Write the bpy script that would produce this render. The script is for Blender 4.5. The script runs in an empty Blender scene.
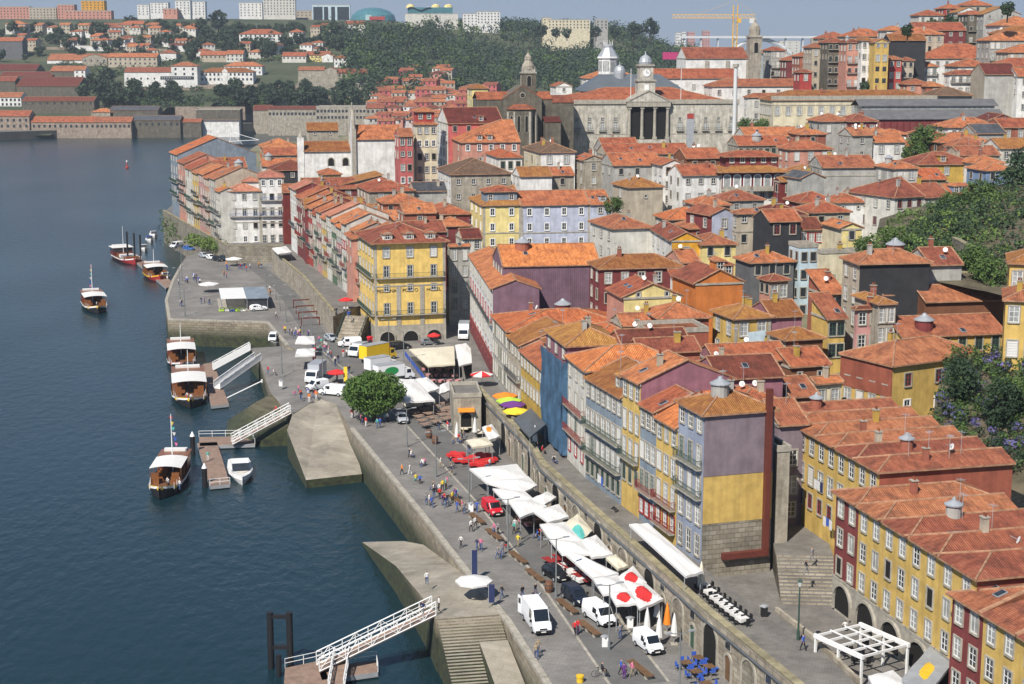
import bpy,bmesh,math,random
from math import sin,cos,tan,radians,pi,sqrt,atan2,hypot
from mathutils import Vector,Matrix
random.seed(7)
SC = bpy.context.scene
COL = SC.collection
# ---------------------------------------------------------------- camera, light, exposure
FPX,CAMZ,PITCH = 1600.0,65.0,math.atan(299/1600.0)
cam = bpy.data.objects.new('camera',bpy.data.cameras.new('camera'))
COL.objects.link(cam)
cam.location = (0,0,CAMZ)
cam.rotation_euler = (pi/2-PITCH,0,0)
cam.data.sensor_width = 36
cam.data.lens = 36*FPX/1024
cam.data.clip_end = 30000
cam.data.clip_start = 1
SC.camera = cam
SUN_EL,SUN_AZ = radians(47),(-0.46,-0.89)      # direction towards the sun (x, y)
world = bpy.data.worlds.new('World');SC.world = world;world.use_nodes = True
wn = world.node_tree.nodes;wl = world.node_tree.links
sky = wn.new('ShaderNodeTexSky');sky.sky_type = 'NISHITA';sky.sun_disc = False
sky.sun_elevation = SUN_EL
sky.sun_rotation = atan2(SUN_AZ[0],SUN_AZ[1])
sky.air_density = 1.0;sky.dust_density = 0.0;sky.ozone_density = 3.0;sky.altitude = 300
wn['Background'].inputs[1].default_value = 0.066
# the lowest degrees of the sky are a flat blue-grey summer haze
wtc = wn.new('ShaderNodeTexCoord');wsp = wn.new('ShaderNodeSeparateXYZ');wmr = wn.new('ShaderNodeMapRange');wmx = wn.new('ShaderNodeMix');wmx.data_type = 'RGBA'
wmr.interpolation_type = 'SMOOTHSTEP';wmr.inputs[1].default_value = .02;wmr.inputs[2].default_value = .3;wmr.inputs[3].default_value = .92;wmr.inputs[4].default_value = 0
wl.new(wtc.outputs['Generated'],wsp.inputs[0]);wl.new(wsp.outputs[2],wmr.inputs[0]);wl.new(wmr.outputs[0],wmx.inputs[0])
wl.new(sky.outputs[0],wmx.inputs[6]);wmx.inputs[7].default_value = (2.4,3.15,4.45,1)
wl.new(wmx.outputs[2],wn['Background'].inputs[0])
sd = bpy.data.lights.new('sun','SUN');sd.energy = 4.0;sd.angle = radians(0.5);sd.color = (1,.94,.85)
sun = bpy.data.objects.new('sun',sd);COL.objects.link(sun)
_l = hypot(*SUN_AZ)
sdir = Vector((SUN_AZ[0]/_l*cos(SUN_EL),SUN_AZ[1]/_l*cos(SUN_EL),sin(SUN_EL)))
sun.rotation_euler = sdir.to_track_quat('Z','Y').to_euler()
SC.view_settings.view_transform = 'Standard';SC.view_settings.look = 'None'
SC.view_settings.exposure = 0.8;SC.view_settings.gamma = 1
SC.cycles.max_bounces = 5;SC.cycles.diffuse_bounces = 2;SC.cycles.glossy_bounces = 2
SC.cycles.transparent_max_bounces = 4;SC.cycles.volume_bounces = 0
SC.cycles.use_denoising = True

# ---------------------------------------------------------------- pixel <-> place
def ray(u,v):
    a = (u-512)/FPX;b = (342-v)/FPX
    return a,cos(PITCH)+b*sin(PITCH),-sin(PITCH)+b*cos(PITCH)
def P(u,v,z):
    a,dy,dz = ray(u,v);t = (z-CAMZ)/dz
    return Vector((a*t,dy*t,z))
def PD(u,v,D):
    a,dy,dz = ray(u,v);t = D/dy
    return Vector((a*t,D,CAMZ+dz*t))
def uat(x,y,z):
    w = y*cos(PITCH)-(z-CAMZ)*sin(PITCH)
    return 512+FPX*x/w
# ---------------------------------------------------------------- materials
MATS = {}
def node_mat(name,col,rough=.8,var=.25,scale=.5,col2=None,bump=0.,streak=0.,metal=0.,spec=.3,bscale=None,uv=False):
    if name in MATS: return MATS[name]
    m = bpy.data.materials.new(name);m.use_nodes = True
    n,l = m.node_tree.nodes,m.node_tree.links
    b = n['Principled BSDF']
    b.inputs['Roughness'].default_value = rough;b.inputs['Metallic'].default_value = metal
    b.inputs['Specular IOR Level'].default_value = spec
    c2 = col2 or tuple(c*(1-var) for c in col)
    g = n.new('ShaderNodeNewGeometry')
    t = n.new('ShaderNodeTexNoise');t.inputs['Scale'].default_value = scale;t.inputs['Detail'].default_value = 6
    t.inputs['Roughness'].default_value = .65
    l.new(g.outputs['Position'],t.inputs['Vector'])
    r = n.new('ShaderNodeValToRGB');e = r.color_ramp.elements
    e[0].position = .36;e[0].color = (*c2,1);e[1].position = .66;e[1].color = (*col,1)
    l.new(t.outputs['Fac'],r.inputs['Fac'])
    out = r.outputs['Color']
    if streak:
        mp = n.new('ShaderNodeMapping');mp.inputs['Scale'].default_value = (1.6,1.6,.16)
        l.new(g.outputs['Position'],mp.inputs['Vector'])
        t2 = n.new('ShaderNodeTexNoise');t2.inputs['Scale'].default_value = 1.0;t2.inputs['Detail'].default_value = 5
        l.new(mp.outputs[0],t2.inputs['Vector'])
        r2 = n.new('ShaderNodeValToRGB');q = r2.color_ramp.elements
        q[0].position = .35;q[0].color = (.45,.42,.38,1);q[1].position = .62;q[1].color = (1,1,1,1)
        l.new(t2.outputs['Fac'],r2.inputs['Fac'])
        mx = n.new('ShaderNodeMix');mx.data_type = 'RGBA';mx.blend_type = 'MULTIPLY'
        mx.inputs[0].default_value = streak
        l.new(out,mx.inputs[6]);l.new(r2.outputs[0],mx.inputs[7]);out = mx.outputs[2]
    l.new(out,b.inputs['Base Color'])
    if bump:
        t3 = n.new('ShaderNodeTexNoise');t3.inputs['Scale'].default_value = bscale or scale*6;t3.inputs['Detail'].default_value = 4
        l.new(g.outputs['Position'],t3.inputs['Vector'])
        bp = n.new('ShaderNodeBump');bp.inputs['Strength'].default_value = bump;bp.inputs['Distance'].default_value = .1
        l.new(t3.outputs['Fac'],bp.inputs['Height']);l.new(bp.outputs[0],b.inputs['Normal'])
    MATS[name] = m
    return m
def srgb(r,g,b):
    f = lambda c: (c/255/12.92) if c/255 <= .04045 else ((c/255+.055)/1.055) ** 2.4
    return f(r),f(g),f(b)
def tile_mat(name,c1,c2,c3):
    if name in MATS: return MATS[name]
    m = bpy.data.materials.new(name);m.use_nodes = True
    n,l = m.node_tree.nodes,m.node_tree.links
    b = n['Principled BSDF'];b.inputs['Roughness'].default_value = .85;b.inputs['Specular IOR Level'].default_value = .2
    uv = n.new('ShaderNodeUVMap');uv.uv_map = 'UVMap'
    g = n.new('ShaderNodeNewGeometry');oi = n.new('ShaderNodeObjectInfo')
    big = n.new('ShaderNodeTexNoise');big.inputs['Scale'].default_value = .5;big.inputs['Detail'].default_value = 8;big.inputs['Roughness'].default_value = .72
    l.new(g.outputs['Position'],big.inputs['Vector'])
    r = n.new('ShaderNodeValToRGB');e = r.color_ramp.elements
    e[0].position = .39;e[0].color = (*c2,1);e[1].position = .53;e[1].color = (*c1,1)
    x = e.new(.72);x.color = (*c3,1)
    l.new(big.outputs['Fac'],r.inputs['Fac'])
    # single tiles: a jittered grid in roof metres
    br = n.new('ShaderNodeTexBrick');br.offset = 0;br.inputs['Scale'].default_value = 1
    br.inputs['Brick Width'].default_value = .24;br.inputs['Row Height'].default_value = .42
    br.inputs['Mortar Size'].default_value = .018;br.inputs['Mortar Smooth'].default_value = .6
    br.inputs['Color1'].default_value = (1,1,1,1);br.inputs['Color2'].default_value = (.72,.66,.62,1);br.inputs['Mortar'].default_value = (.45,.4,.36,1)
    l.new(uv.outputs[0],br.inputs['Vector'])
    mx = n.new('ShaderNodeMix');mx.data_type = 'RGBA';mx.blend_type = 'MULTIPLY';mx.inputs[0].default_value = .9
    l.new(r.outputs[0],mx.inputs[6]);l.new(br.outputs['Color'],mx.inputs[7])
    # dark weathering running down the slope
    mp = n.new('ShaderNodeMapping');mp.inputs['Scale'].default_value = (2.2,.3,1);l.new(uv.outputs[0],mp.inputs['Vector'])
    st = n.new('ShaderNodeTexNoise');st.inputs['Scale'].default_value = 1.0;st.inputs['Detail'].default_value = 6;l.new(mp.outputs[0],st.inputs['Vector'])
    r2 = n.new('ShaderNodeValToRGB');q = r2.color_ramp.elements
    q[0].position = .36;q[0].color = (.52,.47,.42,1);q[1].position = .56;q[1].color = (1,1,1,1)
    l.new(st.outputs['Fac'],r2.inputs['Fac'])
    m2 = n.new('ShaderNodeMix');m2.data_type = 'RGBA';m2.blend_type = 'MULTIPLY';m2.inputs[0].default_value = .5
    l.new(mx.outputs[2],m2.inputs[6]);l.new(r2.outputs[0],m2.inputs[7])
    hs = n.new('ShaderNodeHueSaturation');l.new(m2.outputs[2],hs.inputs['Color'])
    ma = n.new('ShaderNodeMapRange');ma.inputs[3].default_value = .72;ma.inputs[4].default_value = 1.12;l.new(oi.outputs['Random'],ma.inputs[0]);l.new(ma.outputs[0],hs.inputs['Value'])
    mb = n.new('ShaderNodeMapRange');mb.inputs[3].default_value = .488;mb.inputs[4].default_value = .506;l.new(oi.outputs['Random'],mb.inputs[0]);l.new(mb.outputs[0],hs.inputs['Hue'])
    l.new(hs.outputs[0],b.inputs['Base Color'])
    wv = n.new('ShaderNodeTexWave');wv.wave_type = 'BANDS';wv.bands_direction = 'X';wv.inputs['Scale'].default_value = 1/.24/3.2
    l.new(uv.outputs[0],wv.inputs['Vector'])
    bp = n.new('ShaderNodeBump');bp.inputs['Strength'].default_value = .8;bp.inputs['Distance'].default_value = .08
    l.new(wv.outputs['Fac'],bp.inputs['Height']);l.new(bp.outputs[0],b.inputs['Normal'])
    MATS[name] = m
    return m
TILE = {
 'orange': tile_mat('tile_orange',(.53,.185,.08),(.30,.115,.065),(.58,.27,.15)),
 'bright': tile_mat('tile_bright',(.64,.215,.075),(.44,.15,.065),(.66,.29,.13)),
 'rust': tile_mat('tile_rust',(.42,.155,.08),(.24,.095,.058),(.46,.22,.12)),
 'lichen': tile_mat('tile_lichen',(.42,.20,.06),(.30,.13,.05),(.46,.26,.09)),
 'brown': tile_mat('tile_brown',(.17,.11,.075),(.12,.075,.05),(.22,.15,.10)),
 'pink': tile_mat('tile_pink',(.52,.21,.15),(.42,.16,.11),(.58,.28,.20)),
 'dark': tile_mat('tile_dark',(.20,.06,.04),(.13,.045,.032),(.26,.085,.055)),
 'slate': tile_mat('tile_slate',(.10,.11,.13),(.07,.08,.09),(.15,.16,.18)),
}
WALLC = {'white': (.74,.73,.70),'offwhite': (.62,.60,.54),'cream': (.66,.59,.42),'gold': (.80,.56,.17),'tileblue': (.29,.33,.42),'yellow': (.60,.41,.12),'paleyellow': (.76,.63,.27),
 'ochre': (.50,.33,.07),'amber': (.66,.33,.03),'orange': (.58,.19,.045),'maroon': (.20,.045,.045),'red': (.40,.06,.05),'darkred': (.16,.025,.02),
 'pinkred': (.50,.13,.12),'salmon': (.56,.27,.20),'pink': (.52,.27,.25),'lilac': (.48,.51,.62),'purple': (.19,.115,.155),'mauve': (.23,.18,.205),
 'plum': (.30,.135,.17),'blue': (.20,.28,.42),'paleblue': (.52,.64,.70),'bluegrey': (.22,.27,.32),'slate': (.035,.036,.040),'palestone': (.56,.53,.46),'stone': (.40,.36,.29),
 'darkstone': (.15,.135,.105),'grey': (.40,.39,.36),'beige': (.46,.40,.31),'brick': (.34,.12,.075),'brown': (.20,.085,.045),'rustred': (.30,.09,.055),
 'green': (.10,.16,.10),'warehouse': (.36,.29,.23),'darkgrey': (.13,.13,.135),'rose': (.55,.30,.20)}
def wall_mat(c):
    col = WALLC[c]
    if c in ('stone','darkstone','warehouse','palestone'):
        return node_mat('wall_'+c,col,.9,.42,.55,bump=.5,bscale=2.5,streak=.5)
    return node_mat('wall_'+c,col,.85,.3,.5,streak=.06 if c in ('slate','darkgrey') else .28,bump=.15)
for _c in WALLC: wall_mat(_c)
M = lambda n: MATS[n]
node_mat('granite',(.40,.37,.31),.9,.3,1.2,streak=.35)
node_mat('trim_white',(.72,.71,.68),.6,.1,1)
node_mat('sash',(.70,.70,.68),.5,.06,1)
node_mat('sash_red',(.28,.04,.035),.5,.1,1)
node_mat('sash_green',(.04,.09,.06),.5,.1,1)
node_mat('glass',(.035,.042,.05),.12,.5,.5,spec=.6)
node_mat('curtain',(.36,.37,.36),.3,.5,1.0,spec=.6)
node_mat('shutter',(.60,.59,.56),.6,.12,1)
node_mat('iron_green',(.035,.07,.055),.6,.2,1)
node_mat('iron_red',(.22,.035,.03),.6,.2,1)
node_mat('iron_blue',(.06,.12,.34),.6,.2,1)
node_mat('iron',(.06,.065,.07),.5,.2,1)
node_mat('mortar',(.40,.22,.13),.9,.5,1.5)
node_mat('zinc',(.38,.40,.42),.5,.2,1,metal=.3)
node_mat('white_paint',(.70,.70,.69),.45,.06,.8)
node_mat('painted_void',(.012,.011,.010),.9,.2,1)  # near-black: flat faces wearing it carry an opening's inner shade as colour
node_mat('black',(.018,.018,.02),.5,.2,1)
node_mat('wood',(.16,.09,.045),.7,.35,1.5)
node_mat('bark',(.09,.065,.045),.9,.4,2)
# ---------------------------------------------------------------- mesh helper
class MB:
    def __init__(s): s.v = [];s.f = [];s.m = [];s.uv = {};s.mats = []
    def mi(s,mat):
        if isinstance(mat,str): mat = MATS[mat]
        for i,a in enumerate(s.mats):
            if a is mat: return i
        s.mats.append(mat);return len(s.mats)-1
    def face(s,pts,mat,uv=None):
        i = len(s.v);s.v += [tuple(p) for p in pts]
        s.f.append(tuple(range(i,i+len(pts))));s.m.append(s.mi(mat))
        if uv: s.uv[len(s.f)-1] = uv
    def box(s,x0,y0,z0,x1,y1,z1,mat,rz=0,o=(0,0,0),skip=''):
        c,q = cos(rz),sin(rz)
        T = lambda x,y,z: (o[0]+x*c-y*q,o[1]+x*q+y*c,o[2]+z)
        p = [T(x,y,z) for z in (z0,z1) for (x,y) in ((x0,y0),(x1,y0),(x1,y1),(x0,y1))]
        i = len(s.v);s.v += p;k = s.mi(mat)
        for nm,q4 in (('b',(3,2,1,0)),('t',(4,5,6,7)),('f',(0,1,5,4)),('r',(1,2,6,5)),('k',(2,3,7,6)),('l',(3,0,4,7))):
            if nm in skip: continue
            s.f.append(tuple(i+j for j in q4));s.m.append(k)
    def cyl(s,p0,p1,r0,mat,r1=None,n=8,caps=True):
        r1 = r0 if r1 is None else r1
        p0 = Vector(p0);p1 = Vector(p1);d = (p1-p0)
        if d.length < 1e-6: return
        d.normalize()
        a = d.orthogonal().normalized();b = d.cross(a)
        i = len(s.v);k = s.mi(mat)
        for p,r in ((p0,r0),(p1,r1)):
            for j in range(n):
                t = 2*pi*j/n;s.v.append(tuple(p+a*(r*cos(t))+b*(r*sin(t))))
        for j in range(n):
            s.f.append((i+j,i+(j+1) % n,i+n+(j+1) % n,i+n+j));s.m.append(k)
        if caps:
            s.f.append(tuple(i+j for j in reversed(range(n))));s.m.append(k)
            s.f.append(tuple(i+n+j for j in range(n)));s.m.append(k)
    def tube(s,pts,r,mat,n=6):
        for a,b in zip(pts,pts[1:]): s.cyl(a,b,r,mat,n=n)
    def lathe(s,prof,mat,n=12,o=(0,0,0)):
        i = len(s.v);k = s.mi(mat)
        for r,z in prof:
            for j in range(n):
                t = 2*pi*j/n;s.v.append((o[0]+r*cos(t),o[1]+r*sin(t),o[2]+z))
        for a in range(len(prof)-1):
            for j in range(n):
                j2 = (j+1) % n
                s.f.append((i+a*n+j,i+a*n+j2,i+(a+1)*n+j2,i+(a+1)*n+j));s.m.append(k)
        a = len(prof)-1
        if prof[a][0] > 1e-3: s.f.append(tuple(i+a*n+j for j in range(n)));s.m.append(k)
    def prism(s,poly,z0,z1,mat,side=None,zt=None):
        """poly: ccw list of (x,y); zt optional per-vertex top z."""
        n = len(poly);k = s.mi(mat);ks = s.mi(side or mat);i = len(s.v)
        for x,y in poly: s.v.append((x,y,z0))
        for j,(x,y) in enumerate(poly): s.v.append((x,y,zt[j] if zt else z1))
        s.f.append(tuple(i+n+j for j in range(n)));s.m.append(k)
        for j in range(n):
            s.f.append((i+j,i+(j+1) % n,i+n+(j+1) % n,i+n+j));s.m.append(ks)
    def slab(s,pts,th,mat,uvs=None,under=None):
        """a sloping panel with thickness th downwards"""
        n = len(pts);lo = [(p[0],p[1],p[2]-th) for p in pts]
        s.face(pts,mat,uvs);s.face(list(reversed(lo)),under or mat)
        for j in range(n):
            s.face([pts[(j+1) % n],pts[j],lo[j],lo[(j+1) % n]],under or mat)
    def mesh(s,name,smooth=False):
        me = bpy.data.meshes.new(name)
        me.from_pydata(s.v,[],s.f)
        for m in s.mats: me.materials.append(m)
        me.polygons.foreach_set('material_index',s.m)
        if s.uv:
            ul = me.uv_layers.new(name='UVMap')
            for fi,uv in s.uv.items():
                p = me.polygons[fi]
                for k,li in enumerate(p.loop_indices): ul.data[li].uv = uv[k]
        if smooth: me.polygons.foreach_set('use_smooth',[True]*len(me.polygons))
        me.update()
        return me
    def build(s,name,parent=None,loc=(0,0,0),rz=0,smooth=False):
        return obj(name,s.mesh(name,smooth),parent,loc,rz)
def obj(name,me,parent=None,loc=(0,0,0),rz=0):
    o = bpy.data.objects.new(name,me);COL.objects.link(o)
    o.location = loc;o.rotation_euler = (0,0,rz)
    if parent is not None: o.parent = parent
    return o
def tag(o,label,cat,group=None,kind=None):
    if label: o['label'] = label
    if cat: o['category'] = cat
    if group: o['group'] = group
    if kind: o['kind'] = kind
    return o
def thing(name,label,cat,loc=(0,0,0),rz=0,group=None):
    o = bpy.data.objects.new(name,None);COL.objects.link(o);o.empty_display_size = .3
    o.location = loc;o.rotation_euler = (0,0,rz)
    return tag(o,label,cat,group)
def copy_thing(root,loc,rz,label=None,group=None,scale=None):
    r = root.copy();COL.objects.link(r);r.location = loc;r.rotation_euler = (0,0,rz)
    if label: r['label'] = label
    if group: r['group'] = group
    if scale: r.scale = (scale,scale,scale)
    for ch in list(root.children):
        c = ch.copy();COL.objects.link(c);c.parent = r
        for g in list(ch.children):
            d = g.copy();COL.objects.link(d);d.parent = c
    return r
def structure(mb,name):
    return tag(mb.build(name),None,None,None,'structure')
# ================================================================ SETTING
ZQ,ZS,ZW = 4.0,8.2,-2.0
def ccw(p):
    a = sum(p[i][0]*p[(i+1) % len(p)][1]-p[(i+1) % len(p)][0]*p[i][1] for i in range(len(p)))
    return a > 0
def pxy(pts,z): return [tuple(P(u,v,z))[:2] for u,v in pts]
def block(name,pts,z0,z1,top,side,zt=None,extra=None):
    p = list(pts)
    if not ccw(p):
        p.reverse()
        if zt: zt = list(reversed(zt))
    b = MB();b.prism(p,z0,z1,top,side,zt)
    return structure(b,name)
# --- ground materials
def paving(name,c1,c2,scale,bw=.9,rh=.45,rot=0.25):
    m = bpy.data.materials.new(name);m.use_nodes = True;n,l = m.node_tree.nodes,m.node_tree.links
    b = n['Principled BSDF'];b.inputs['Roughness'].default_value = .85;b.inputs['Specular IOR Level'].default_value = .25
    g = n.new('ShaderNodeNewGeometry');mp = n.new('ShaderNodeMapping');mp.inputs['Rotation'].default_value = (0,0,rot)
    l.new(g.outputs['Position'],mp.inputs['Vector'])
    br = n.new('ShaderNodeTexBrick');br.inputs['Scale'].default_value = 1;br.inputs['Brick Width'].default_value = bw;br.inputs['Row Height'].default_value = rh
    br.inputs['Mortar Size'].default_value = .02;br.inputs['Color1'].default_value = (1,1,1,1);br.inputs['Color2'].default_value = (.78,.77,.75,1);br.inputs['Mortar'].default_value = (.5,.48,.46,1)
    l.new(mp.outputs[0],br.inputs['Vector'])
    t = n.new('ShaderNodeTexNoise');t.inputs['Scale'].default_value = scale;t.inputs['Detail'].default_value = 8;t.inputs['Roughness'].default_value = .7
    l.new(g.outputs['Position'],t.inputs['Vector'])
    r = n.new('ShaderNodeValToRGB');e = r.color_ramp.elements
    e[0].position = .35;e[0].color = (*c2,1);e[1].position = .65;e[1].color = (*c1,1);l.new(t.outputs[0],r.inputs[0])
    mx = n.new('ShaderNodeMix');mx.data_type = 'RGBA';mx.blend_type = 'MULTIPLY';mx.inputs[0].default_value = .7
    l.new(r.outputs[0],mx.inputs[6]);l.new(br.outputs[0],mx.inputs[7]);l.new(mx.outputs[2],b.inputs['Base Color'])
    MATS[name] = m;return m
paving('quay_paving',(.235,.222,.205),(.145,.137,.128),.16)
paving('street_paving',(.21,.198,.18),(.13,.123,.114),.3,.6,.3)
paving('road_setts',(.17,.166,.158),(.125,.122,.118),.25,.3,.15)
paving('sand_stone',(.36,.325,.265),(.20,.18,.145),.18,2.2,1.1)
def stone_wall_mat(name,c1,c2,algae=True,zlo=-1.0,zhi=1.6):
    m = bpy.data.materials.new(name);m.use_nodes = True;n,l = m.node_tree.nodes,m.node_tree.links
    b = n['Principled BSDF'];b.inputs['Roughness'].default_value = .9
    g = n.new('ShaderNodeNewGeometry');sep = n.new('ShaderNodeSeparateXYZ');l.new(g.outputs['Position'],sep.inputs[0])
    add = n.new('ShaderNodeMath');l.new(sep.outputs[0],add.inputs[0]);l.new(sep.outputs[1],add.inputs[1])
    cb = n.new('ShaderNodeCombineXYZ');l.new(add.outputs[0],cb.inputs[0]);l.new(sep.outputs[2],cb.inputs[1])
    br = n.new('ShaderNodeTexBrick');br.inputs['Scale'].default_value = 1;br.inputs['Brick Width'].default_value = 1.1;br.inputs['Row Height'].default_value = .55;br.inputs['Mortar Size'].default_value = .035
    br.inputs['Color1'].default_value = (1,1,1,1);br.inputs['Color2'].default_value = (.66,.63,.58,1);br.inputs['Mortar'].default_value = (.35,.33,.3,1)
    l.new(cb.outputs[0],br.inputs['Vector'])
    t = n.new('ShaderNodeTexNoise');t.inputs['Scale'].default_value = .45;t.inputs['Detail'].default_value = 8;t.inputs['Roughness'].default_value = .7;l.new(g.outputs['Position'],t.inputs['Vector'])
    r = n.new('ShaderNodeValToRGB');e = r.color_ramp.elements
    e[0].position = .36;e[0].color = (*c2,1);e[1].position = .64;e[1].color = (*c1,1);l.new(t.outputs[0],r.inputs[0])
    mx = n.new('ShaderNodeMix');mx.data_type = 'RGBA';mx.blend_type = 'MULTIPLY';mx.inputs[0].default_value = .8
    l.new(r.outputs[0],mx.inputs[6]);l.new(br.outputs[0],mx.inputs[7]);out = mx.outputs[2]
    if algae:   # the tide line: weed grows on the stone below it, its edge broken up
        ad = n.new('ShaderNodeMath');ad.operation = 'MULTIPLY_ADD';ad.inputs[1].default_value =-3.2;l.new(t.outputs[0],ad.inputs[0]);l.new(sep.outputs[2],ad.inputs[2])
        mr = n.new('ShaderNodeMapRange');mr.inputs[1].default_value = zlo-1.6;mr.inputs[2].default_value = zhi-1.6;mr.inputs[3].default_value = 1;mr.inputs[4].default_value = 0
        l.new(ad.outputs[0],mr.inputs[0])
        t5 = n.new('ShaderNodeTexNoise');t5.inputs['Scale'].default_value = 1.2;t5.inputs['Detail'].default_value = 4;l.new(g.outputs['Position'],t5.inputs['Vector'])
        r5 = n.new('ShaderNodeValToRGB');e5 = r5.color_ramp.elements;e5[0].position = .35;e5[0].color = (.018,.02,.012,1);e5[1].position = .7;e5[1].color = (.05,.062,.022,1);l.new(t5.outputs[0],r5.inputs[0])
        m2 = n.new('ShaderNodeMix');m2.data_type = 'RGBA';l.new(mr.outputs[0],m2.inputs[0]);l.new(out,m2.inputs[6]);l.new(r5.outputs[0],m2.inputs[7]);out = m2.outputs[2]
    l.new(out,b.inputs['Base Color'])
    bp = n.new('ShaderNodeBump');bp.inputs['Strength'].default_value = .6;bp.inputs['Distance'].default_value = .12;l.new(br.outputs['Fac'],bp.inputs['Height']);bp.invert = True;l.new(bp.outputs[0],b.inputs['Normal'])
    MATS[name] = m;return m
stone_wall_mat('quay_wall',(.36,.31,.23),(.18,.155,.12),True,.1,2.9)
stone_wall_mat('ashlar',(.42,.37,.29),(.24,.21,.165),False)
stone_wall_mat('slip_wall',(.40,.34,.25),(.22,.18,.13),True,1.6,4.0)
stone_wall_mat('wet_stone',(.20,.165,.11),(.10,.085,.05),True,.3,3.6)
stone_wall_mat('rubble',(.30,.27,.215),(.15,.135,.105),False)
# --- water
def water_mat():
    m = bpy.data.materials.new('river_water');m.use_nodes = True;n,l = m.node_tree.nodes,m.node_tree.links
    b = n['Principled BSDF'];b.inputs['Base Color'].default_value = (.006,.022,.029,1);b.inputs['Roughness'].default_value = .2;b.inputs['IOR'].default_value = 1.333
    b.inputs['Specular IOR Level'].default_value = .36
    g = n.new('ShaderNodeNewGeometry');mp = n.new('ShaderNodeMapping');mp.inputs['Scale'].default_value = (1,.55,1);mp.inputs['Rotation'].default_value = (0,0,.2);l.new(g.outputs['Position'],mp.inputs['Vector'])
    a = n.new('ShaderNodeTexNoise');a.inputs['Scale'].default_value = .55;a.inputs['Detail'].default_value = 5;a.inputs['Roughness'].default_value = .6;l.new(mp.outputs[0],a.inputs['Vector'])
    c = n.new('ShaderNodeTexNoise');c.inputs['Scale'].default_value = .018;c.inputs['Detail'].default_value = 4;l.new(mp.outputs[0],c.inputs['Vector'])
    mr = n.new('ShaderNodeMapRange');mr.inputs[1].default_value = .35;mr.inputs[2].default_value = .65;mr.inputs[3].default_value = .35;mr.inputs[4].default_value = 1;l.new(c.outputs[0],mr.inputs[0])
    bp = n.new('ShaderNodeBump');bp.inputs['Distance'].default_value = .42;l.new(mr.outputs[0],bp.inputs['Strength']);l.new(a.outputs[0],bp.inputs['Height']);l.new(bp.outputs[0],b.inputs['Normal'])
    MATS['river_water'] = m
water_mat()
b = MB();b.face([(-3000,-200,ZW),(1200,-200,ZW),(1200,2600,ZW),(-3000,2600,ZW)],'river_water')
structure(b,'river_water')
b = MB();b.face([(-14000,-500,-6),(14000,-500,-6),(14000,16000,-6),(-14000,16000,-6)],node_mat('riverbed',(.05,.055,.04),.9))
structure(b,'ground')

# --- the quay, pier, dock, ramps
edge = pxy([(620,800),(545,684),(505,620),(469,577),(425,520),(350,428),(336,404),(318,398)],ZQ)
quay = edge+pxy([(300,352)],ZQ)+pxy([(286,345),(266,322),(168,319)],ZQ)+pxy([(165,300),(172,280),(181,264),(186,257),(200,252)],ZQ)+[(-70,480),(60,480),(60,90)]
block('quay',quay,-4,ZQ,'quay_paving','quay_wall')
# lower dock by the gangways, sloping up to the square
dk = [((250,348),2.6),((260,360),2.6),((268,386),2.8),((271,393),2.9),((289,413),3.4),((293,414),3.6),((318,398),3.99),((300,352),3.98),((286,346),3.0)]
pts = [tuple(P(u,v,z)) for (u,v),z in dk]
block('dock',[p[:2] for p in pts],-4,0,'quay_paving','quay_wall',[p[2] for p in pts])
def ramp(name,spec,top,side,z0=-4):
    pts = [tuple(P(u,v,z)) for (u,v),z in spec]
    return block(name,[p[:2] for p in pts],z0,0,top,side,[p[2] for p in pts])
ramp('mossy_slip',[((271,394),2.85),((290,413),3.3),((288,425),1.6),((262,441),-1.0),((225,440),-2.3),((228,420),-1.6),((256,402),2.4)],'wet_stone','wet_stone')
ramp('sandy_slip',[((293,413),3.6),((318,398),3.97),((336,404),3.96),((350,428),2.4),((362,474),-.7),((306,480),-.7),((287,430),2.6)],'sand_stone','slip_wall')
ramp('stone_slip',[((362,542),-1.7),((404,541),-.7),((425,545),.4),((469,577),3.8),((502,614),3.97),((436,619),3.97),((428,604),3.6),((396,566),1.6)],'sand_stone','slip_wall')
# the steps down to the water
A,Bq = P(437,619,3.95),P(500,615,3.95)
dd = (P(499,616,4)-P(545,690,4));dd.z = 0;dd =-dd.normalized();side_v = (Bq-A);side_v.z = 0
b = MB()
for k in range(22):
    z = 3.8-.19*k;p0 = A+dd*(.42*k);p1 = Bq+dd*(.42*k)
    q1 = p1+dd*.43;q0 = p0+dd*.43
    poly = [tuple(p0)[:2],tuple(p1)[:2],tuple(q1)[:2],tuple(q0)[:2]]
    if not ccw(poly): poly.reverse()
    b.prism(poly,-4,z,'sand_stone','slip_wall')
structure(b,'landing_steps')
p0 = A+dd*9+side_v*.58;p1 = Bq+dd*4.2;
pl = [tuple(A+dd*4+side_v*.55)[:2],tuple(Bq+dd*4-side_v.normalized()*.05)[:2],tuple(Bq+dd*24-side_v.normalized()*.05)[:2],tuple(A+dd*24+side_v*.55)[:2]]
if not ccw(pl): pl.reverse();zt = [-1.5,-1.5,2.6,2.6]
else: zt = [2.6,2.6,-1.5,-1.5]
b = MB();b.prism(pl,-4,0,'sand_stone','slip_wall',zt);structure(b,'side_slip')
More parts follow.
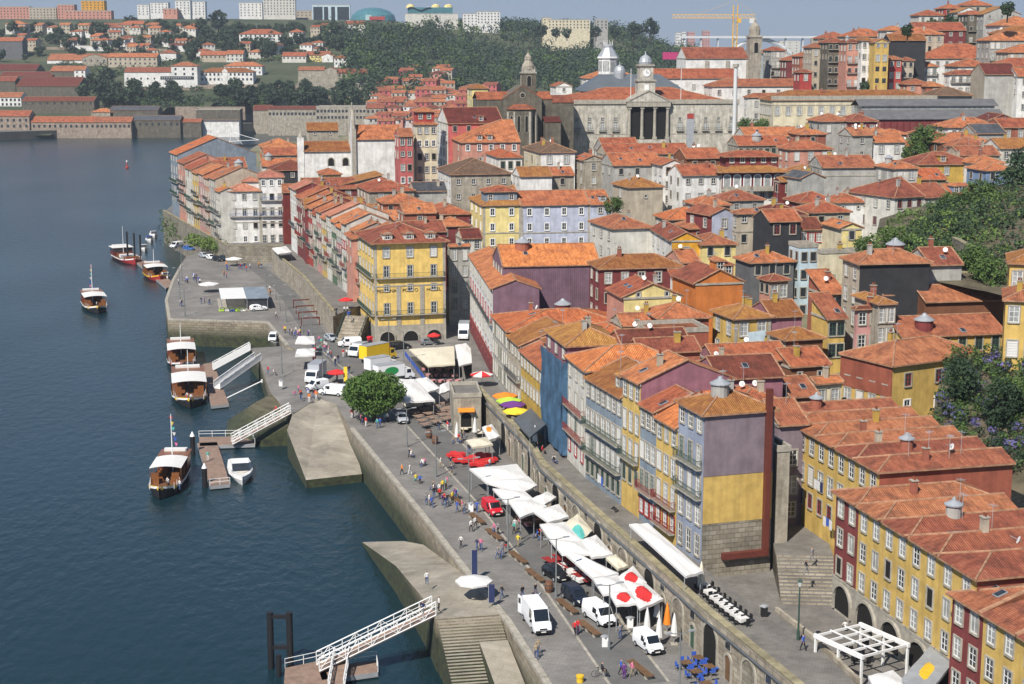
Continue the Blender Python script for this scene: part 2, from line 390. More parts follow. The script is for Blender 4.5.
# the road strip along the quay (setts 4 mm proud)
def strip(name,line,w,z,mat):
    b = MB()
    for (a,c) in zip(line,line[1:]):
        a,c = Vector(a),Vector(c)
        d = (c-a).normalized();nrm = Vector((-d.y,d.x))*w/2
        b.face([(*(a-nrm),z),(*(c-nrm),z),(*(c+nrm),z),(*(a+nrm),z)],mat)
    return structure(b,name)
rl = [P(640,684,ZQ).xy,P(560,575,ZQ).xy,P(497,500,ZQ).xy,P(425,425,ZQ).xy,P(380,385,ZQ).xy,P(330,345,ZQ).xy]
strip('road',[tuple(p) for p in rl],5.5,ZQ+.004,'road_setts')
for sg in (-1,1):
    kl = []
    for i,p in enumerate(rl): d = (rl[min(i+1,len(rl)-1)]-rl[max(i-1,0)]).normalized();kl.append(tuple(p+Vector((-d.y,d.x))*2.9*sg))
    strip('kerb',kl,.3,ZQ+.009,'granite')
rl2 = [P(352,372,ZQ).xy,P(316,335,ZQ).xy,P(285,290,ZQ).xy,P(250,262,ZQ).xy]
strip('promenade_road',[tuple(p) for p in rl2],4.5,ZQ+.005,'road_setts')

for nm,ln in (('coping',edge[:6]),('pier_coping',pxy([(286,345),(266,322),(168,319),(165,300),(172,280),(181,264)],ZQ))):
    b = MB()
    for a,c in zip(ln,ln[1:]):
        a,c = Vector(a),Vector(c);d = (c-a).normalized();nn = Vector((-d.y,d.x));L = (c-a).length;n = max(1,int(L/1.6))
        for i in range(n):
            p,q = a+d*(L*i/n+.02),a+d*(L*(i+1)/n-.02);pl = [tuple(p+nn*.05),tuple(q+nn*.05),tuple(q-nn*.65),tuple(p-nn*.65)]
            b.prism(pl if ccw(pl) else pl[::-1],ZQ-.3,ZQ+.05+.02*((i*7) % 3),'granite')
    structure(b,nm)
# --- the wall with arches and the street on top of it
WL = [tuple(P(u,v,9.2))[:2] for u,v in [(475,386),(528,441),(540,462),(600,516),(650,560),(705,610),(795,684)]]
ex = Vector(WL[-1])-Vector(WL[-2]);WL.append(tuple(Vector(WL[-1])+ex.normalized()*50))
ZP = 6.7      # the small square lies lower than the street on the wall
SE = [tuple(P(u,v,ZS))[:2] for u,v in [(860,684),(816,641),(778,612),(761,611),(703,567)]]
e2 = Vector(SE[0])-Vector(SE[1]);stp = WL+[tuple(Vector(SE[0])+e2.normalized()*55)]+SE+[(13.5,205),(2.5,264),(0,300),(-8.6,318)]
block('upper_street',stp,2,ZS,'street_paving','ashlar')
block('square',[(20,175)]+[tuple(Vector(p)+Vector((-.5,0))) for p in SE[::-1]]+[tuple(Vector(SE[0])+e2.normalized()*54),(150,80),(150,262),(10,300),(0,290)],2,ZP,'street_paving','ashlar')
def along(line,t):
    """point and direction at t metres along a polyline"""
    for a,c in zip(line,line[1:]):
        a,c = Vector(a),Vector(c);L = (c-a).length
        if t <= L or c == Vector(line[-1]): return a+(c-a)/L*t,(c-a)/L
        t -= L
def wall_line(name,line,th,z0,z1,mat,label,cat,cap=None):
    b = MB()
    off = []
    n = len(line)
    for i in range(n):
        d0 = (Vector(line[i])-Vector(line[max(i-1,0)]));d1 = (Vector(line[min(i+1,n-1)])-Vector(line[i]))
        d = (d0.normalized() if d0.length else Vector((0,0)))+(d1.normalized() if d1.length else Vector((0,0)));d.normalize()
        off.append(Vector(line[i])+Vector((-d.y,d.x))*th)
    for i in range(n-1):
        pl = [line[i],line[i+1],tuple(off[i+1]),tuple(off[i])]
        if not ccw(pl): pl.reverse()
        b.prism(pl,z0,z1,mat)
        if cap:
            e = .08
            a,c = Vector(line[i]),Vector(line[i+1]);d = (c-a).normalized();nn = Vector((-d.y,d.x))
            s_ = 1 if th > 0 else-1
            pl = [tuple(a-nn*e*s_),tuple(c-nn*e*s_),tuple(off[i+1]+nn*e*s_),tuple(off[i]+nn*e*s_)]
            if not ccw(pl): pl.reverse()
            b.prism(pl,z1+.001,z1+.15,cap)
    o = b.build(name);return tag(o,label,cat)
node_mat('mossy_cap',(.33,.29,.18),.9,.5,.6,bump=.3)
riverwall = wall_line('river_wall',WL,.7,ZS,9.15,'ashlar','long granite parapet wall above the arches, edging the raised street','wall','mossy_cap')
node_mat('pipe_grey',(.10,.11,.12),.5,.2,1)
b = MB();d_ = []
for i in range(len(WL)):
    p = Vector(WL[i]);q = Vector(WL[min(i+1,len(WL)-1)])-Vector(WL[max(i-1,0)]);q.normalize()
    d_.append((*(p+Vector((q.y,-q.x))*.16),8.25))
b.tube(d_,.13,'pipe_grey',8);b.build('drainpipe',riverwall)
# arches, doors and windows in the wall
def arch_pts(w,h,n=10):
    r = w/2;return [(-r,0)]+[(-r*cos(pi*k/n),h-r+r*sin(pi*k/n)) for k in range(n+1)]+[(r,0)]
ARCH = {}
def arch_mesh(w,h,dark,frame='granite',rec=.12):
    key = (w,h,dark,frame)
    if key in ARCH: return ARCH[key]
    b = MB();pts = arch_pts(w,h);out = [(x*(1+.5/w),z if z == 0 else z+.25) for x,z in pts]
    b.face([(x,-.02,z) for x,z in pts],dark)  # flat face; where near-black, the shade inside the opening is only colour
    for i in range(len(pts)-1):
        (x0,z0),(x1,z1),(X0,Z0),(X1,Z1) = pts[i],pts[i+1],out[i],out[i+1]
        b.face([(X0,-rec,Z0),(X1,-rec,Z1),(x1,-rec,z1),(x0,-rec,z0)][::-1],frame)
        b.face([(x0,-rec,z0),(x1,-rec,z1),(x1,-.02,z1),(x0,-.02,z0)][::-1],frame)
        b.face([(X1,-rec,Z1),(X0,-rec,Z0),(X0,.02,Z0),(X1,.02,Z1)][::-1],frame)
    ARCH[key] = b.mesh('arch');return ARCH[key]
tot = sum((Vector(c)-Vector(a)).length for a,c in zip(WL,WL[1:]))
t = 22.0;k = 0
while t < 128:
    p,d = along(WL,t);nn = Vector((d.y,-d.x))
    rz = atan2(d.y,d.x)          # wall runs from far to near; its outer face looks towards the river
    w,h,mt = [(3.2,4.2,'painted_void'),(1.3,2.6,'wood'),(2.9,3.8,'rubble'),(1.2,2.5,'sash_green')][k % 4]
    nm = 'archway' if w > 2 else 'doorway'
    o = obj(nm,arch_mesh(w,h,mt),riverwall,(p.x+nn.x*.01,p.y+nn.y*.01,ZQ),rz)
    if k % 4 in (1,3):
        b = MB();b.box(-.7,-.1,0,.7,-.015,1.1,'granite');b.box(-.55,-.12,.12,.55,-.05,.98,'glass')
        q = obj('window',b.mesh('wall_window'),riverwall,(p.x+nn.x*.01,p.y+nn.y*.01,ZQ+3.1),rz)
    t += 4.6 if k % 2 else 4.3;k += 1

# --- headland and promenade blocks behind the pier
HL = [(163,213),(186,226),(228,249)]
hp = pxy(HL,8.0)+[tuple(P(286,249,8.0))[:2],(-30,470),(-60,760),(-140,760)]
block('headland',hp,-4,8.0,'street_paving','rubble')
PR = pxy([(272,254),(303,280),(333,316)],8.6)
pp = PR+[(-31,352),(10,352),(0,480),tuple(P(286,250,8.5))[:2]]
block('promenade',pp,1,8.6,'street_paving','ashlar')
wall_line('promenade_wall',[tuple(p) for p in PR],.5,8.6,9.5,'ashlar','long plain granite parapet of the promenade above the pier','wall','mossy_cap')
wall_line('headland_wall',pxy(HL,8.0)+[tuple(P(284,249,8.0))[:2]],.5,8.0,8.9,'rubble','low stone parapet curving round the headland under the tall houses','wall','mossy_cap')
# ================================================================ BUILDINGS
WM = {}
WST = {  # style: (w, h, surround material or None, sash, glass, bars cols, bars rows)
 'w': (1.1,1.75,'granite','sash','glass',2,3),'ws': (1.0,1.3,'granite','sash','glass',2,2),'wt': (1.05,2.3,'granite','sash','curtain',2,4),
 'wl': (1.3,2.1,'granite','sash','curtain',2,3),'wn': (1.0,1.6,'trim_white','sash','glass',2,2),'r': (1.1,1.7,'granite','sash_red','glass',2,3),
 'rw': (1.1,1.7,'sash_red','sash','curtain',2,3),'s': (1.05,1.7,'granite','shutter','shutter',1,5),'g': (1.1,1.9,'granite','sash_green','glass',2,3),
 'd': (1.0,1.5,'granite',None,'glass',1,1),'sm': (.6,.7,'granite','sash','glass',1,1),'bt': (1.1,2.3,'granite','sash','glass',2,3),'f': (1.3,1.6,None,None,'glass',1,1),
 'fw': (1.6,2.0,None,None,'glass',1,1),'m': (1.5,2.6,'granite','sash','curtain',2,4),'rr': (1.1,1.75,'granite','sash','curtain',2,3),'wo': (1.1,1.75,'granite',None,'painted_void',1,1),'wc': (1.1,1.75,'granite','sash','curtain',2,3),'wh': (1.1,1.75,'granite','shutter','curtain',2,1),'to': (1.05,2.3,'granite','sash_green','curtain',2,4),'ts': (1.05,2.3,'granite','shutter','shutter',1,7)}
ALT = {'w': ['w','w','wc','wh','wo'],'rr': ['rr','rr','w','w','wc','wh','wo'],'wt': ['wt','wt','ts','to'],'wl': ['wl','wl','wl','fw2']}
WST['fw2'] = (1.3,2.1,'granite','shutter','shutter',2,6)
rwin = random.Random(99)
def win_mesh(st,split):
    key = (st,split)
    if key in WM: return WM[key]
    w,h,sur,sash,gl,nc,nr = WST[st]
    a = MB();f = MB()
    if sur:
        t = .16;q = f if split else a
        for x0,x1,z0,z1 in ((-w/2-t,-w/2,-t,h+t),(w/2,w/2+t,-t,h+t),(-w/2,w/2,h,h+t),(-w/2-.05,w/2+.05,-t-.02,0)):
            q.box(x0,-.11 if z1 > 0 else-.17,z0,x1,.05,z1,sur)
    a.face([(-w/2,-.012,0),(w/2,-.012,0),(w/2,-.012,h),(-w/2,-.012,h)],gl)
    if sash:
        e = .075
        for x0,x1,z0,z1 in ((-w/2,-w/2+e,0,h),(w/2-e,w/2,0,h),(-w/2+e,w/2-e,0,e),(-w/2+e,w/2-e,h-e,h)):
            a.box(x0,-.055,z0,x1,-.015,z1,sash,skip='k')
        for i in range(1,nc): x =-w/2+w*i/nc;a.box(x-.035,-.05,e,x+.035,-.016,h-e,sash,skip='k')
        for i in range(1,nr): z = h*i/nr;a.box(-w/2+e,-.045,z-.025,w/2-e,-.017,z+.025,sash,skip='k')
    WM[key] = (a.mesh('window'),f.mesh('window_frame') if split and sur else None);return WM[key]
def add_win(par,st,x,z,face,W,D,split=False,rz=None):
    st = rwin.choice(ALT[st]) if st in ALT and rwin.random() < .75 else st
    m,fm = win_mesh(st,split)
    loc,r = {'f': ((x,0,z),0),'l': ((0,D-x,z),-pi/2),'r': ((W,x,z),pi/2),'k': ((W-x,D,z),pi)}[face]
    o = obj('window',m,par,loc,r)
    if fm: obj('frame',fm,o)
    return o
def slope_uv(pts,e0,e1):
    """u along the eave e0>e1, v up the slope"""
    e0,e1 = Vector(e0),Vector(e1);d = (e1-e0).normalized();out = []
    for p in pts:
        q = Vector(p)-e0;u = q.dot(d);out.append((u,(q-d*u).length))
    return out
def roof_mesh(W,D,h,kind,pitch,ov,tile,cap='mortar',caps=True):
    b = MB();t = tan(radians(pitch));th = .2;T = TILE[tile] if isinstance(tile,str) else tile
    x0,x1,y0,y1 =-ov,W+ov,-ov,D+ov;z0 = h-ov*t+.1;under = 'mortar'
    lines = []
    def S(pts): b.slab(pts,th,T,slope_uv(pts,pts[0],pts[1]),under)
    if kind == 'hip':
        if (x1-x0) >= (y1-y0):
            r = (y1-y0)/2;z = z0+r*t;A,B = (x0+r,y0+r,z),(x1-r,y0+r,z)
            if x1-r-x0-r < .3: A = B = ((x0+x1)/2,(y0+y1)/2,z)
            S([(x0,y0,z0),(x1,y0,z0),B,A] if A != B else [(x0,y0,z0),(x1,y0,z0),A])
            S([(x1,y1,z0),(x0,y1,z0),A,B] if A != B else [(x1,y1,z0),(x0,y1,z0),A])
            S([(x0,y1,z0),(x0,y0,z0),A]);S([(x1,y0,z0),(x1,y1,z0),B])
        else:
            r = (x1-x0)/2;z = z0+r*t;A,B = (x0+r,y0+r,z),(x0+r,y1-r,z)
            S([(x0,y0,z0),(x1,y0,z0),A]);S([(x1,y1,z0),(x0,y1,z0),B])
            S([(x0,y1,z0),(x0,y0,z0),A,B]);S([(x1,y0,z0),(x1,y1,z0),B,A])
        lines = [(A,B),(A,(x0,y0,z0)),(B,(x1,y0,z0) if (x1-x0) >= (y1-y0) else (x0,y1,z0)),(A,(x0,y1,z0) if (x1-x0) >= (y1-y0) else (x1,y0,z0)),(B,(x1,y1,z0))]
        top = z
    elif kind == 'gx':      # ridge along x
        x0,x1 =-.12,W+.12;r = (y1-y0)/2;z = z0+r*t;ym = (y0+y1)/2
        S([(x0,y0,z0),(x1,y0,z0),(x1,ym,z),(x0,ym,z)]);S([(x1,y1,z0),(x0,y1,z0),(x0,ym,z),(x1,ym,z)])
        lines = [((x0,ym,z),(x1,ym,z)),((x0,y0,z0),(x0,ym,z)),((x1,y0,z0),(x1,ym,z))];top = z
    elif kind == 'gy':      # ridge along y, gable to the front
        y0,y1 =-.12,D+.12;r = (x1-x0)/2;z = z0+r*t;xm = (x0+x1)/2
        S([(x0,y1,z0),(x0,y0,z0),(xm,y0,z),(xm,y1,z)]);S([(x1,y0,z0),(x1,y1,z0),(xm,y1,z),(xm,y0,z)])
        lines = [((xm,y0,z),(xm,y1,z)),((xm,y0,z),(x0,y0,z0)),((xm,y0,z),(x1,y0,z0))];top = z
    elif kind == 'hy':      # hipped at the front, gable at the back, ridge along y
        y1 = D+.12;r = (x1-x0)/2;z = z0+r*t;xm = (x0+x1)/2;A = (xm,y0+r,z)
        S([(x0,y0,z0),(x1,y0,z0),A]);S([(x0,y1,z0),(x0,y0,z0),A,(xm,y1,z)]);S([(x1,y0,z0),(x1,y1,z0),(xm,y1,z),A])
        lines = [(A,(xm,y1,z)),(A,(x0,y0,z0)),(A,(x1,y0,z0))];top = z
    elif kind == 'hl':      # ridge along x, hip at the left end, gable at the right
        x1 = W+.12;r = (y1-y0)/2;z = z0+r*t;ym = (y0+y1)/2;A = (x0+r,ym,z)
        S([(x0,y0,z0),(x1,y0,z0),(x1,ym,z),A]);S([(x1,y1,z0),(x0,y1,z0),A,(x1,ym,z)]);S([(x0,y1,z0),(x0,y0,z0),A])
        lines = [(A,(x1,ym,z)),(A,(x0,y0,z0)),(A,(x0,y1,z0)),((x1,y0,z0),(x1,ym,z))];top = z
    elif kind == 'sf':      # one slope, low at the front
        z = z0+(y1-y0)*t
        S([(x0,y0,z0),(x1,y0,z0),(x1,y1,z),(x0,y1,z)]);top = z;lines = [((x0,y1,z),(x1,y1,z))]
    elif kind == 'sl':      # one slope, low at the left
        z = z0+(x1-x0)*t
        S([(x0,y1,z0),(x0,y0,z0),(x1,y0,z),(x1,y1,z)]);top = z;lines = []
    elif kind == 'sr':
        z = z0+(x1-x0)*t
        S([(x1,y0,z0),(x1,y1,z0),(x0,y1,z),(x0,y0,z)]);top = z
    else:                   # flat with parapet
        b.box(-.05,-.05,h,W+.05,D+.05,h+.12,T)
        for q in ((-.1,-.1,W+.1,.2),(-.1,D-.2,W+.1,D+.1),(-.1,.2,.2,D-.2),(W-.2,.2,W+.1,D-.2)):
            b.box(q[0],q[1],h,q[2],q[3],h+.7,'granite')
        top = h+.7
    if caps:
        for p,q in lines:
            if Vector(p) != Vector(q):
                p,q = Vector(p)+Vector((0,0,.02)),Vector(q)+Vector((0,0,.02));b.cyl(p,q,.125,cap,n=6)
    return b,top,z0
GROUND = []       # (x, y, z) where houses stand: the hillside passes through these
OCC = []
def house(label,name,cat,p0,th,W,D,h,wall='white',roof='hip',tile='orange',pitch=22,ov=.45,front=None,left=None,right=None,base=None,basec='granite',
          belt=False,quoin=False,ex='',group=None,split=False,sink=4.0,cornice=True,back=None,ground=True,lwall=None,balc=None,balm='iron',zr=0,gablewall=None):
    """p0: front-left corner at ground level. front/left/right = (cols, rows, style[, top, pitch])."""
    root = thing(name,label,cat,p0,th,group)
    hw = max(min(h,60),1)
    c,s = cos(th),sin(th)
    if ground:
        for fx,fy in ((.5,.1),(.5,.9),(.1,.5),(.9,.5)) if max(W,D) > 14 else ((.5,.5),):
            GROUND.append((p0[0]+c*W*fx-s*D*fy,p0[1]+s*W*fx+c*D*fy,p0[2]-(0 if p0[1] < 290 or name in ('palace','cream_palace','row_house') else 8 if p0[1] < 430 else 16)))
    drop = 0 if p0[1] < 290 else 8 if p0[1] < 430 else 16
    if name in ('palace','cream_palace','row_house'): drop = 0
    sink += drop
    wm = wall_mat(wall);b = MB()
    lm = wall_mat(lwall) if lwall else wm
    b.face([(0,0,-sink),(W,0,-sink),(W,0,h),(0,0,h)],wm)
    b.face([(0,D,-sink),(0,0,-sink),(0,0,h),(0,D,h)],lm)
    b.face([(W,0,-sink),(W,D,-sink),(W,D,h),(W,0,h)],wall_mat(gablewall) if gablewall else wm)
    b.face([(W,D,-sink),(0,D,-sink),(0,D,h),(W,D,h)],wm)
    b.face([(0,0,h),(W,0,h),(W,D,h),(0,D,h)],wm)
    t = tan(radians(pitch))
    rb,top,z0 = roof_mesh(W,D,h,roof,pitch,ov,tile)
    gw = wall_mat(gablewall) if gablewall else wm
    if roof in ('gx','hl'):
        zt = h+(D/2)*t
        if roof == 'gx': b.face([(0,D,h),(0,0,h),(0,D/2,zt)],lm)
        b.face([(W,0,h),(W,D,h),(W,D/2,zt)],gw)
    elif roof in ('gy','hy'):
        zt = h+(W/2)*t
        if roof == 'gy': b.face([(0,0,h),(W,0,h),(W/2,0,zt)],gw)
        b.face([(W,D,h),(0,D,h),(W/2,D,zt)],wm)
    elif roof == 'sf':
        zt = h+D*t;b.face([(W,0,h),(W,D,h),(W,D,zt)],gw);b.face([(0,D,h),(0,0,h),(0,D,zt)],lm);b.face([(W,D,h),(0,D,h),(0,D,zt),(W,D,zt)],wm)
    elif roof == 'sl':
        zt = h+W*t;b.face([(0,0,h),(W,0,h),(W,0,zt)],gw);b.face([(W,0,h),(W,D,h),(W,D,zt),(W,0,zt)],wm);b.face([(W,D,h),(0,D,h),(W,D,zt)],wm)
    elif roof == 'sr':
        zt = h+W*t;b.face([(0,0,h),(W,0,h),(0,0,zt)],gw);b.face([(0,D,h),(0,0,h),(0,0,zt),(0,D,zt)],lm)
    b.build('wall',root)
    ro = rb.build('roof',root)
    if cornice and roof not in ('flat',):
        cb = MB();e = .14
        cb.box(-e,-e,h-.42,W+e,0-.002,h-.1,'granite',skip='k');cb.box(-e,0,h-.42,-.002,D,h-.1,'granite',skip='r')
        cb.build('cornice',root)
    if quoin:
        cb = MB()
        for x0,x1,y0,y1 in ((-.06,.5,-.06,-.003),(W-.5,W+.05,-.06,-.003)):
            cb = MB();cb.box(x0,y0,-1,x1,y1,h-.45,'granite');cb.build('corner_stone',root)
    if belt:
        cb = MB()
        for z in (belt if isinstance(belt,(list,tuple)) else (h*.5,)):
            cb.box(-.09,-.09,z,W+.05,-.003,z+.28,'granite');cb.box(-.09,-.003,z,-.003,D,z+.28,'granite')
        cb.build('string_course',root)
    if base:
        cb = MB();cb.box(-.07,-.07,-sink,W+.04,-.003,base,basec);cb.box(-.07,-.003,-sink,-.003,D,base,basec);cb.build('plinth',root)
    for face,spec in (('f',front),('l',left),('r',right),('k',back)):
        if not spec: continue
        cols,rows,st = spec[:3]
        topz = spec[3] if len(spec) > 3 else .75;pt = spec[4] if len(spec) > 4 else 3.15
        L = W if face in 'fk' else D
        for r in range(rows):
            s_ = st[min(r,len(st)-1)] if isinstance(st,(list,tuple)) else st
            if not s_: continue
            w_,h_ = WST[s_][:2]
            z = h-topz-h_-r*pt
            for k in range(cols):
                x = L*(k+.5)/cols
                add_win(root,s_,x,z,face,W,D,split)
            if balc and face in balc and r in balc[face]:
                bb = MB();y =-.75
                x0,x1 = (.2,L-.2)
                bb.box(x0,y,z-.28,x1,-.12,z-.12,'granite')
                o_ = bb.build('balcony',root,{'f': (0,0,0),'l': (0,D,0),'r': (W,0,0),'k': (W,D,0)}[face],{'f': 0,'l':-pi/2,'r': pi/2,'k': pi}[face])
                rb2 = MB()
                rb2.box(x0,y,z+.82,x1,y+.05,z+.88,balm);rb2.box(x0,y,z+.82,x0+.05,-.12,z+.88,balm);rb2.box(x1-.05,y,z+.82,x1,-.12,z+.88,balm)
                n = max(1,int((x1-x0)/.22))
                for i in range(n+1):
                    xx = x0+.02+(x1-x0-.06)*i/n;rb2.box(xx,y+.01,z-.12,xx+.03,y+.04,z+.82,balm)
                for i in range(4):
                    for xx in (x0+.01,x1-.04): rb2.box(xx,y+.15*(i+1),z-.12,xx+.03,y+.15*(i+1)+.03,z+.82,balm)
                rb2.build('railing',o_)
    rnd = random.Random(int(p0[0]*31+p0[1]*17))
    midz = {'hip': .62,'gx': .7,'gy': .5,'hy': .55,'hl': .65,'sf': .5,'sl': .5,'sr': .5}.get(roof,1)
    def roofz(x,y):
        if roof == 'hip': r = min(x+ov,W+ov-x,y+ov,D+ov-y);return z0+r*t
        if roof == 'gx': return z0+min(y+ov,D+ov-y)*t
        if roof == 'hl': return z0+min(y+ov,D+ov-y,x+ov)*t
        if roof == 'gy': return z0+min(x+ov,W+ov-x)*t
        if roof == 'hy': return z0+min(x+ov,W+ov-x,y+ov)*t
        if roof == 'sf': return z0+(y+ov)*t
        if roof == 'sl': return z0+(x+ov)*t
        if roof == 'sr': return z0+(W+ov-x)*t
        return h+.12
    if p0[1] < 440 and ground and ex is not None: ex = ex+rnd.choice(['c','ct','t','','v','ac','t'])
    for ch in ex or '':
        x,y = W*rnd.uniform(.2,.8),D*rnd.uniform(.25,.7)
        z = roofz(x,y)
        if ch == 'c':       # chimney
            cb = MB();mt = rnd.choice(['wall_beige','wall_brick','wall_grey','wall_ochre'])
            wall_mat(mt[5:]);w_ = rnd.uniform(.45,.8)
            cb.box(-w_/2,-.3,-.5,w_/2,.3,1.3,mt);cb.box(-w_/2-.08,-.38,1.3,w_/2+.08,.38,1.42,'granite')
            for q in (-.15,.15): cb.cyl((q,0,1.42),(q,0,1.75),.1,TILE['orange'])
            cb.build('chimney',ro,(x,y,z))
        elif ch == 'k':     # round skylight with a glass cone
            cb = MB();r_ = min(1.3,W*.14);mt = wall_mat(rnd.choice(['maroon','grey','brick','grey']))
            cb.lathe([(r_,-.8),(r_,1.0),(r_+.18,1.0),(r_+.18,1.12),(r_*.3,1.12+r_*.5),(r_*.25,1.3+r_*.5),(0,1.45+r_*.5)],mt,14)
            k0 = cb.mi('zinc')
            for fi in range(len(cb.f)):
                if fi >= 14*2: cb.m[fi] = k0
            cb.build('skylight',ro,(x,y,z))
        elif ch == 'v':     # flat roof window
            cb = MB();cb.box(-.4,-.55,0,.4,.55,.1,'zinc');cb.box(-.32,-.47,.1,.32,.47,.13,'glass')
            o_ = cb.build('roof_window',ro,(x,D*rnd.uniform(.12,.3),0));o_.location.z = roofz(x,o_.location.y)+.03
            if roof in ('hip','gx','hl','sf'): o_.rotation_euler = (atan2(t,1),0,0)
            if roof in ('gy','hy','sl'): o_.rotation_euler = (0,-atan2(t,1),0);o_.location = (W*.22,y,roofz(W*.22,y)+.03)
        elif ch == 'd':     # dormer
            x = W*rnd.uniform(.25,.75)
            dormer(ro,x,.9,roofz(x,.9),wm,tile)
        elif ch == 'a':     # dish aerial
            cb = MB();cb.cyl((0,0,-.1),(0,0,1.0),.03,'zinc');cb.lathe([(0,.06),(.2,.09),(.37,.2)],'trim_white',12,(0,0,0))
            me = cb.mesh('satellite_dish')
            o_ = obj('satellite_dish',me,ro,(x,y,z+.7));o_.rotation_euler = (radians(65),0,rnd.uniform(-.9,.3))
        elif ch == 't':     # tv aerial
            cb = MB();cb.cyl((0,0,-.3),(0,0,2.6),.03,'zinc',n=5)
            for q in range(5): cb.cyl((-.4+q*.2,-.35,2.4),(-.4+q*.2,.35,2.4),.018,'zinc',n=4)
            cb.cyl((-.45,0,2.4),(.45,0,2.4),.02,'zinc',n=4);cb.build('aerial',ro,(x,y,z),rnd.uniform(0,3))
    root['_w'] = W
    return root
def dormer(ro,x,y,z,wm,tile,w=1.7,hh=1.5):
    cb = MB();d = 2.6
    cb.box(-w/2,0,-.6,w/2,d,hh,wm,skip='b')
    q = cb.build('dormer',ro,(x,y,z))
    rb,_,_ = roof_mesh(w,d,hh,'hy',24,.22,tile,caps=False)
    r2 = MB();k = rb
    o_ = obj('window',win_mesh('ws',False)[0],q,(0,0,.08))
    k.v = [(a-w/2,b_,c_) for a,b_,c_ in k.v]
    # the small roof shares the dormer's mesh
    me = q.data;bm = bmesh.new();bm.from_mesh(me);tmp = k.mesh('tmp');n0 = len(me.materials)
    f0 = len(bm.faces);bm.from_mesh(tmp);bm.faces.ensure_lookup_table()
    for i in range(f0,len(bm.faces)): bm.faces[i].material_index += n0
    bm.to_mesh(me);bm.free()
    for m_ in tmp.materials: me.materials.append(m_)
    bpy.data.meshes.remove(tmp)
    return q
def B(label,cols,u,v,D,u1,dep,h,th=14,name='house',cat='house',uL=None,**kw):
    """front-left eave corner at pixel (u,v), D metres out; front runs to pixel u1 along heading th; dep metres deep (or to pixel uL)."""
    e = PD(u,v,D);a = radians(th);d = Vector((cos(a),sin(a),0));n = Vector((-sin(a),cos(a),0))
    def reach(dv,ut):
        lo,hi = .2,400
        f = lambda L: uat(*(e+dv*L))-ut
        s0 = f(lo)
        for _ in range(50):
            m = (lo+hi)/2
            if (f(m) > 0) == (s0 > 0): lo = m
            else: hi = m
        return lo
    W = reach(d,u1)
    if uL is not None: dep = reach(n,uL)
    if e.y > 300 and kw.get('ground',True) and 'slate' not in cols and name == 'house':
        rr = random.Random(int(u*7+v));st = rr.choice(['w','ws','wl','w','d'])
        if 'front' not in kw: kw['front'] = (max(1,int(W/rr.uniform(3,4.5))),1 if h < 9 else 2,st,.9,3.5)
        if 'left' not in kw: kw['left'] = (max(1,int(dep/4)),1 if h < 9 else 2,st,.9,3.5)
    cols = (cols.split()+['hip','orange'])[:3] if len(cols.split()) < 3 else cols.split()
    if cols[2] == 'orange' and 'orange' not in label: cols[2] = random.Random(int(u*3+v*5)).choice(['orange','rust','rust','lichen','orange','dark'])
    cols = ' '.join(cols)
    wall,roof,tile = (cols.split()+['hip','orange'])[:3] if len(cols.split()) < 3 else cols.split()
    return house(label,name,cat,(e.x,e.y,e.z-h),a,W,dep,h,wall=wall,roof=roof,tile=tile,**kw)
# ================================================================ THE CITY, NEAREST STREETS FIRST
def row(line,z,us,zu,specs,group,dep0=12,base_z=None):
    """houses side by side along a street line (far to near); us: pixel columns of their party walls at height zu"""
    N = 800;tot = sum((Vector(c)-Vector(a)).length for a,c in zip(line,line[1:]))
    pts = [along(line,tot*i/N)[0] for i in range(N+1)]
    uu = [uat(p.x,p.y,zu) for p in pts]
    def at(u):
        return pts[min(range(N+1),key=lambda i: abs(uu[i]-u))]
    out = []
    for (a,c),sp in zip(zip(us,us[1:]),specs):
        p,q = at(a),at(c);d = q-p
        label,wall,roof,tile,h,kw = sp
        kw = dict(kw);dep = kw.pop('dep',dep0)
        out.append(house(label,kw.pop('name','row_house'),'house',(p.x,p.y,z),atan2(d.y,d.x),d.length-.02,dep,h,wall=wall,roof=roof,tile=tile,group=group,**kw))
    return out
FR = [(-8.4,316),(-2.5,263.6),(9.9,205.1),(21.1,168.9)]
G1 = 'tall houses along the raised riverside street'
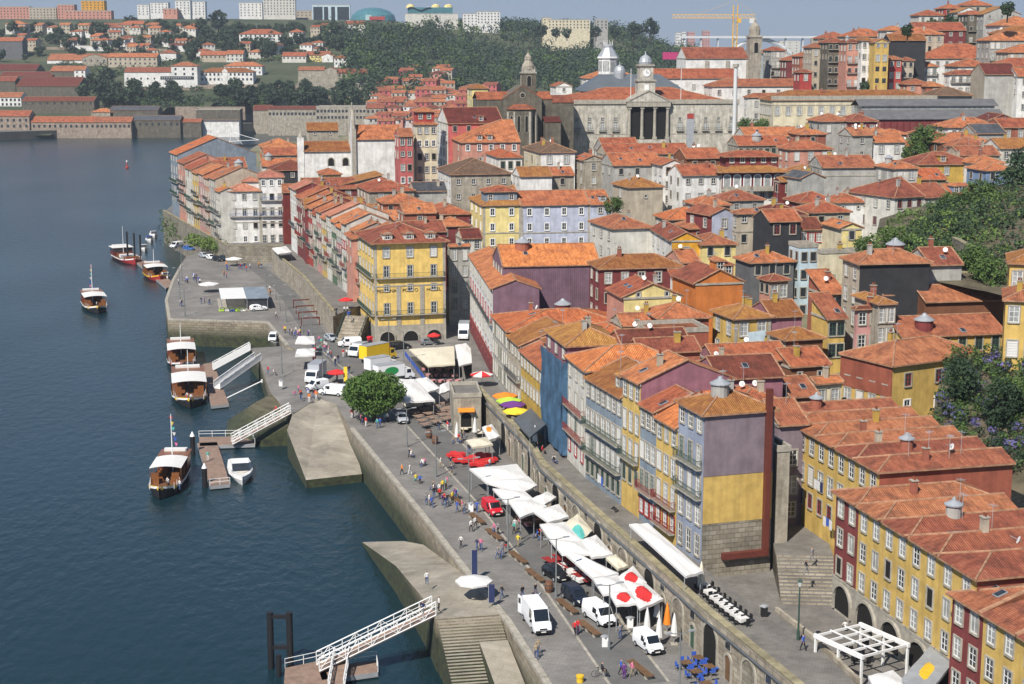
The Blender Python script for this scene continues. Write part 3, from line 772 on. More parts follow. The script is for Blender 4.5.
row(FR,ZS,[470,493,508,521,546,567,586,622,640,656,677,703],16,[
 ('white fronted house with red window strips beside the wide purple wall','white','gx','orange',15.5,dict(front=(9,4,['wl','rw','wl','rw'],.8,3.6),dep=8,gablewall='purple',base=3.4,basec='wall_maroon',pitch=20,balc={'f': [1]})),
 ('pale grey house with a long bright orange roof below the purple wall','grey','hip','bright',11.0,dict(front=(8,3,'wt',.6,3.4),dep=21,pitch=14,ex='kv',right=None,gablewall='darkstone')),
 ('beige house with a lichen brown roof next to the long orange roof','beige','gx','lichen',10.4,dict(front=(4,3,'w',.6,3.4),dep=13,right=(2,1,'sm'),balc={'f': [1]})),
 ('low ochre house with awnings and an orange roof beside the netted house','ochre','gx','orange',9.8,dict(front=(8,2,'w',.6,3.6),dep=8,ex='c')),
 ('house wrapped in blue scaffold netting with a plum side wall','plum','hip','lichen',16,dict(front=(3,1,'w',.4),dep=8,ex='c',name='netted_house',gablewall='plum')),
 ('white house with a bright orange roof between blue netting and yellow pilaster','offwhite','hip','bright',14.6,dict(front=(3,4,['w','wt','wt','rw'],.7,3.5),dep=14,balc={'f': [1,2]},balm='iron_red')),
 ('grey blue tiled house with a plant filled balcony under a lichen roof','bluegrey','gx','lichen',13.8,dict(front=(7,4,['w','wl','wt','g'],.7,3.4),dep=11,balc={'f': [1,2]},balm='iron_green',ex='ada')),
 ('yellow house with white windows and a plum clad side wall','yellow','gx','orange',16.8,dict(front=(3,4,['w','wt','wt','g'],.7,3.5),dep=12,gablewall='plum',balc={'f': [2]},balm='iron_green',ex='v')),
 ('narrow slate blue house between two yellow houses on the raised street','bluegrey','gx','orange',14.4,dict(front=(3,4,['w','wl','wt','rw'],.8,3.6),dep=9,balc={'f': [2]},balm='iron_red')),
 ('narrow yellow house with a low bright orange roof and red balconies','yellow','gx','bright',14.0,dict(front=(3,4,['w','wl','wt','rw'],.6,3.4),dep=8,balc={'f': [2,3]},balm='iron_red',pitch=26)),
 ('tall end house with blue grey front, green balconies and mauve side wall','tileblue','hip','lichen',17.2,dict(front=(3,5,['w','wt','wt','wl','bt'],.5,3.4),dep=8.4,balc={'f': [1,2]},balm='iron_green',gablewall='mauve',ex='kc',name='end_house')),
],G1)
# dressings of that row
NH = [o for o in COL.objects if o.name.startswith('netted_house')][0]
node_mat('scaffold_net',(.06,.13,.22),.8,.45,.5,bump=.5,bscale=1.2)
b = MB();W_ = NH['_w']
for i in range(8):
    x0,x1 =-.2+(W_+.4)*i/8,-.2+(W_+.4)*(i+1)/8
    for j in range(6):
        f = lambda ii,jj:-.75+.14*sin(ii*2.3+jj*1.7)+.08*sin(jj*3.1)
        z0,z1 = j*2.2+.5,(j+1)*2.2+.5
        b.face([(x0,f(i,j),z0),(x1,f(i+1,j),z0),(x1,f(i+1,j+1),z1),(x0,f(i,j+1),z1)],'scaffold_net')
for j in range(7):
    z0,z1 = j*2.2+.5,(j+1)*2.2+.5
    if j < 6:
        for k in range(6):
            g = lambda kk,jj: W_+.35+.12*sin(kk*2.1+jj*1.3)
            y0,y1 =-.75+1.3*k,-.75+1.3*(k+1);b.face([(g(k,j),y0,z0),(g(k+1,j),y1,z0),(g(k+1,j+1),y1,z1),(g(k,j+1),y0,z1)],'scaffold_net')
b.build('scaffold_netting',NH)
EH = [o for o in COL.objects if o.name.startswith('end_house')][0]
W_ = EH['_w'];wall_mat('yellow');wall_mat('mauve');wall_mat('stone')
node_mat('rust_pipe',(.13,.035,.025),.5,.2,1)
b = MB()
b.box(W_+.003,.05,10.1,W_+.10,8.35,17.1,'wall_mauve');b.build('side_cladding',EH)
b = MB();b.box(W_+.003,.05,4.7,W_+.06,8.35,10.08,'wall_yellow');b.build('yellow_render',EH)
b = MB();b.box(W_+.003,.0,-2.4,W_+.045,8.38,4.68,'rubble');b.build('stone_base',EH)
b = MB();b.box(W_+.12,7.2,1.3,W_+.8,7.8,19.6,'rust_pipe');b.box(W_+.12,2.3,.6,W_+.8,7.8,1.28,'rust_pipe');b.build('chimney_duct',EH)
# small houses behind the end house
B('narrow rough stone wall house between the duct and the mauve house','stone flat slate',778,452,172.5,790,5,16,front=None,cornice=False)
B('mauve rendered house with stacked windows behind the tall end house','mauve gx orange',779,424,179,808,9,14.5,front=(1,5,[None,'w','wl','w','wl'],.1,3.1),right=(2,4,'w'),split=True)
# ---- right hand block along the stairs (A) and along the square (B, C)
def bays(far,head,z,ws,specs,dep,group,**kw):
    a = radians(head);p = Vector((far[0],far[1]));d = Vector((cos(a),sin(a)))
    for w,sp in zip(ws,specs):
        label,wall,h,k2 = sp;k3 = dict(kw);k3.update(k2)
        r = house(label,'terrace_house','house',(p.x,p.y,z),a,w-.02,dep,h,wall=wall,group=group,**k3)
        p = p+d*w
GA = 'yellow terrace above the stepped alley'
bays((30.9,191),-76,9.2,[5.1]*6,[
 ('yellow terrace house farthest up the alley with an orange hipped roof','yellow',12.0,dict(ex='k')),
 ('second yellow terrace house from the top of the alley with a small roof window','yellow',12.0,dict(ex='v')),
 ('yellow terrace house third down the alley under a plain tiled roof','yellow',12.0,dict()),
 ('yellow terrace house fourth down the alley with a short chimney','yellow',12.0,dict(ex='c')),
 ('yellow terrace house with a big round red skylight on its roof','yellow',12.0,dict(ex='k')),
 ('yellow terrace house nearest the red corner house, with many aerials','yellow',12.0,dict(ex='tttat')),
],15.5,GA,roof='hy',tile='rust',pitch=17,front=(2,3,['w','wl','r'],.7,3.2),split=True,gablewall='rustred')
GB = 'terrace with arcades on the small square'
bays((33.6,160),-76,ZS,[5.2,5.4,5.4,5.6,6.5],[
 ('dark red corner house with grey framed windows above the white pergola','maroon',11.2,dict(roof='hip',ex='c',left=(3,3,'w'),front=(2,3,['rr','w','rr'],.6,3.1))),
 ('yellow arcaded house next to the dark red corner house','yellow',11.2,dict()),
 ('yellow arcaded house with a round skylight, second from the red corner','yellow',11.2,dict(ex='k')),
 ('yellow arcaded house with peeling paint, third from the red corner','yellow',11.2,dict(ex='v')),
 ('yellow arcaded house partly hidden by the nearer red house','yellow',11.2,dict(ex='k')),
],14.5,GB,roof='hy',tile='rust',pitch=17,front=(2,3,['rr','w','rr'],.6,3.1),split=True,gablewall='rustred',belt=(2.0,),quoin=False)
GC = 'red and yellow houses at the near corner'
pc = PD(953,593,134)
bays((pc.x,pc.y),-74,ZS-.5,[4.9,5.4,6],[
 ('nearest dark red house with four rows of grey framed windows','maroon',pc.z-ZS+.5,dict(roof='hl',ex='v')),
 ('nearest yellow house at the right edge under a rust tiled roof','yellow',pc.z-ZS+.5,dict(roof='gx')),
 ('yellow house cut by the bottom corner of the view','yellow',pc.z-ZS+.5,dict(roof='gx')),
],14,GC,tile='rust',pitch=19,front=(2,4,['rr','rr','w','rr'],.6,3.1),split=True)
# arcade openings under terrace B
for o in [o for o in COL.objects if o.get('group') == GB and o.type == 'EMPTY']:
    w = o['_w']
    b = MB();b.box(0,-.055,-1.5,w,-.004,1.98,'granite');q = b.build('arcade',o)
    obj('archway',arch_mesh(round(w-1.5,1),2.9,'painted_void',rec=.25),o,(w/2,-.06,-1.2))

# ---- middle ground behind the riverside row
B('wide building with a purple corrugated side wall and bright orange roof','purple gx bright',503,266,279,600,14,18,8,ex='k',ov=.3,cornice=False,left=(4,3,'w'))
B('small orange roofed annex on the left of the purple wall','purple sl orange',494,281,283,508,12,16,8,cornice=False)
B('pale stucco house with a lichen roof and a small gable behind the netted house','beige hip lichen',556,348,232,590,8,9,12,ex='c')
B('flat orange roofed house left of the brick red block','darkgrey hip bright',584,354,222,634,10,8,10)
B('house with a broad bright orange roof in the block behind the blue netting','brick hip bright',592,340,235,640,10,8,10,ex='v')
B('maroon house with two gables and grey stone windows below the lilac block','maroon hip lichen',600,268,270,683,8,16,10,front=(5,4,['w','w','w','w'],.9,3.4),left=(2,3,'w'),ex='c')
B('pale yellow house with a plain gable and two tiny attic windows','paleyellow gy orange',624,297,248,681,10,10,12,front=(2,1,'sm',-.6),ex='vv',lwall='salmon')
B('bright orange house with a plain gable wall and dormers on the right slope','orange gy rust',696,283,252,743,11,11,14,right=(3,2,'w'),ex='ddc',pitch=26)
B('low house with orange roof tucked under the yellow gable','stone gx orange',622,325,238,660,6,6,12,ex='a')
B('brick red block with a small tiled roof and plain walls','rustred hip orange',660,318,236,709,8,10,12,left=(2,1,'wl'),front=(2,1,'sm',.8),ex='ca')
B('lower brick red extension with a curved wall below the brick red block','rustred flat rust',648,334,226,708,7,7,12)
B('low tiled roof between the brick red block and the plum gable','brick gx orange',622,345,215,690,7,5,12,ex='at')
B('yellow house with a sheet hung from its window and a lichen roof','yellow hip lichen',735,318,234,771,8,10,18,uL=713,front=(2,2,'wl',.7,3.5),left=(2,2,'wl',.7,3.5),split=True,ex='c',quoin=True)
B('plum walled wing joined to the yellow house with the sheet','plum gx lichen',771,316,236,802,8,9,14)
B('cream house with a brick brown side under a lichen roof','brown hip lichen',786,339,226,823,7,7,16,uL=770,lwall='cream',left=(2,1,'d',.9))
B('brown walled house with two small white windows beside the yellow terraces','brown gx orange',790,366,216,830,8,6,18,front=(2,1,'sm',1),ex='c')
B('cream house with two windows left of the long yellow house','cream gx orange',815,383,208,842,8,6,20,uL=806,front=(2,1,'w',1.0),split=True,ex='c')
B('long yellow house with rusty cladding on its left half, above the terraces','yellow hip rust',893,365,206,984,12,12,30,uL=843,front=(3,2,['r','wn'],1.4,3.6),left=(4,2,['rr','wl'],1.0,3.6),split=True,ex='c',cornice=False)
LY = [o for o in COL.objects if o.get('label','').startswith('long yellow house')][0]
b = MB();b.box(-.14,0,7.6,-.003,10,11.9,wall_mat('rustred'));b.build('rust_cladding',LY)
B('low brick house with an orange roof in the hollow behind the plum wall','brick hip orange',706,376,204,760,8,5,14,ex='ca')
B('low house with patched orange tiles in front of the yellow house with the sheet','plum gx orange',716,362,216,790,8,5,14,ex='ta')
B('house with orange tiles next to the mauve rendered house','beige hip orange',735,408,190,790,9,10,14,ex='cat')
B('plum clad house with a low pitched roof behind the tall end house','plum gx orange',718,378,197,783,9,10,12,cornice=False)
B('orange roof with a green skylight behind the slate blue house','brick gx bright',668,402,187,735,8,12,12,ex='v')
B('low house with rust tiles at the foot of the long yellow house','brick gx rust',790,396,200,818,8,6,16)
PW = [o for o in COL.objects if o.get('label','').startswith('wide building with a purple')][0]
b = MB();n = 46
for i in range(n): x = PW['_w']*(i+.5)/n;b.box(x-.11,-.07,-2,x+.11,-.003,17.4,'wall_purple')
b.build('corrugated_cladding',PW)
# ---- the terrace of houses under the garden hill
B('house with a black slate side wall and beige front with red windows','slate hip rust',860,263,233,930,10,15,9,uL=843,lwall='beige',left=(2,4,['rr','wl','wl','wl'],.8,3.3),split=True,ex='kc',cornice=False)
B('plain grey annex with a dark door right of the black slate wall','grey gx rust',930,264,237,962,9,8,9,front=(2,1,[None]),ex='v')
B('pink house with white shutters beside the house hung with laundry','pink hip orange',857,308,226,880,7,9,14,uL=855,front=(2,2,'w',.7,3.3),split=True)
B('narrow stone house hung with laundry right of the pink house','stone hip orange',880,303,224,894,8,9,14,front=(2,3,'wl',.7,2.9),cornice=False)
B('brown walled upper house with a broad rust roof by the garden wall','brown gx rust',925,301,232,1012,8,9,10,ex='c',cornice=False)
B('yellow house with green shutters under a long rust roof','yellow sf rust',904,336,222,1004,8,7,12,uL=890,front=(6,1,['g'],.5),split=True,ex='k',pitch=20,cornice=False)
B('small stone house with a rust roof left of the brown walled house','stone hip rust',884,294,234,926,8,8,12,ex='c')
B('yellow house at the right edge with white shutters','yellow hip orange',1006,299,205,1060,9,16,-16,front=(3,4,'wl',.9,4.5),left=None)
B('upper yellow storey of the house at the right edge','yellow hip orange',1010,262,214,1060,9,10,-16,front=(3,2,'wl',1.2,4))
B('small brick red house between the cream balcony house and the slate wall','brick sf orange',825,293,240,843,6,7,14,front=(2,2,'d'))
B('small yellow house with green doors below the brick red one','yellow sf orange',829,318,230,845,6,8,14,front=(2,2,'g'))
B('cream house with a little balcony and a flat pink roof','cream flat pink',822,254,262,862,10,10,16,uL=818,front=(2,3,[None,'bt','w'],.6,3.0),balc={'f': [1]})
B('pale blue house with a flat pink roof above the brick walls','paleblue flat pink',800,248,275,818,10,13,14,uL=789,front=(2,4,'d',.8,3.1),left=(2,3,'d',.8,3.2),cornice=False)
B('cream house with red windows and a gabled end beside the slate house','cream gx orange',793,229,296,823,8,8,10,front=(4,1,'rw',.8))
B('small beige gabled shed with one dark window','paleyellow gy orange',842,228,288,862,9,7,12,front=(1,1,'d',.6),lwall='cream')
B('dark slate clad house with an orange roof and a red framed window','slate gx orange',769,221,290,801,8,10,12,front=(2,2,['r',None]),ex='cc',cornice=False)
B('pinkish brick house with a hipped roof right of the orange gable','salmon hip rust',770,280,262,788,7,8,22,uL=760,front=(2,1,'wl',.9),left=(2,1,'d',.8))
B('low dark house with an orange roof behind the orange gable','darkgrey hip orange',751,262,274,794,7,5,14,front=(3,1,'d'),ex='v')
B('amber yellow house with a white left front and small dormer','amber gy rust',672,240,300,701,9,8,6,uL=651,lwall='white',left=(4,1,'bt',.9),front=(1,1,'w',1.4),ex='v',pitch=26)
B('small cream house with dark shutters right of the amber house','paleyellow hip rust',702,244,299,736,9,7,10,front=(2,1,'d',.7),ex='c')
B('cream house with a very broad rust roof left of the amber house','offwhite hip rust',613,228,318,652,14,9,16,front=None,ex='v')
B('orange roofed house behind the broad rust roof','beige hip bright',668,219,330,712,9,7,12)
B('low house with a big skylight box behind the amber house','brick hip rust',690,228,316,728,8,6,14,ex='vk')
B('crumbling beige house with a yellow top band and two windows','beige hip rust',738,213,308,764,9,14,14,front=(2,3,['ws','d','d'],.5,3.7),belt=(10.2,),uL=733)
B('house with a bluish bare gable wall and dark red side','lilac gy rust',712,215,312,737,10,13,24,cornice=False,lwall='maroon')
# ================================================================ SQUARE, PROMENADE ROW, HEADLAND
YB = B('square yellow building on the square with grey arches and three dormers','gold hip orange',374,242,326,445,16,23.4,15,uL=359,name='arcaded_building',ov=.9,pitch=20,
  front=(3,4,['wl','bt','ws','bt'],1.2,3.9),left=(5,4,['wl','bt','ws','bt'],1.2,3.9),balc={'f': [1,3],'l': [1,3]},balm='iron_green',quoin=True,belt=(5.6,14.0),ex='')
wb = YB['_w']
roofY = [c for c in YB.children if c.name.startswith('roof')][0]
for i in range(3): dormer(roofY,wb*(i+.65)/3.3,.6,23.4+.25,wall_mat('offwhite'),'rust',2.0,1.3)
b = MB();b.box(-.1,-.1,-2,wb+.06,-.004,5.58,'granite');b.box(-.1,-.004,-2,-.004,15.9,5.58,'granite');b.build('stone_ground_floor',YB)
for i in range(3): obj('archway',arch_mesh(3.1,4.6,'painted_void','granite',.2),YB,(wb*(i+.5)/3,-.1,0))
for i in range(2):
    b = MB();x = wb*(i+1)/3;b.box(x-.45,-.12,5.9,x+.45,-.003,13.9,'granite');b.build('pilaster',YB)
def sign(par,txt,loc,size,mat,rz=0,face='f',name='lettering'):
    cu = bpy.data.curves.new(name,'FONT');cu.body = txt;cu.size = size;cu.align_x = 'CENTER';cu.align_y = 'CENTER';cu.extrude = .03
    tmp = bpy.data.objects.new('tmp',cu);COL.objects.link(tmp);dg = bpy.context.evaluated_depsgraph_get();dg.update()
    me = bpy.data.meshes.new_from_object(tmp.evaluated_get(dg));bpy.data.objects.remove(tmp)
    me.materials.clear();me.materials.append(MATS[mat])
    o = obj(name,me,par,loc);o.rotation_euler = (pi/2,0,rz);return o
for i,w_ in enumerate(['PESTANA','PORTO','HOTEL']): sign(YB,w_,(wb*(i+.5)/3,-.03,13.1),1.0,'black')
GL = 'pale tall houses behind the arcaded building'
B('pale yellow house with a grey roof storey at the left of the lilac houses','paleyellow hl orange',483,205,374,521,13,21,11,uL=470,front=(2,6,'wn',.9,3.55),left=(3,6,'wn',.9,3.55),belt=(14.2,7),group=GL,quoin=True)
B('lilac house with white framed windows in even rows','lilac gx orange',521,205,375.5,590,13,21,11,front=(4,6,'wn',.9,3.55),belt=(14.2,7),group=GL,quoin=True,ex='')
B('narrow lilac grey end house with a red dormer','lilac gx orange',590,204,378.5,611,13,21,11,front=(1,6,['ws','d','ws'],.9,3.55),belt=(14.2,7),group=GL,ex='d')
o = [q for q in COL.objects if q.get('label','').startswith('pale yellow house with a grey roof')][0]
b = MB();b.box(1,2.0,20,8.5,8,24.0,wall_mat('bluegrey'));b.build('roof_storey',o)
rb,_,_ = roof_mesh(7.5,6,0,'hip',18,.5,'orange');rb.build('upper_roof',o,(1,2,24.0))
obj('window',win_mesh('ws',False)[0],o,(7.2,2,21.9));obj('window',win_mesh('ws',False)[0],o,(2.2,2,21.9))
# the promenade row (facades to the river) between the headland and the square
PRL = [tuple(P(290,248,8.6))[:2],tuple(P(324,276,8.6))[:2],(-33.2,348)]
GP = 'houses of the promenade above the pier'
us = [291,297,303,308,313,317,322,327,332,337,342,347,352,357,362]
cl = [('white','maroon side wall','gx','pink',17.5,'maroon'),('maroon','faded maroon front','gx','orange',16,None),('offwhite','washing below its windows','gx','orange',15.5,'maroon'),('red','red balconies','gx','orange',15,None),
 ('beige','stone framed doors','gx','rust',14,None),('pink','pink side wall','gx','orange',15.5,'pink'),('yellow','mustard front','gx','orange',14.5,None),('offwhite','tall narrow windows','gx','pink',16,None),
 ('green','dark green front','gx','orange',15,None),('grey','plain grey front','hip','bright',14.5,None),('offwhite','pale front and green rail','gx','orange',16,None),('salmon','salmon front','gx','rust',14,None),
 ('grey','grey tiled front','gx','orange',15.5,None),('paleyellow','cream front beside the arcaded building','gx','orange',14.5,None)]
ordn = ['first','second','third','fourth','fifth','sixth','seventh','eighth','ninth','tenth','eleventh','twelfth','thirteenth','last']
row(PRL,8.6,us,16,[('%s house with %s, %s in the promenade row' % ({'offwhite': 'off white','paleyellow': 'pale yellow'}.get(c[0],c[0]),c[1],ordn[i]),c[0],c[2],c[3],c[4],
   dict(front=(3,4,[random.choice(['w','wl','s']),random.choice(['wt','w','rw']),'wt',random.choice(['g','wl','d'])],.7,3.5),balc={'f': [1,2] if i % 2 else [2]},balm=['iron','iron_red','iron_green'][i % 3],gablewall=c[5],dep=9+(i*5) % 6,ex=['','c','v','cc'][i % 4])) for i,c in enumerate(cl)],GP)
# behind that row
B('maroon house with a glazed roof hatch behind the promenade row','maroon gx orange',303,189,442,357,12,16,12,ex='vc',lwall='white')
B('lower maroon house with a lichen roof in front of the taller maroon one','maroon gx lichen',305,208,412,365,10,14,12,ex='vc')
B('stone gabled house with a yellow dormer front below the white church','stone sl orange',340,185,446,382,14,12,14,lwall='yellow',ex='v',pitch=12)
B('yellow house with an orange roof beside the stone gabled one','yellow hip orange',322,174,462,341,9,12,14,front=(2,1,'d',.8),ex='')
B('broad stone house with a big orange hipped roof and white side windows','stone hip orange',370,191,412,414,14,12,16,uL=357,left=(4,2,'wt',.9),ex='')
B('low wing with a mossy green roof beside the broad stone house','grey gx slate',414,191,416,450,9,11,14)
B('low house with an orange roof and a brick chimney above the maroon ones','brick hip orange',384,203,392,424,10,10,14,front=(3,1,'d'),ex='cc')
B('maroon house with a low roof just left of the pale yellow tall house','maroon hip orange',436,214,388,470,12,12,14,uL=424,left=(2,1,'w'),ex='ct')
B('pink house with an orange roof behind the promenade row','pink gx orange',342,221,384,404,9,12,12,lwall='pink',left=(2,1,'d'),ex='ccv')
B('house with a beige roof between the pink and the maroon houses','beige gx lichen',340,214,394,392,9,11,12,ex='c')
B('house with an orange roof behind the dormers of the square yellow building','maroon hip orange',437,226,372,470,8,12,14)
B('low orange roofed house above the alley','brick gx orange',404,213,380,436,9,10,14,ex='v')
B('orange roofed house just behind the arcaded yellow building','salmon hip orange',352,238,350,402,9,17,14,ex='c')
B('plain house with a rust roof right behind the arcaded yellow building','maroon gx rust',402,232,358,446,9,15,14,ex='c')
B('tall grey house in shadow across the alley from the yellow building','grey gx orange',449,246,345,470,18,18,14,uL=448,front=(2,4,'wt',.8,3.6),ex='')
B('pale stone house lining the dark alley','offwhite gx orange',462,238,362,482,8,16,12,left=(2,4,'wt',.8,3.4),front=(2,3,'w'))
# headland
G3 = 'houses facing the river on the headland'
HPL = [tuple(P(171,213,8.0))[:2],tuple(P(226,246,8.0))[:2]]
hl = [('bluegrey',21,'blue grey house at the river bend under a long orange roof','bright'),('salmon',19,'salmon house second from the river bend with open shutters','rust'),('offwhite',18,'cream grey house with tiers of balconies on the headland','orange'),
 ('yellow',17.5,'mustard house with a yellow awning on the headland','rust'),('pink',18,'narrow pink house with dark balconies on the headland','orange'),('rose',17.5,'rose coloured house next to the grey gable on the headland','orange'),
 ('grey',18,'grey house with a wide bare gable on the headland','rust'),('offwhite',15,'white house with a little orange roof beside the blue balconies','orange')]
row(HPL,8,[171.5,179,186,193,199,205,210,216,221],17,[(l,c,'gx',t,h,dict(front=(3,5,['w','wt','s','wt','d'],.8,3.4),balc={'f': [1,2,3] if i % 2 else [2,3]},balm='iron' if i % 2 else 'iron_green',dep=[26,14,12,12,12,12,16,5][i],ex=['v','','c','','c','','vk','c'][i],gablewall='beige' if i == 6 else None)) for i,(c,h,l,t) in enumerate(hl)],G3)
B('pale house with blue iron balconies at the headland corner','white hip pink',228,191,461,260,10,15.5,10,front=(3,4,['w','bt','w','wn'],.9,4.1),balc={'f': [1]},balm='iron_blue',belt=(6.2,10.2),quoin=True,ex='')
B('tall pale house with blue iron balconies and wooden doors','white hip pink',259,177,462.5,283.5,12,19.7,10,front=(3,5,['wn','w','bt','d','bt'],.9,4.0),balc={'f': [1,2]},balm='iron_blue',belt=(6.2,10.2),quoin=True)
B('small white roof storey with a pink roof above the blue balconies','white hip pink',243,181,466,259,8,19,10,front=None)
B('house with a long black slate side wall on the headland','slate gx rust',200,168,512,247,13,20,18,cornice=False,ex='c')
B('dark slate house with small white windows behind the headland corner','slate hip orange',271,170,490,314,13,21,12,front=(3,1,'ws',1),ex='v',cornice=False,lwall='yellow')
B('orange gabled house with a stone wall at the water behind the headland','orange hip orange',262,147,560,298,14,20,12,ex='cv')
B('stone walled house with an orange roof below the orange gabled one','stone gx orange',264,155,545,297,10,18,12)
B('house with a pale ridge and orange roof left of the white chapel','offwhite gx orange',262,166,525,297,10,18,12,ex='k')
B('dark red low house between the headland and the promenade','darkred gx orange',283,192,458,306,9,14,12,ex='v',cornice=False)
# church of the river parish
CH = B('white parish church with granite gable and orange roof','white gx orange',356,139,478,402,15,24,10,name='church',cat='church',left=None,cornice=True,pitch=26)
w_ = CH['_w']
b = MB()
b.box(-1.2,-.6,0,-.004,.6,27,'granite');b.box(-1.2,14.4,0,-.004,15.6,27,'granite')
for y in (0,15): b.cyl((-.6,y,27),(-.6,y,33),.55,'granite',.08,n=6)
b.build('corner_pinnacle',CH)
b = MB();b.prism([(-.9,.6),(-.05,.6),(-.05,14.4),(-.9,14.4)],0,25,'wall_white');b.face([(-.9,.3,25),(-.9,14.7,25),(-.9,7.5,32)][::-1],'wall_white');b.face([(-.05,.3,25),(-.05,14.7,25),(-.05,7.5,32)],'wall_white')
b.slab([(-1.0,.3,25),(0,.3,25),(0,7.5,32.4),(-1.0,7.5,32.4)],.4,'granite');b.slab([(0,14.7,25),(-1.0,14.7,25),(-1.0,7.5,32.4),(0,7.5,32.4)],.4,'granite');b.cyl((-.5,7.5,32),(-.5,7.5,34.5),.2,'granite');b.build('gable_front',CH)
b = MB();b.box(w_-2.3,-.05,16,w_-1.2,-.002,20,'painted_void');b.build('tall_window',CH)
B('white church annex with two dark windows and a lichen roof','white gx lichen',304,151,486,351,12,22,8,front=(2,1,[None]),left=None,name='church_annex',cat='church annex')
o = [q for q in COL.objects if q.name.startswith('church_annex')][0];wq = o['_w']
for x in (.57,.88): obj('dark_window',arch_mesh(1.7,2.4,'painted_void'),o,(wq*x,-.01,17.4))
b = MB();b.box(-2,-.2,0,-.004,1.4,26,'wall_white');b.cyl((-1,.6,26),(-1,.6,27.5),.9,'granite',.2);b.build('bell_pier',o)
B('stone sacristy with a lichen roof behind the white church annex','stone gx lichen',307,130,520,338,10,18,8,front=(2,1,'sm'))
# pink and red houses under the stone church
B('narrow red house with white windows beside the white church','pinkred gx orange',399,136,452,413,9,16,12,front=(2,4,['w','ws','w','wn'],.8,3.6))
B('cream house of six storeys with a red lantern storey on top','cream hip orange',416,124,458,437,10,21,12,uL=413,front=(3,5,['w','wn','w','w'],1.0,3.7),belt=(14.5,))
B('red lantern storey above the cream house','red hip orange',421,114,459.5,437,7,23,12,front=(2,1,'ws',.5)) if False else None
o = [q for q in COL.objects if q.get('label','').startswith('cream house of six')][0]
b = MB();b.box(.6,1,20.5,o['_w']-.6,8,24.6,wall_mat('red'));b.build('lantern_storey',o);rb,_,_ = roof_mesh(o['_w']-1.2,7,0,'hip',20,.6,'orange');rb.build('upper_roof',o,(.6,1,24.6))
for i in range(2): obj('window',win_mesh('ws',False)[0],o,(1.5+i*2.4,1,22.4))
B('crimson walled house with glazed dormers and a striped white gable','pinkred gx orange',448,123,462,503,14,20,12,uL=437,lwall='white',ex='dv',left=(4,5,'wl',1,3.4))
B('salmon house with dormers and a string of white windows','salmon hl orange',462,142,444,520,12,15,10,uL=449,front=(5,3,['wn','w','wn'],.8,3.7),left=(2,3,'w',.9,3.7),belt=(8.0,),ex='dd')
B('small white house with green windows and a bright orange roof','white hip bright',499,157,424,522,10,13,12,uL=486,front=(3,1,'g',1.2))
B('stone house with a brown pyramid roof and white side wall','stone hip brown',451,174,412,511,14,14,12,uL=438,lwall='white',front=(4,2,'ws',1.4,3.8))
B('tall cream house with narrow windows and a blank white wall','white hip brown',541,152,416,575,14,18,12,uL=524,lwall='cream',left=(3,3,'w',1.5,4.2),ex='cc')
B('white block with a plain wall below the tall cream house','white flat grey' if False else 'white gx orange',520,176,400,552,9,10,12,front=None)
B('low stone house with an orange roof below the blank white wall','stone gx orange',551,175,404,574,8,9,12,ex='v')
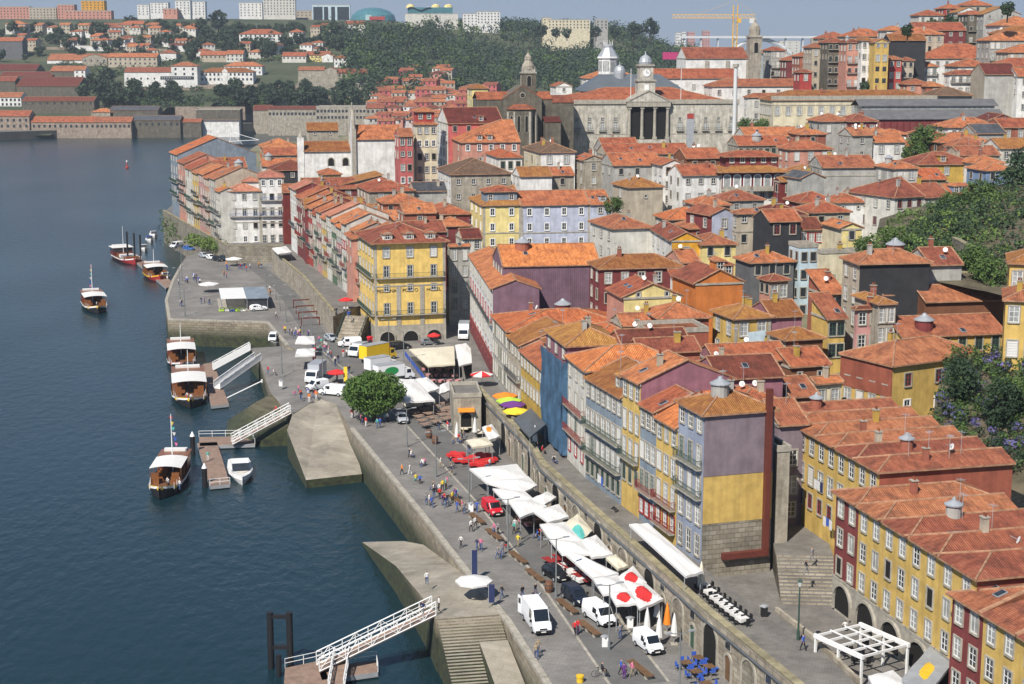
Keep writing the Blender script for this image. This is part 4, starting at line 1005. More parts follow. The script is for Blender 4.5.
# market and Bolsa quarter
def bolsa():
    e = PD(557,104,560);a = radians(6);h = 31
    t = house('long neoclassical stone palace with a columned porch and clock tower','palace','palace',(e.x,e.y,e.z-h),a,64,40,h,wall='palestone',roof='hip',tile='orange',pitch=14,ov=.3,
      front=(14,4,[None,'m',None,'m'],1.6,5.0),left=None,cornice=True,quoin=True,belt=(9.6,20.4),ex='')
    W = 64
    b = MB();b.box(-.4,-.4,h-.1,W+.4,-.002,h+1.4,'granite');b.box(-.4,-.002,h-.1,-.002,40,h+1.4,'granite');b.build('parapet',t)
    for x in [W*(k+.5)/14 for k in range(14)]:
        if 24.5 < x < 39: continue
        m_,_ = win_mesh('ws',False);obj('window',m_,t,(x,0,h-6.1));obj('window',m_,t,(x,0,11))
        b = MB();b.box(-1.3,-.7,-.35,1.3,-.02,-.1,'granite');b.box(-1.3,-.7,.8,1.3,-.62,.9,'iron')
        for i in range(9): b.box(-1.3+i*.32,-.68,-.1,-1.26+i*.32,-.64,.8,'iron')
        b.build('balcony',t,(x,0,h-1.6-2.6-5.0))
    b = MB();b.box(24.5,-1.4,-4,39.5,-.005,18.6,'wall_palestone');b.build('porch_base',t)
    b = MB();b.box(25,-.3,18.6,39,-.006,30,'painted_void');b.build('porch_shade_slab',t)  # near-black slab on the wall; shade behind the columns put into its colour
    for k in range(4):
        x = 25.3+k*4.5;b = MB();b.box(x-.7,-1.5,18.6,x+.7,-.3,19.6,'granite');b.cyl((x,-.9,19.6),(x,-.9,29.2),.6,'granite',.5,n=12);b.box(x-.7,-1.5,29.2,x+.7,-.3,30,'granite');b.build('column',t)
    b = MB();b.box(24.3,-1.8,30,39.7,-.1,31.6,'granite')
    b.prism([(24,-1.9),(40,-1.9),(40,.3),(24,.3)],31.6,31.9,'granite')
    b.face([(24.4,-1.7,31.9),(39.6,-1.7,31.9),(32,-1.7,35.4)],'wall_palestone');b.slab([(24,-1.95,31.9),(32,-1.95,35.8),(32,8,35.8),(24,8,31.9)],.4,'granite');b.slab([(32,-1.95,35.8),(40,-1.95,31.9),(40,8,31.9),(32,8,35.8)],.4,'granite');b.build('pediment',t)
    b = MB();b.box(29,3,31,35,9,38.6,'wall_palestone');b.box(28.6,2.6,38.6,35.4,9.4,39.2,'granite');b.box(29.6,3.5,39.2,34.4,8.5,43.8,'wall_palestone');b.box(29.2,3.1,43.8,34.8,8.9,44.4,'granite');b.lathe([(2.3,44.4),(2.4,45.2),(2.0,46.5),(1.2,47.3),(.3,47.8),(.1,49)],'zinc',14,(32,6,0));b.build('clock_tower',t)
    b = MB();b.cyl((32,3.48,41.5),(32,3.34,41.5),1.3,'white_paint',n=20);b.box(31.93,3.28,41.5,32.07,3.33,42.5,'black');b.box(32,3.28,41.43,32.75,3.33,41.57,'black');b.build('clock_face',t)
    b = MB();b.box(31.2,2.9,34.2,32.8,2.99,37.5,'sash');b.build('tower_window',t)
    b = MB();RZ = node_mat('roof_zinc',(.10,.115,.13),.5,.2,.3);q4 = [(12,22,34.8),(50,22,34.8),(50,42,34.8),(12,42,34.8)];r4 = [(20,30,40.5),(42,30,40.5),(42,35,40.5),(20,35,40.5)]
    for i in range(4): b.slab([q4[i],q4[(i+1) % 4],r4[(i+1) % 4],r4[i]],.3,RZ)
    b.slab(r4,.3,RZ);b.build('courtyard_roof',t)
    b = MB();b.lathe([(3.6,34),(3.6,46),(4.1,46.2),(3.9,46.8),(2.1,49.6),(1.9,50),(1.9,50.8),(1.5,51.1),(0,51.4)],'wall_white',8,(25,44,0))
    kz = b.mi('zinc')
    for i in range(8*3,len(b.f)): b.m[i] = kz
    for j in range(8):
        q = 2*pi*(j+.5)/8;x,y = 25+3.36*cos(q),44+3.36*sin(q)
        for s_ in (-1,0,1): b.box(-.27+s_*.8,-.1,41.5,.27+s_*.8,.1,45.2,'curtain',rz=q+pi/2,o=(x,y,0))
        x,y = 25+1.7*cos(q),44+1.7*sin(q);b.box(-.06,-.06,51,.06,.06,52.8 if j % 2 else 52.2,'white_paint',o=(x,y,0))
    b.build('lantern',t)
    for x,y,r,z in ((27,30,2.2,41),): b = MB();b.lathe([(r,38),(r,z),(r*.95,z+1),(r*.7,z+2.2),(.2,z+3),(.1,z+4)],'zinc',12,(x,y,0));b.build('dome',t)
    b = MB()
    for x in (26.2,44): b.cyl((x,2,32),(x,2,43),.1,'white_paint',n=5)
    b.build('flagpole',t)
bolsa()
def stone_church():
    e = PD(500,103,545);h = 40;base = e.z-20
    t = thing('stone_church','dark stone gothic church with a domed bell tower and rose window','church',(e.x,e.y,base),radians(8));t.scale = (.53,.53,.53);GROUND.append((e.x+10,e.y+10,base))
    def part(nm,b): return b.build(nm,t)
    DS = 'wall_darkstone'
    b = MB();b.box(-14,4,-4,34,30,h,DS);part('nave',b)
    b = MB()
    for x0,x1 in ((-14.3,8),(20,34.3)):
        b.slab([(x0,3.6,h),(x1,3.6,h),(x1,15,h+4.5),(x0,15,h+4.5)],.3,TILE['orange'],slope_uv([(x0,3.6,h),(x1,3.6,h),(x1,15,h+4.5),(x0,15,h+4.5)],(x0,3.6,h),(x1,3.6,h)))
        b.slab([(x1,30.4,h),(x0,30.4,h),(x0,15,h+4.5),(x1,15,h+4.5)],.3,TILE['orange'],slope_uv([(x1,30.4,h),(x0,30.4,h),(x0,15,h+4.5),(x1,15,h+4.5)],(x1,30.4,h),(x0,30.4,h)))
    part('roof',b)
    b = MB();z1 = h+.5;b.box(2,0,-4,27,4.2,z1,DS);b.face([(2,0,z1),(27,0,z1),(14.5,0,z1+8)],DS);b.face([(27,4.2,z1),(2,4.2,z1),(14.5,4.2,z1+8)],DS)
    b.slab([(1.7,-.2,z1),(14.5,-.2,z1+8.3),(14.5,26,z1+8.3),(1.7,26,z1)][::-1],-.01,DS);b.slab([(1.7,-.2,z1),(14.5,-.2,z1+8.3),(14.5,26,z1+8.3),(1.7,26,z1)][::-1],.4,TILE['orange']);b.slab([(27.3,-.2,z1),(27.3,26,z1),(14.5,26,z1+8.3),(14.5,-.2,z1+8.3)],.4,TILE['orange'])
    part('transept',b)
    b = MB();b.cyl((14.5,-.05,z1+2),(14.5,-.4,z1+2),1.9,'granite',n=18);b.cyl((14.5,-.41,z1+2),(14.5,-.45,z1+2),1.4,'painted_void',n=18)
    for k in range(6): b.box(-1.4,-.48,-.08,1.4,-.44,.08,'granite',o=(14.5,0,z1+2))
    part('rose_window',b)
    ha = h-6
    poly = [(4.5,0),(4.5,-7),(8,-11),(18,-11),(22,-7),(22,0)]
    b = MB();b.prism(poly[::1],-4,ha,DS) if ccw(poly) else b.prism(poly[::-1],-4,ha,DS)
    part('apse',b)
    b = MB();top = [(9,0,ha+3),(9,-3,ha+3),(10.5,-5,ha+3),(16,-5,ha+3),(17.5,-3,ha+3),(17.5,0,ha+3)]
    for i in range(5):
        p,q = poly[i],poly[i+1];f = lambda r: ((r[0]-13.2)*1.06+13.2,r[1]*1.06-.2 if r[1] else 0,ha)
        b.face([f(p),f(q),top[i+1],top[i]],TILE['rust'],[(0,0),(8,0),(6,7),(2,7)])
    b.face([top[0],top[1],top[2],top[3],top[4],top[5]],TILE['rust']);part('apse_roof',b)
    for i in range(1,4):
        (x0,y0),(x1,y1) = poly[i],poly[i+1];d = Vector((x1-x0,y1-y0));L = d.length;d.normalize();rz = atan2(d.y,d.x);n_ = 2 if L > 7 else 1
        for k in range(n_):
            p = Vector((x0,y0))+d*L*(k+.5)/n_;obj('gothic_window',arch_mesh(1.8,10,'painted_void'),t,(p.x,p.y-.02,ha-14),rz)
    b = MB()
    for (x,y) in poly[1:5]: b.box(-.7,-.7,-4,.7,.7,ha-1.5,'granite',rz=.78,o=(x,y,0))
    part('buttress',b)
    hx = h+8;b = MB();b.box(16,12,0,25,21,h+16,DS);b.box(15.5,11.5,h+16,25.5,21.5,h+16.8,'granite');b.box(16.6,12.6,h+16.8,24.4,20.4,h+18.5,'granite')
    b.lathe([(4.4,h+18.5),(4.0,h+21),(2.6,h+23.5),(2.3,h+24.5),(2.6,h+24.7),(2.2,h+26.5),(1.0,h+28),(.3,h+29),(.1,h+31.5)],'wall_stone',12,(20.5,16.5,0))
    for x,y in ((16.6,12.6),(24.4,12.6)): b.cyl((x,y,h+17),(x,y,h+21),.5,'granite',.05,n=6)
    part('bell_tower',b);obj('belfry_opening',arch_mesh(2.6,6.5,'painted_void',rec=.3),t,(20.5,11.95,h+8));obj('belfry_opening',arch_mesh(2.6,6.5,'painted_void',rec=.3),t,(15.95,16.5,h+8),-pi/2)
    b = MB();b.box(34,2,-4,48,26,h-2,DS);b.slab([(33.8,1.6,h-2),(48.3,1.6,h-2),(48.3,14,h+2.2),(33.8,14,h+2.2)],.3,TILE['rust'],[(0,0),(14,0),(14,12),(0,12)]);b.slab([(48.3,26,h-2),(33.8,26,h-2),(33.8,14,h+2.2),(48.3,14,h+2.2)],.3,TILE['rust'],[(0,0),(14,0),(14,12),(0,12)]);part('side_chapel',b)
    b = MB();b.box(28,-8,-4,38,2,h-14,DS);b.slab([(27.6,-8.4,h-14),(38.4,-8.4,h-14),(38.4,2,h-11),(27.6,2,h-11)],.3,TILE['dark'],[(0,0),(10,0),(10,10),(0,10)]);part('porch',b)
stone_church()
B('bright yellow house with a flat grey top left of the stone church','paleyellow hip lichen',472,88,590,488,12,20,10,front=(1,1,['d'],3))
B('orange gabled house with a white rear behind the stone church','white gy orange',556,86,640,572,14,16,8)
# white convent range behind the palace, its church with a bell tower
CV = B('long white church nave with a round window behind the palace','white gx orange',686,58,640,748,18,22,6,name='white_church',cat='church',pitch=24,ex='')
b = MB();b.cyl((5.5,-.03,15.4),(5.5,-.25,15.4),1.3,'painted_void',n=16);b.build('round_window',CV)
wv = CV['_w'];b = MB();b.box(wv+.02,-3,-3,wv+4.7,3,30,'wall_stone');b.box(wv-.3,-3.3,30,wv+5,3.3,30.8,'granite');b.lathe([(2.2,30.8),(2.3,33),(1.8,34.5),(.6,35.8),(.1,37.5)],'wall_stone',12,(wv+2.4,0,0));b.build('bell_tower',CV)
obj('belfry_opening',arch_mesh(1.6,4,'painted_void',rec=.2),CV,(wv+2.4,-3.04,24))
for k in range(3): b = MB();b.box(wv*(k+.5)/3+3.5,-.5,-2,wv*(k+.5)/3+5,-.003,21,'granite');b.build('buttress',CV)
B('long white range with an orange roof in front of the white church','white gx orange',650,78,610,738,16,20,6,front=(5,1,'w',2.5),ex='')
B('long white range with an orange roof left of the glass lantern','white hip orange',586,78,630,640,14,18,6,front=(3,1,'w'))
B('big white house with a broad red roof right of the palace','white hip rust',712,86,590,830,26,26,8,uL=704,front=(8,3,'w',1.5,4),ex='')
B('white house with a corner of shuttered windows below the broad red roof','offwhite hip orange',748,97,560,800,18,24,6,uL=744,lwall='white',front=(3,4,'w',1.5,4.2))
PAL = B('cream palace with tall white windows and a grey cornice','cream hip orange',772,100,515,936,24,16,6,name='cream_palace',cat='palace',uL=760,front=(15,2,'m',2.2,6),left=(6,1,'m',2.2),quoin=True,belt=(14.2,),lwall='cream',ex='cc',pitch=20)
b = MB();b.box(-.3,-.35,15.8,PAL['_w']+.3,-.003,17.3,'granite');b.build('parapet',PAL)
CB = [(PD(655,140,540),'thin white chimney stack rising in front of the white house',30)]
node_mat('far_concrete',(.55,.56,.56),.8,.1,.1)
p = PD(734,140,520);t = thing('chimney_stack','thin white chimney stack in front of the big white house','chimney',(p.x,p.y,24));b = MB();b.cyl((0,0,-2),(0,0,34),.75,'far_concrete',.6,n=12);b.build('shaft',t);b = MB();b.cyl((0,0,33.4),(0,0,34.4),.95,'granite',n=12);b.build('rim',t)
p = PD(690,140,500);t = thing('light_mast','slender grey mast with a red box on top before the palace','mast',(p.x,p.y,22));b = MB();b.box(-1.1,-.4,-2,1.1,.4,20,'zinc');b.build('shaft',t);b = MB();b.box(-1.0,-.5,20,1.0,.5,21.5,wall_mat('red'));b.build('lamp_box',t)
# iron market hall
e = PD(864,119,470);t = thing('market_hall','long dark red iron market hall under a grey glazed roof','market hall',(e.x,e.y,e.z-9),radians(4));GROUND.append((e.x+20,e.y+5,e.z-9))
Wm = 42
b = MB();b.box(0,0,-4,Wm,20,9,wall_mat('maroon'));b.build('wall',t)
b = MB();b.slab([(-.5,-.5,9),(Wm+.5,-.5,9),(Wm+.5,6,11.5),(-.5,6,11.5)],.2,wall_mat('darkgrey'));b.box(1,6,9,Wm-1,14,12.6,'curtain');b.slab([(0,5.5,12.6),(Wm,5.5,12.6),(Wm,10,14.4),(0,10,14.4)],.2,wall_mat('darkgrey'));b.slab([(Wm,14.5,12.6),(0,14.5,12.6),(0,10,14.4),(Wm,10,14.4)],.2,wall_mat('darkgrey'));b.build('roof',t)
for k in range(22): b = MB();b.box(Wm*k/22+.2,-.12,0,Wm*k/22+.45,-.003,8.9,wall_mat('darkred'));b.build('iron_rib',t)
B('dark red gabled end hall right of the grey glazed roof','maroon gy dark',990,120,455,1016,12,9,4)
# ================================================================ MIDDLE AND UPPER RIGHT
B('roughcast beige house with a broad hip roof and ivy on its left corner','beige hip lichen',629,187,384,663,10,12,16,uL=613,left=(1,2,'wl',.8,3.4),front=(1,1,'sm',2))
B('grey rendered house with a long tiled roof and two small windows','grey gx orange',613,165,402,662,11,12,12,uL=600,left=(2,1,'w',.8),ex='v')
B('long low house with patched tiles in front of the palace','beige gx orange',606,154,428,690,11,10,10,ex='vvc')
B('house with a steep slate grey gable and orange roof before the palace','grey gx orange',604,150,445,640,11,10,12,ex='c',pitch=28)
B('little stone house with an orange roof at the left of the palace foot','stone gy orange',584,160,412,604,10,9,12,ex='c')
B('small orange roofed house beneath the palace windows','stone hip orange',655,153,440,690,9,8,10)
B('white house with a gable front and small balcony','white gy orange',663,165,395,685,12,14,12,front=(2,3,'w',.6,3.5),cornice=False,gablewall='white',ex='')
B('brick brown house with two dish aerials joined to the white gable','brown gx orange',686,158,400,722,10,12,12,ex='aa',cornice=False)
B('white house with a black iron balcony below the dish aerials','white gx orange',682,175,384,720,10,12,14,front=(3,2,['ws','wt'],.9,3.6),cornice=False,ex='c',balc={'f': [1]})
LOG = B('long white building with a dark maroon upper gallery of arched windows','white hip orange',721,171,386,786,12,15,6,name='gallery_building',front=(7,3,[None,'w','wt'],1,4.2),balc={'f': [2]},ov=1.2,pitch=15,cornice=False,ex='')
wq = LOG['_w'];b = MB();b.box(.2,-.06,10.6,wq+.05,-.003,15,wall_mat('darkred'));b.build('maroon_gallery',LOG)
for i in range(6): obj('arched_window',arch_mesh(1.5,2.8,'curtain','white_paint',.16),LOG,(wq*(i+.6)/6.4,-.07,11.2))
b = MB();b.box(.1,-1.6,10.2,wq,-.1,10.5,'granite');b.box(.1,-1.6,10.5,wq,-1.45,11.4,'granite');b.build('balcony',LOG)
b = MB();b.box(2,3.5,14.8,wq-1,10,18.4,wall_mat('maroon'));b.build('roof_storey',LOG);rb,_,_ = roof_mesh(wq-3,6.5,0,'hip',16,.9,'orange');rb.build('upper_roof',LOG,(2,3.5,18.4))
for i in range(5): obj('window',win_mesh('ws',False)[0],LOG,(3.5+i*2.6,3.5,16.7))
B('stone house with green windows and a flat zinc roof terrace','stone gx orange',738,145,420,790,10,8,8,front=(8,1,'g',.9),ex='vk',cornice=True)
B('orange roofed house behind the green windows','offwhite gx orange',745,136,436,800,10,10,8,ex='cv')
B('dark red shuttered house with a corrugated side','darkred gx orange',780,181,378,812,9,13,16,uL=774,front=(2,2,['w',None],1),ex='')
B('low white house with an orange roof beside the corrugated dark red house','white hip orange',800,202,352,838,9,8,12,front=(3,1,'d',.7),lwall='darkred',left=(3,1,None) if False else None,ex='v')
B('white house with a cream awning on its roof terrace','white hip orange',836,202,350,866,8,9,12,front=(2,1,'sm',.9),ex='c')
B('grey gabled house with white barge boards by the low white house','grey gy slate',802,178,372,824,9,9,20,cornice=False)
B('maroon house with a low roof right of the gallery building','maroon hip orange',798,172,388,822,9,11,10)
B('large cream house with brown framed windows on two sides','offwhite hl rust',895,197,342,924,12,14,26,uL=846,front=(3,2,['r','r'],.7,4.0),left=(4,2,['rr','r'],.9,3.9),cornice=True,ex='c',split=False)
B('cream house with pale sash windows joined to the brown framed one','offwhite gx rust',924,197,349,951,12,14,20,front=(3,2,'wl',.7,4.0),ex='')
B('house with orange dormers and blue painted front','blue gx orange',951,195,356,976,10,9,14,front=(2,1,'wl',.7),ex='dd',ground=True)
B('long grey house with a row of pilasters and rust roof','grey gx orange',822,167,374,876,11,9,6,left=(2,1,'d'),front=(5,1,[None],.5),ex='cv',belt=(6.8,))
B('cream cube house with a zinc pyramid on its orange roof','offwhite hip orange',894,168,366,918,9,9,14,lwall='grey',front=(2,1,'wl',.6),ex='k')
B('pale green house with a broad bright roof and skylight','green gx bright',919,179,368,946,10,8,10,ex='v')
B('ochre walled house with a long rust roof and a small roof gable','ochre hip rust',918,164,388,976,12,9,8,ex='dcc')
B('white house with an orange roof beside the big dark tree','white hip orange',976,163,384,1004,9,9,12,ex='c')
B('blue house with two dark windows under the big dark tree','blue hip orange',986,170,366,1014,9,10,12,front=(2,1,'d',.7))
B('dull stone house with torn roof and tall chimneys','stone hip rust',955,146,410,992,9,8,12,ex='cc')
B('grey house with a wide hip roof left of the bushes','brown hip orange',940,142,416,990,10,7,10,ex='ca')
B('house with teal painted roof sheet among orange roofs','grey gx slate',976,133,428,1006,10,8,10)
B('orange roofed house with white end below the market hall','white hip orange',948,127,440,1000,11,8,8,ex='cc')
B('green fronted little house with white windows and an orange roof','green hip bright',889,134,432,906,8,8,10,front=(2,1,'wn',.7))
B('small house with an orange roof left of the green fronted one','offwhite hip orange',877,132,436,890,8,8,10)
B('white walled house with a curved roof line below the green fronted one','white gx orange',874,142,420,905,9,7,10)
B('low orange roofed house with a yellow door below the market hall','brick hip orange',905,146,424,924,8,7,12,ex='c')
B('stone house with a small hipped roof at the market corner','stone hip rust',921,134,436,942,8,7,12,ex='c')
B('ruined grey house with tall bare walls and dish aerials','grey flat grey' if False else 'grey gx rust',852,135,418,873,8,9,14,ex='aa')
B('grey house with a rust hip roof and a ruined gallery','grey hip rust',822,121,448,850,10,9,12,front=(2,1,'wl',1),ex='caa')
B('maroon sided house with a rust roof beside the ruined gallery','maroon hip rust',850,121,446,877,10,10,12,front=(3,1,'wl',1.2),ex='cc')
B('orange house with pink walls and two small windows by the green windows','salmon hip orange',790,149,410,832,9,9,10,front=(3,1,'wl',.8),ex='ct')
B('orange roofed house at the left of the ruined grey house','brick hip orange',800,134,430,826,10,9,10,ex='v')
B('house with a long tiled roof left of the big dark tree','beige gx rust',960,155,396,1000,9,7,10,ex='tc')
B('white walled house partly behind the big dark tree','offwhite gx orange',1000,148,400,1040,10,9,10)
B('orange roofed house on the right edge above the dark tree','brick gx orange',1002,127,436,1040,10,8,10)
# the upper slope
B('tall bare grey gable wall above the right end of the market hall','grey gx orange',985,74,524,1018,16,18,0,lwall='beige',uL=None,name='bare_gable_house',cornice=False)
B('grey building with a flat eave and a wide glazed upper floor','grey hip brown',934,95,532,972,12,12,6,front=(8,1,'fw',.7),belt=(7.6,),name='glazed_house')
B('pale blue tiled building with rows of white windows','white hip orange',950,74,542,994,14,18,6,front=(6,4,['w','wl','wn','w'],1.0,3.6),balc={'f': [0]},belt=(12,),uL=944)
B('house with an orange roof in front of the white hall','white hip orange',958,66,556,992,12,16,6,ex='v')
B('long white hall with a great orange roof and a row of windows','white hip orange',924,58,580,1008,22,14,4,front=(9,2,'w',1.2,4.5),name='white_hall',ex='v',pitch=24)
B('white house with galleries of balconies before the great orange roof','white hip orange',912,66,570,938,12,15,4,front=(4,3,'wt',.8,3.8),balc={'f': [0,1,2]},ex='')
B('red house with balconies beside the galleried white house','red hip orange',889,59,558,902,10,16,4,front=(2,3,['w','wl','rr'],.8,3.7),ex='')
B('crumbling stone house with wooden balconies right of the red house','beige hip rust',902,60,562,914,10,16,4,front=(2,4,'d',.8,3.6),balc={'f': [1,2]},ex='c')
B('narrow yellow house with a gable and enclosed balconies','yellow gy orange',875,42,550,889,12,21,4,front=(2,5,['ws','wl','f','f','w'],.4,3.9),split=False,ex='',name='gabled_house')
B('long house with a black slate wall behind the narrow yellow house','slate gx orange',890,40,566,926,10,14,2,cornice=False)
B('white house with rows of double windows left of the narrow yellow house','white hip orange',862,40,556,874,12,22,4,front=(2,5,'w',.8,4.0),ex='')
B('salmon house with brown balconies on four floors','salmon hip orange',847,42,560,861,12,22,4,front=(2,5,['w','wl','d','wl','d'],.9,4.0),balc={'f': [1,2,3]},balm='iron_red',ex='k')
B('dark weathered house with hanging wooden galleries','darkstone hip rust',828,42,570,846,12,22,4,front=(3,5,['d','g','d'],.9,4.0),balc={'f': [0,1,2,3]},ex='c')
B('ochre stone house below the weathered one with pale windows','beige hip rust',812,47,580,829,12,19,4,front=(2,4,['wl','d'],.9,4.0),ex='c')
B('orange roofed house with a red lower storey at the slope foot','brick hip orange',800,56,600,818,12,15,4,front=(2,2,'d',.8),ex='c')
B('small dark red house at the foot of the weathered house','red hip rust',800,72,570,812,9,8,4)
B('low white block with an orange roof above the cream palace','white gx orange',806,86,610,850,12,10,4,ex='')
B('white gabled house above the cream palace roof','white gy orange',846,88,580,866,12,8,4,ex='',cornice=False)
B('orange roofed house left of the bell tower with blue tiles','paleblue hip orange',764,53,680,785,14,18,6,front=(3,2,'w',.8,3.8),ex='c',uL=760)
B('tall house with balconies and an orange top right of the bell tower','grey hip orange',771,50,650,785,12,20,6,front=(3,4,['wl','wt','w'],.8,3.8),balc={'f': [1,2]},ex='')
B('maroon sided house with an orange roof near the arched bridge','maroon hip orange',787,60,640,806,12,14,6,ex='cd')
B('orange roofed house above the black slate wall','beige hip orange',898,34,590,944,12,12,2,ex='cc')
B('long house with a maroon clerestory and an orange roof near the top','maroon gx orange',916,30,610,966,14,12,2,ex='')
B('white house with a pediment and a stone cross wall on the upper slope','white hip orange',887,30,625,906,12,14,4,ex='c')
B('row of small orange roofed houses left of the upper white house','offwhite hip orange',848,36,640,890,14,12,6,ex='cvc')
B('house with an orange roof at the left end of the upper slope','beige hip orange',822,38,660,852,12,12,6,ex='c')
B('pale house with orange roof and eaves below the trees','offwhite hip orange',919,15,650,944,12,12,2,front=(3,1,'w',1),ex='c')
B('red house with an orange roof on the skyline','red hip orange',944,8,670,962,12,10,2,ex='c')
B('white gabled house with a grey window near the skyline','white gy orange',958,12,655,980,12,12,2,front=(1,1,'w',.6),ex='')
B('house with a rust roof behind the white gable on the skyline','beige hip orange',964,5,680,992,12,10,2,ex='c')
B('big grey gable with three small windows on the skyline','grey gy orange',984,14,620,1020,14,22,2,front=(3,1,'ws',.5),cornice=False,ex='')
B('weathered house with balconies left of the big grey gable','darkstone hip orange',968,14,628,984,12,20,2,front=(2,4,['w','d','w'],.8,4),balc={'f': [1,2,3]},ex='')
B('white house with a gable end and three windows by the right edge','white hip orange',1000,25,580,1045,14,13,2,uL=986,left=(3,2,'ws',1,4),ex='')
B('long house with white balconies and an orange roof at the right edge','grey hip orange',990,40,562,1045,14,14,2,front=(10,3,['wl','wt','w'],.8,3.8),balc={'f': [1,2]},ex='')
B('red topped house at the right edge above the balconies','maroon hip orange',1000,33,572,1045,12,12,2,front=(6,1,'w',.7),ex='')
B('house with balconies below the long balconied house','beige hip orange',1008,52,546,1050,12,10,2,front=(5,2,'wt',.8,3.6),balc={'f': [0]},ex='')
B('brown house with an orange roof beside the bare gable','stone hip orange',996,66,532,1050,12,12,2,front=(6,1,'d',.8),ex='')
B('grey stone house with a long orange roof at the right side','white gx orange',1018,76,520,1060,12,20,2,front=(3,3,'w',1,4))
B('small pink house with red doors above the glazed grey building','salmon hip orange',907,84,550,930,10,9,4,ex='')
B('little orange roofed house between the palace and the red doors','brick hip orange',926,86,546,944,10,8,4,ex='')
B('orange roof crowning the cream palace end','cream hip orange',900,92,580,936,10,12,6,ex='')
# gaps on the middle slope
B('low rust roofed house in front of the maroon gables','brick gx rust',640,352,212,700,6,5,12,ex='t')
B('dark orange house behind the yellow gable','salmon gx orange',681,262,282,700,8,8,14,ex='a')
B('small white house with a red window beside the orange gable','white sf orange',683,294,262,697,7,8,12,front=(1,1,'rr',.6))
B('terracotta roofed house behind the pale blue house','beige hip orange',764,215,318,806,9,8,12,ex='t')
B('terracotta roofed house right of the maroon corrugated one','beige hip orange',812,212,322,850,9,8,12,ex='ac')
B('grey house with orange roof above the crumbling beige house','grey hip rust',728,200,352,764,9,9,16,ex='v')
B('orange house behind the lilac bare gable','salmon hip orange',700,205,344,730,9,8,14,ex='')
# ================================================================ LEAVES AND TREES
def leaf_mat(name,c1,c2,sc=.6):
    m = node_mat(name,c1,.7,.4,sc,col2=c2,spec=.25);return m
leaf_mat('leaf_green',(.10,.17,.035),(.04,.085,.018),.9)
leaf_mat('leaf_dark',(.042,.075,.032),(.018,.036,.018),.12)
leaf_mat('leaf_far',(.05,.075,.04),(.022,.038,.024),.05)
leaf_mat('leaf_light',(.16,.22,.05),(.07,.12,.03),.5)
leaf_mat('leaf_bush',(.09,.14,.035),(.04,.075,.02),.7)
node_mat('blossom',(.12,.11,.26),.7,.4,.6)
def leaf_blob(b,rnd,c,r,n,size,mat,flat=1.0,shell=.55):
    for _ in range(n):
        while True:
            d = Vector((rnd.uniform(-1,1),rnd.uniform(-1,1),rnd.uniform(-1,1)))
            if .05 < d.length <= 1: break
        d = d.normalized()*(shell+(1-shell)*rnd.random() ** .5)
        p = Vector(c)+Vector((d.x*r[0],d.y*r[1],d.z*r[2]))
        nrm = (d*.8+Vector((rnd.uniform(-1,1),rnd.uniform(-1,1),rnd.uniform(-.6,1)))).normalized()
        a = nrm.orthogonal().normalized();q = nrm.cross(a);t = rnd.uniform(0,6.3);a,q = a*cos(t)+q*sin(t),q*cos(t)-a*sin(t)
        s = size*rnd.uniform(.6,1.3)
        b.face([p-a*s,p-q*s*.6+nrm*s*.2,p+a*s,p+q*s*.6+nrm*s*.2],mat)
def crown(seed,R,H,z0,clumps,per,size,mat,spread=.75):
    rnd = random.Random(seed);b = MB()
    for i in range(clumps):
        t = rnd.uniform(0,2*pi);f = rnd.random() ** .6;zz = rnd.uniform(-1,1);k = sqrt(max(0,1-zz*zz))*(.55+.45*f)
        c = (R*spread*k*cos(t),R*spread*k*sin(t),z0+H/2+zz*H/2*.78)
        rr = R*rnd.uniform(.22,.42);leaf_blob(b,rnd,c,(rr,rr,rr*.8),per,size,mat)
    return b.mesh('crown')
def trunk(seed,h,r,top,n=5):
    rnd = random.Random(seed);b = MB();b.cyl((0,0,-1),(0,0,h),r,'bark',r*.7,n=8)
    for i in range(n):
        t = 2*pi*i/n+rnd.uniform(-.4,.4);e = (cos(t)*top*.6,sin(t)*top*.6,h+top*rnd.uniform(.5,1.0));b.cyl((0,0,h*.9),e,r*.5,'bark',r*.12,n=6)
    return b.mesh('trunk')
def tree(name,label,loc,cm,tm,group=None,s=1.0,rz=0,cat='tree'):
    t = thing(name,label,cat,loc,rz,group);t.scale = (s,s,s)
    obj('trunk',tm,t);obj('crown',cm,t);return t
# ================================================================ THE HILLSIDE UNDER THE HOUSES
node_mat('hill_ground',(.22,.19,.13),.95,.45,.12,col2=(.10,.11,.05))
def idw(x,y,pts,k=6,pw=2.4):
    best = sorted(((px-x) ** 2+(py-y) ** 2,pz) for px,py,pz in pts)[:k]
    sw = sz = 0
    for d2,pz in best:
        w = 1/(d2+9) ** (pw/2);sw += w;sz += w*pz
    return sz/sw
def height_sheet(name,x0,x1,y0,y1,st,pts,keep,mat,off=-.35,kind='structure'):
    b = MB();nx,ny = int((x1-x0)/st),int((y1-y0)/st);k = b.mi(mat);idx = {}
    for j in range(ny+1):
        for i in range(nx+1):
            x,y = x0+i*st,y0+j*st
            if keep(x,y): idx[i,j] = len(b.v);b.v.append((x,y,idw(x,y,pts)+off))
    for j in range(ny):
        for i in range(nx):
            q = [(i,j),(i+1,j),(i+1,j+1),(i,j+1)]
            if all(a in idx for a in q): b.f.append(tuple(idx[a] for a in q));b.m.append(k)
    o = b.build(name,smooth=True);o['kind'] = kind;return o
GROUND += [(-8,300,5),(-30,360,5),(60,200,14),(70,180,16),(100,220,30),(120,300,45),(-100,620,10),(-140,700,6),(-30,500,14),(0,800,20),(150,800,40),(260,700,60),(-20,700,12)]
def inside_town(x,y):
    if y < 196: return x > 52+(196-y)*.1
    lx = along_x(y)
    return x > lx
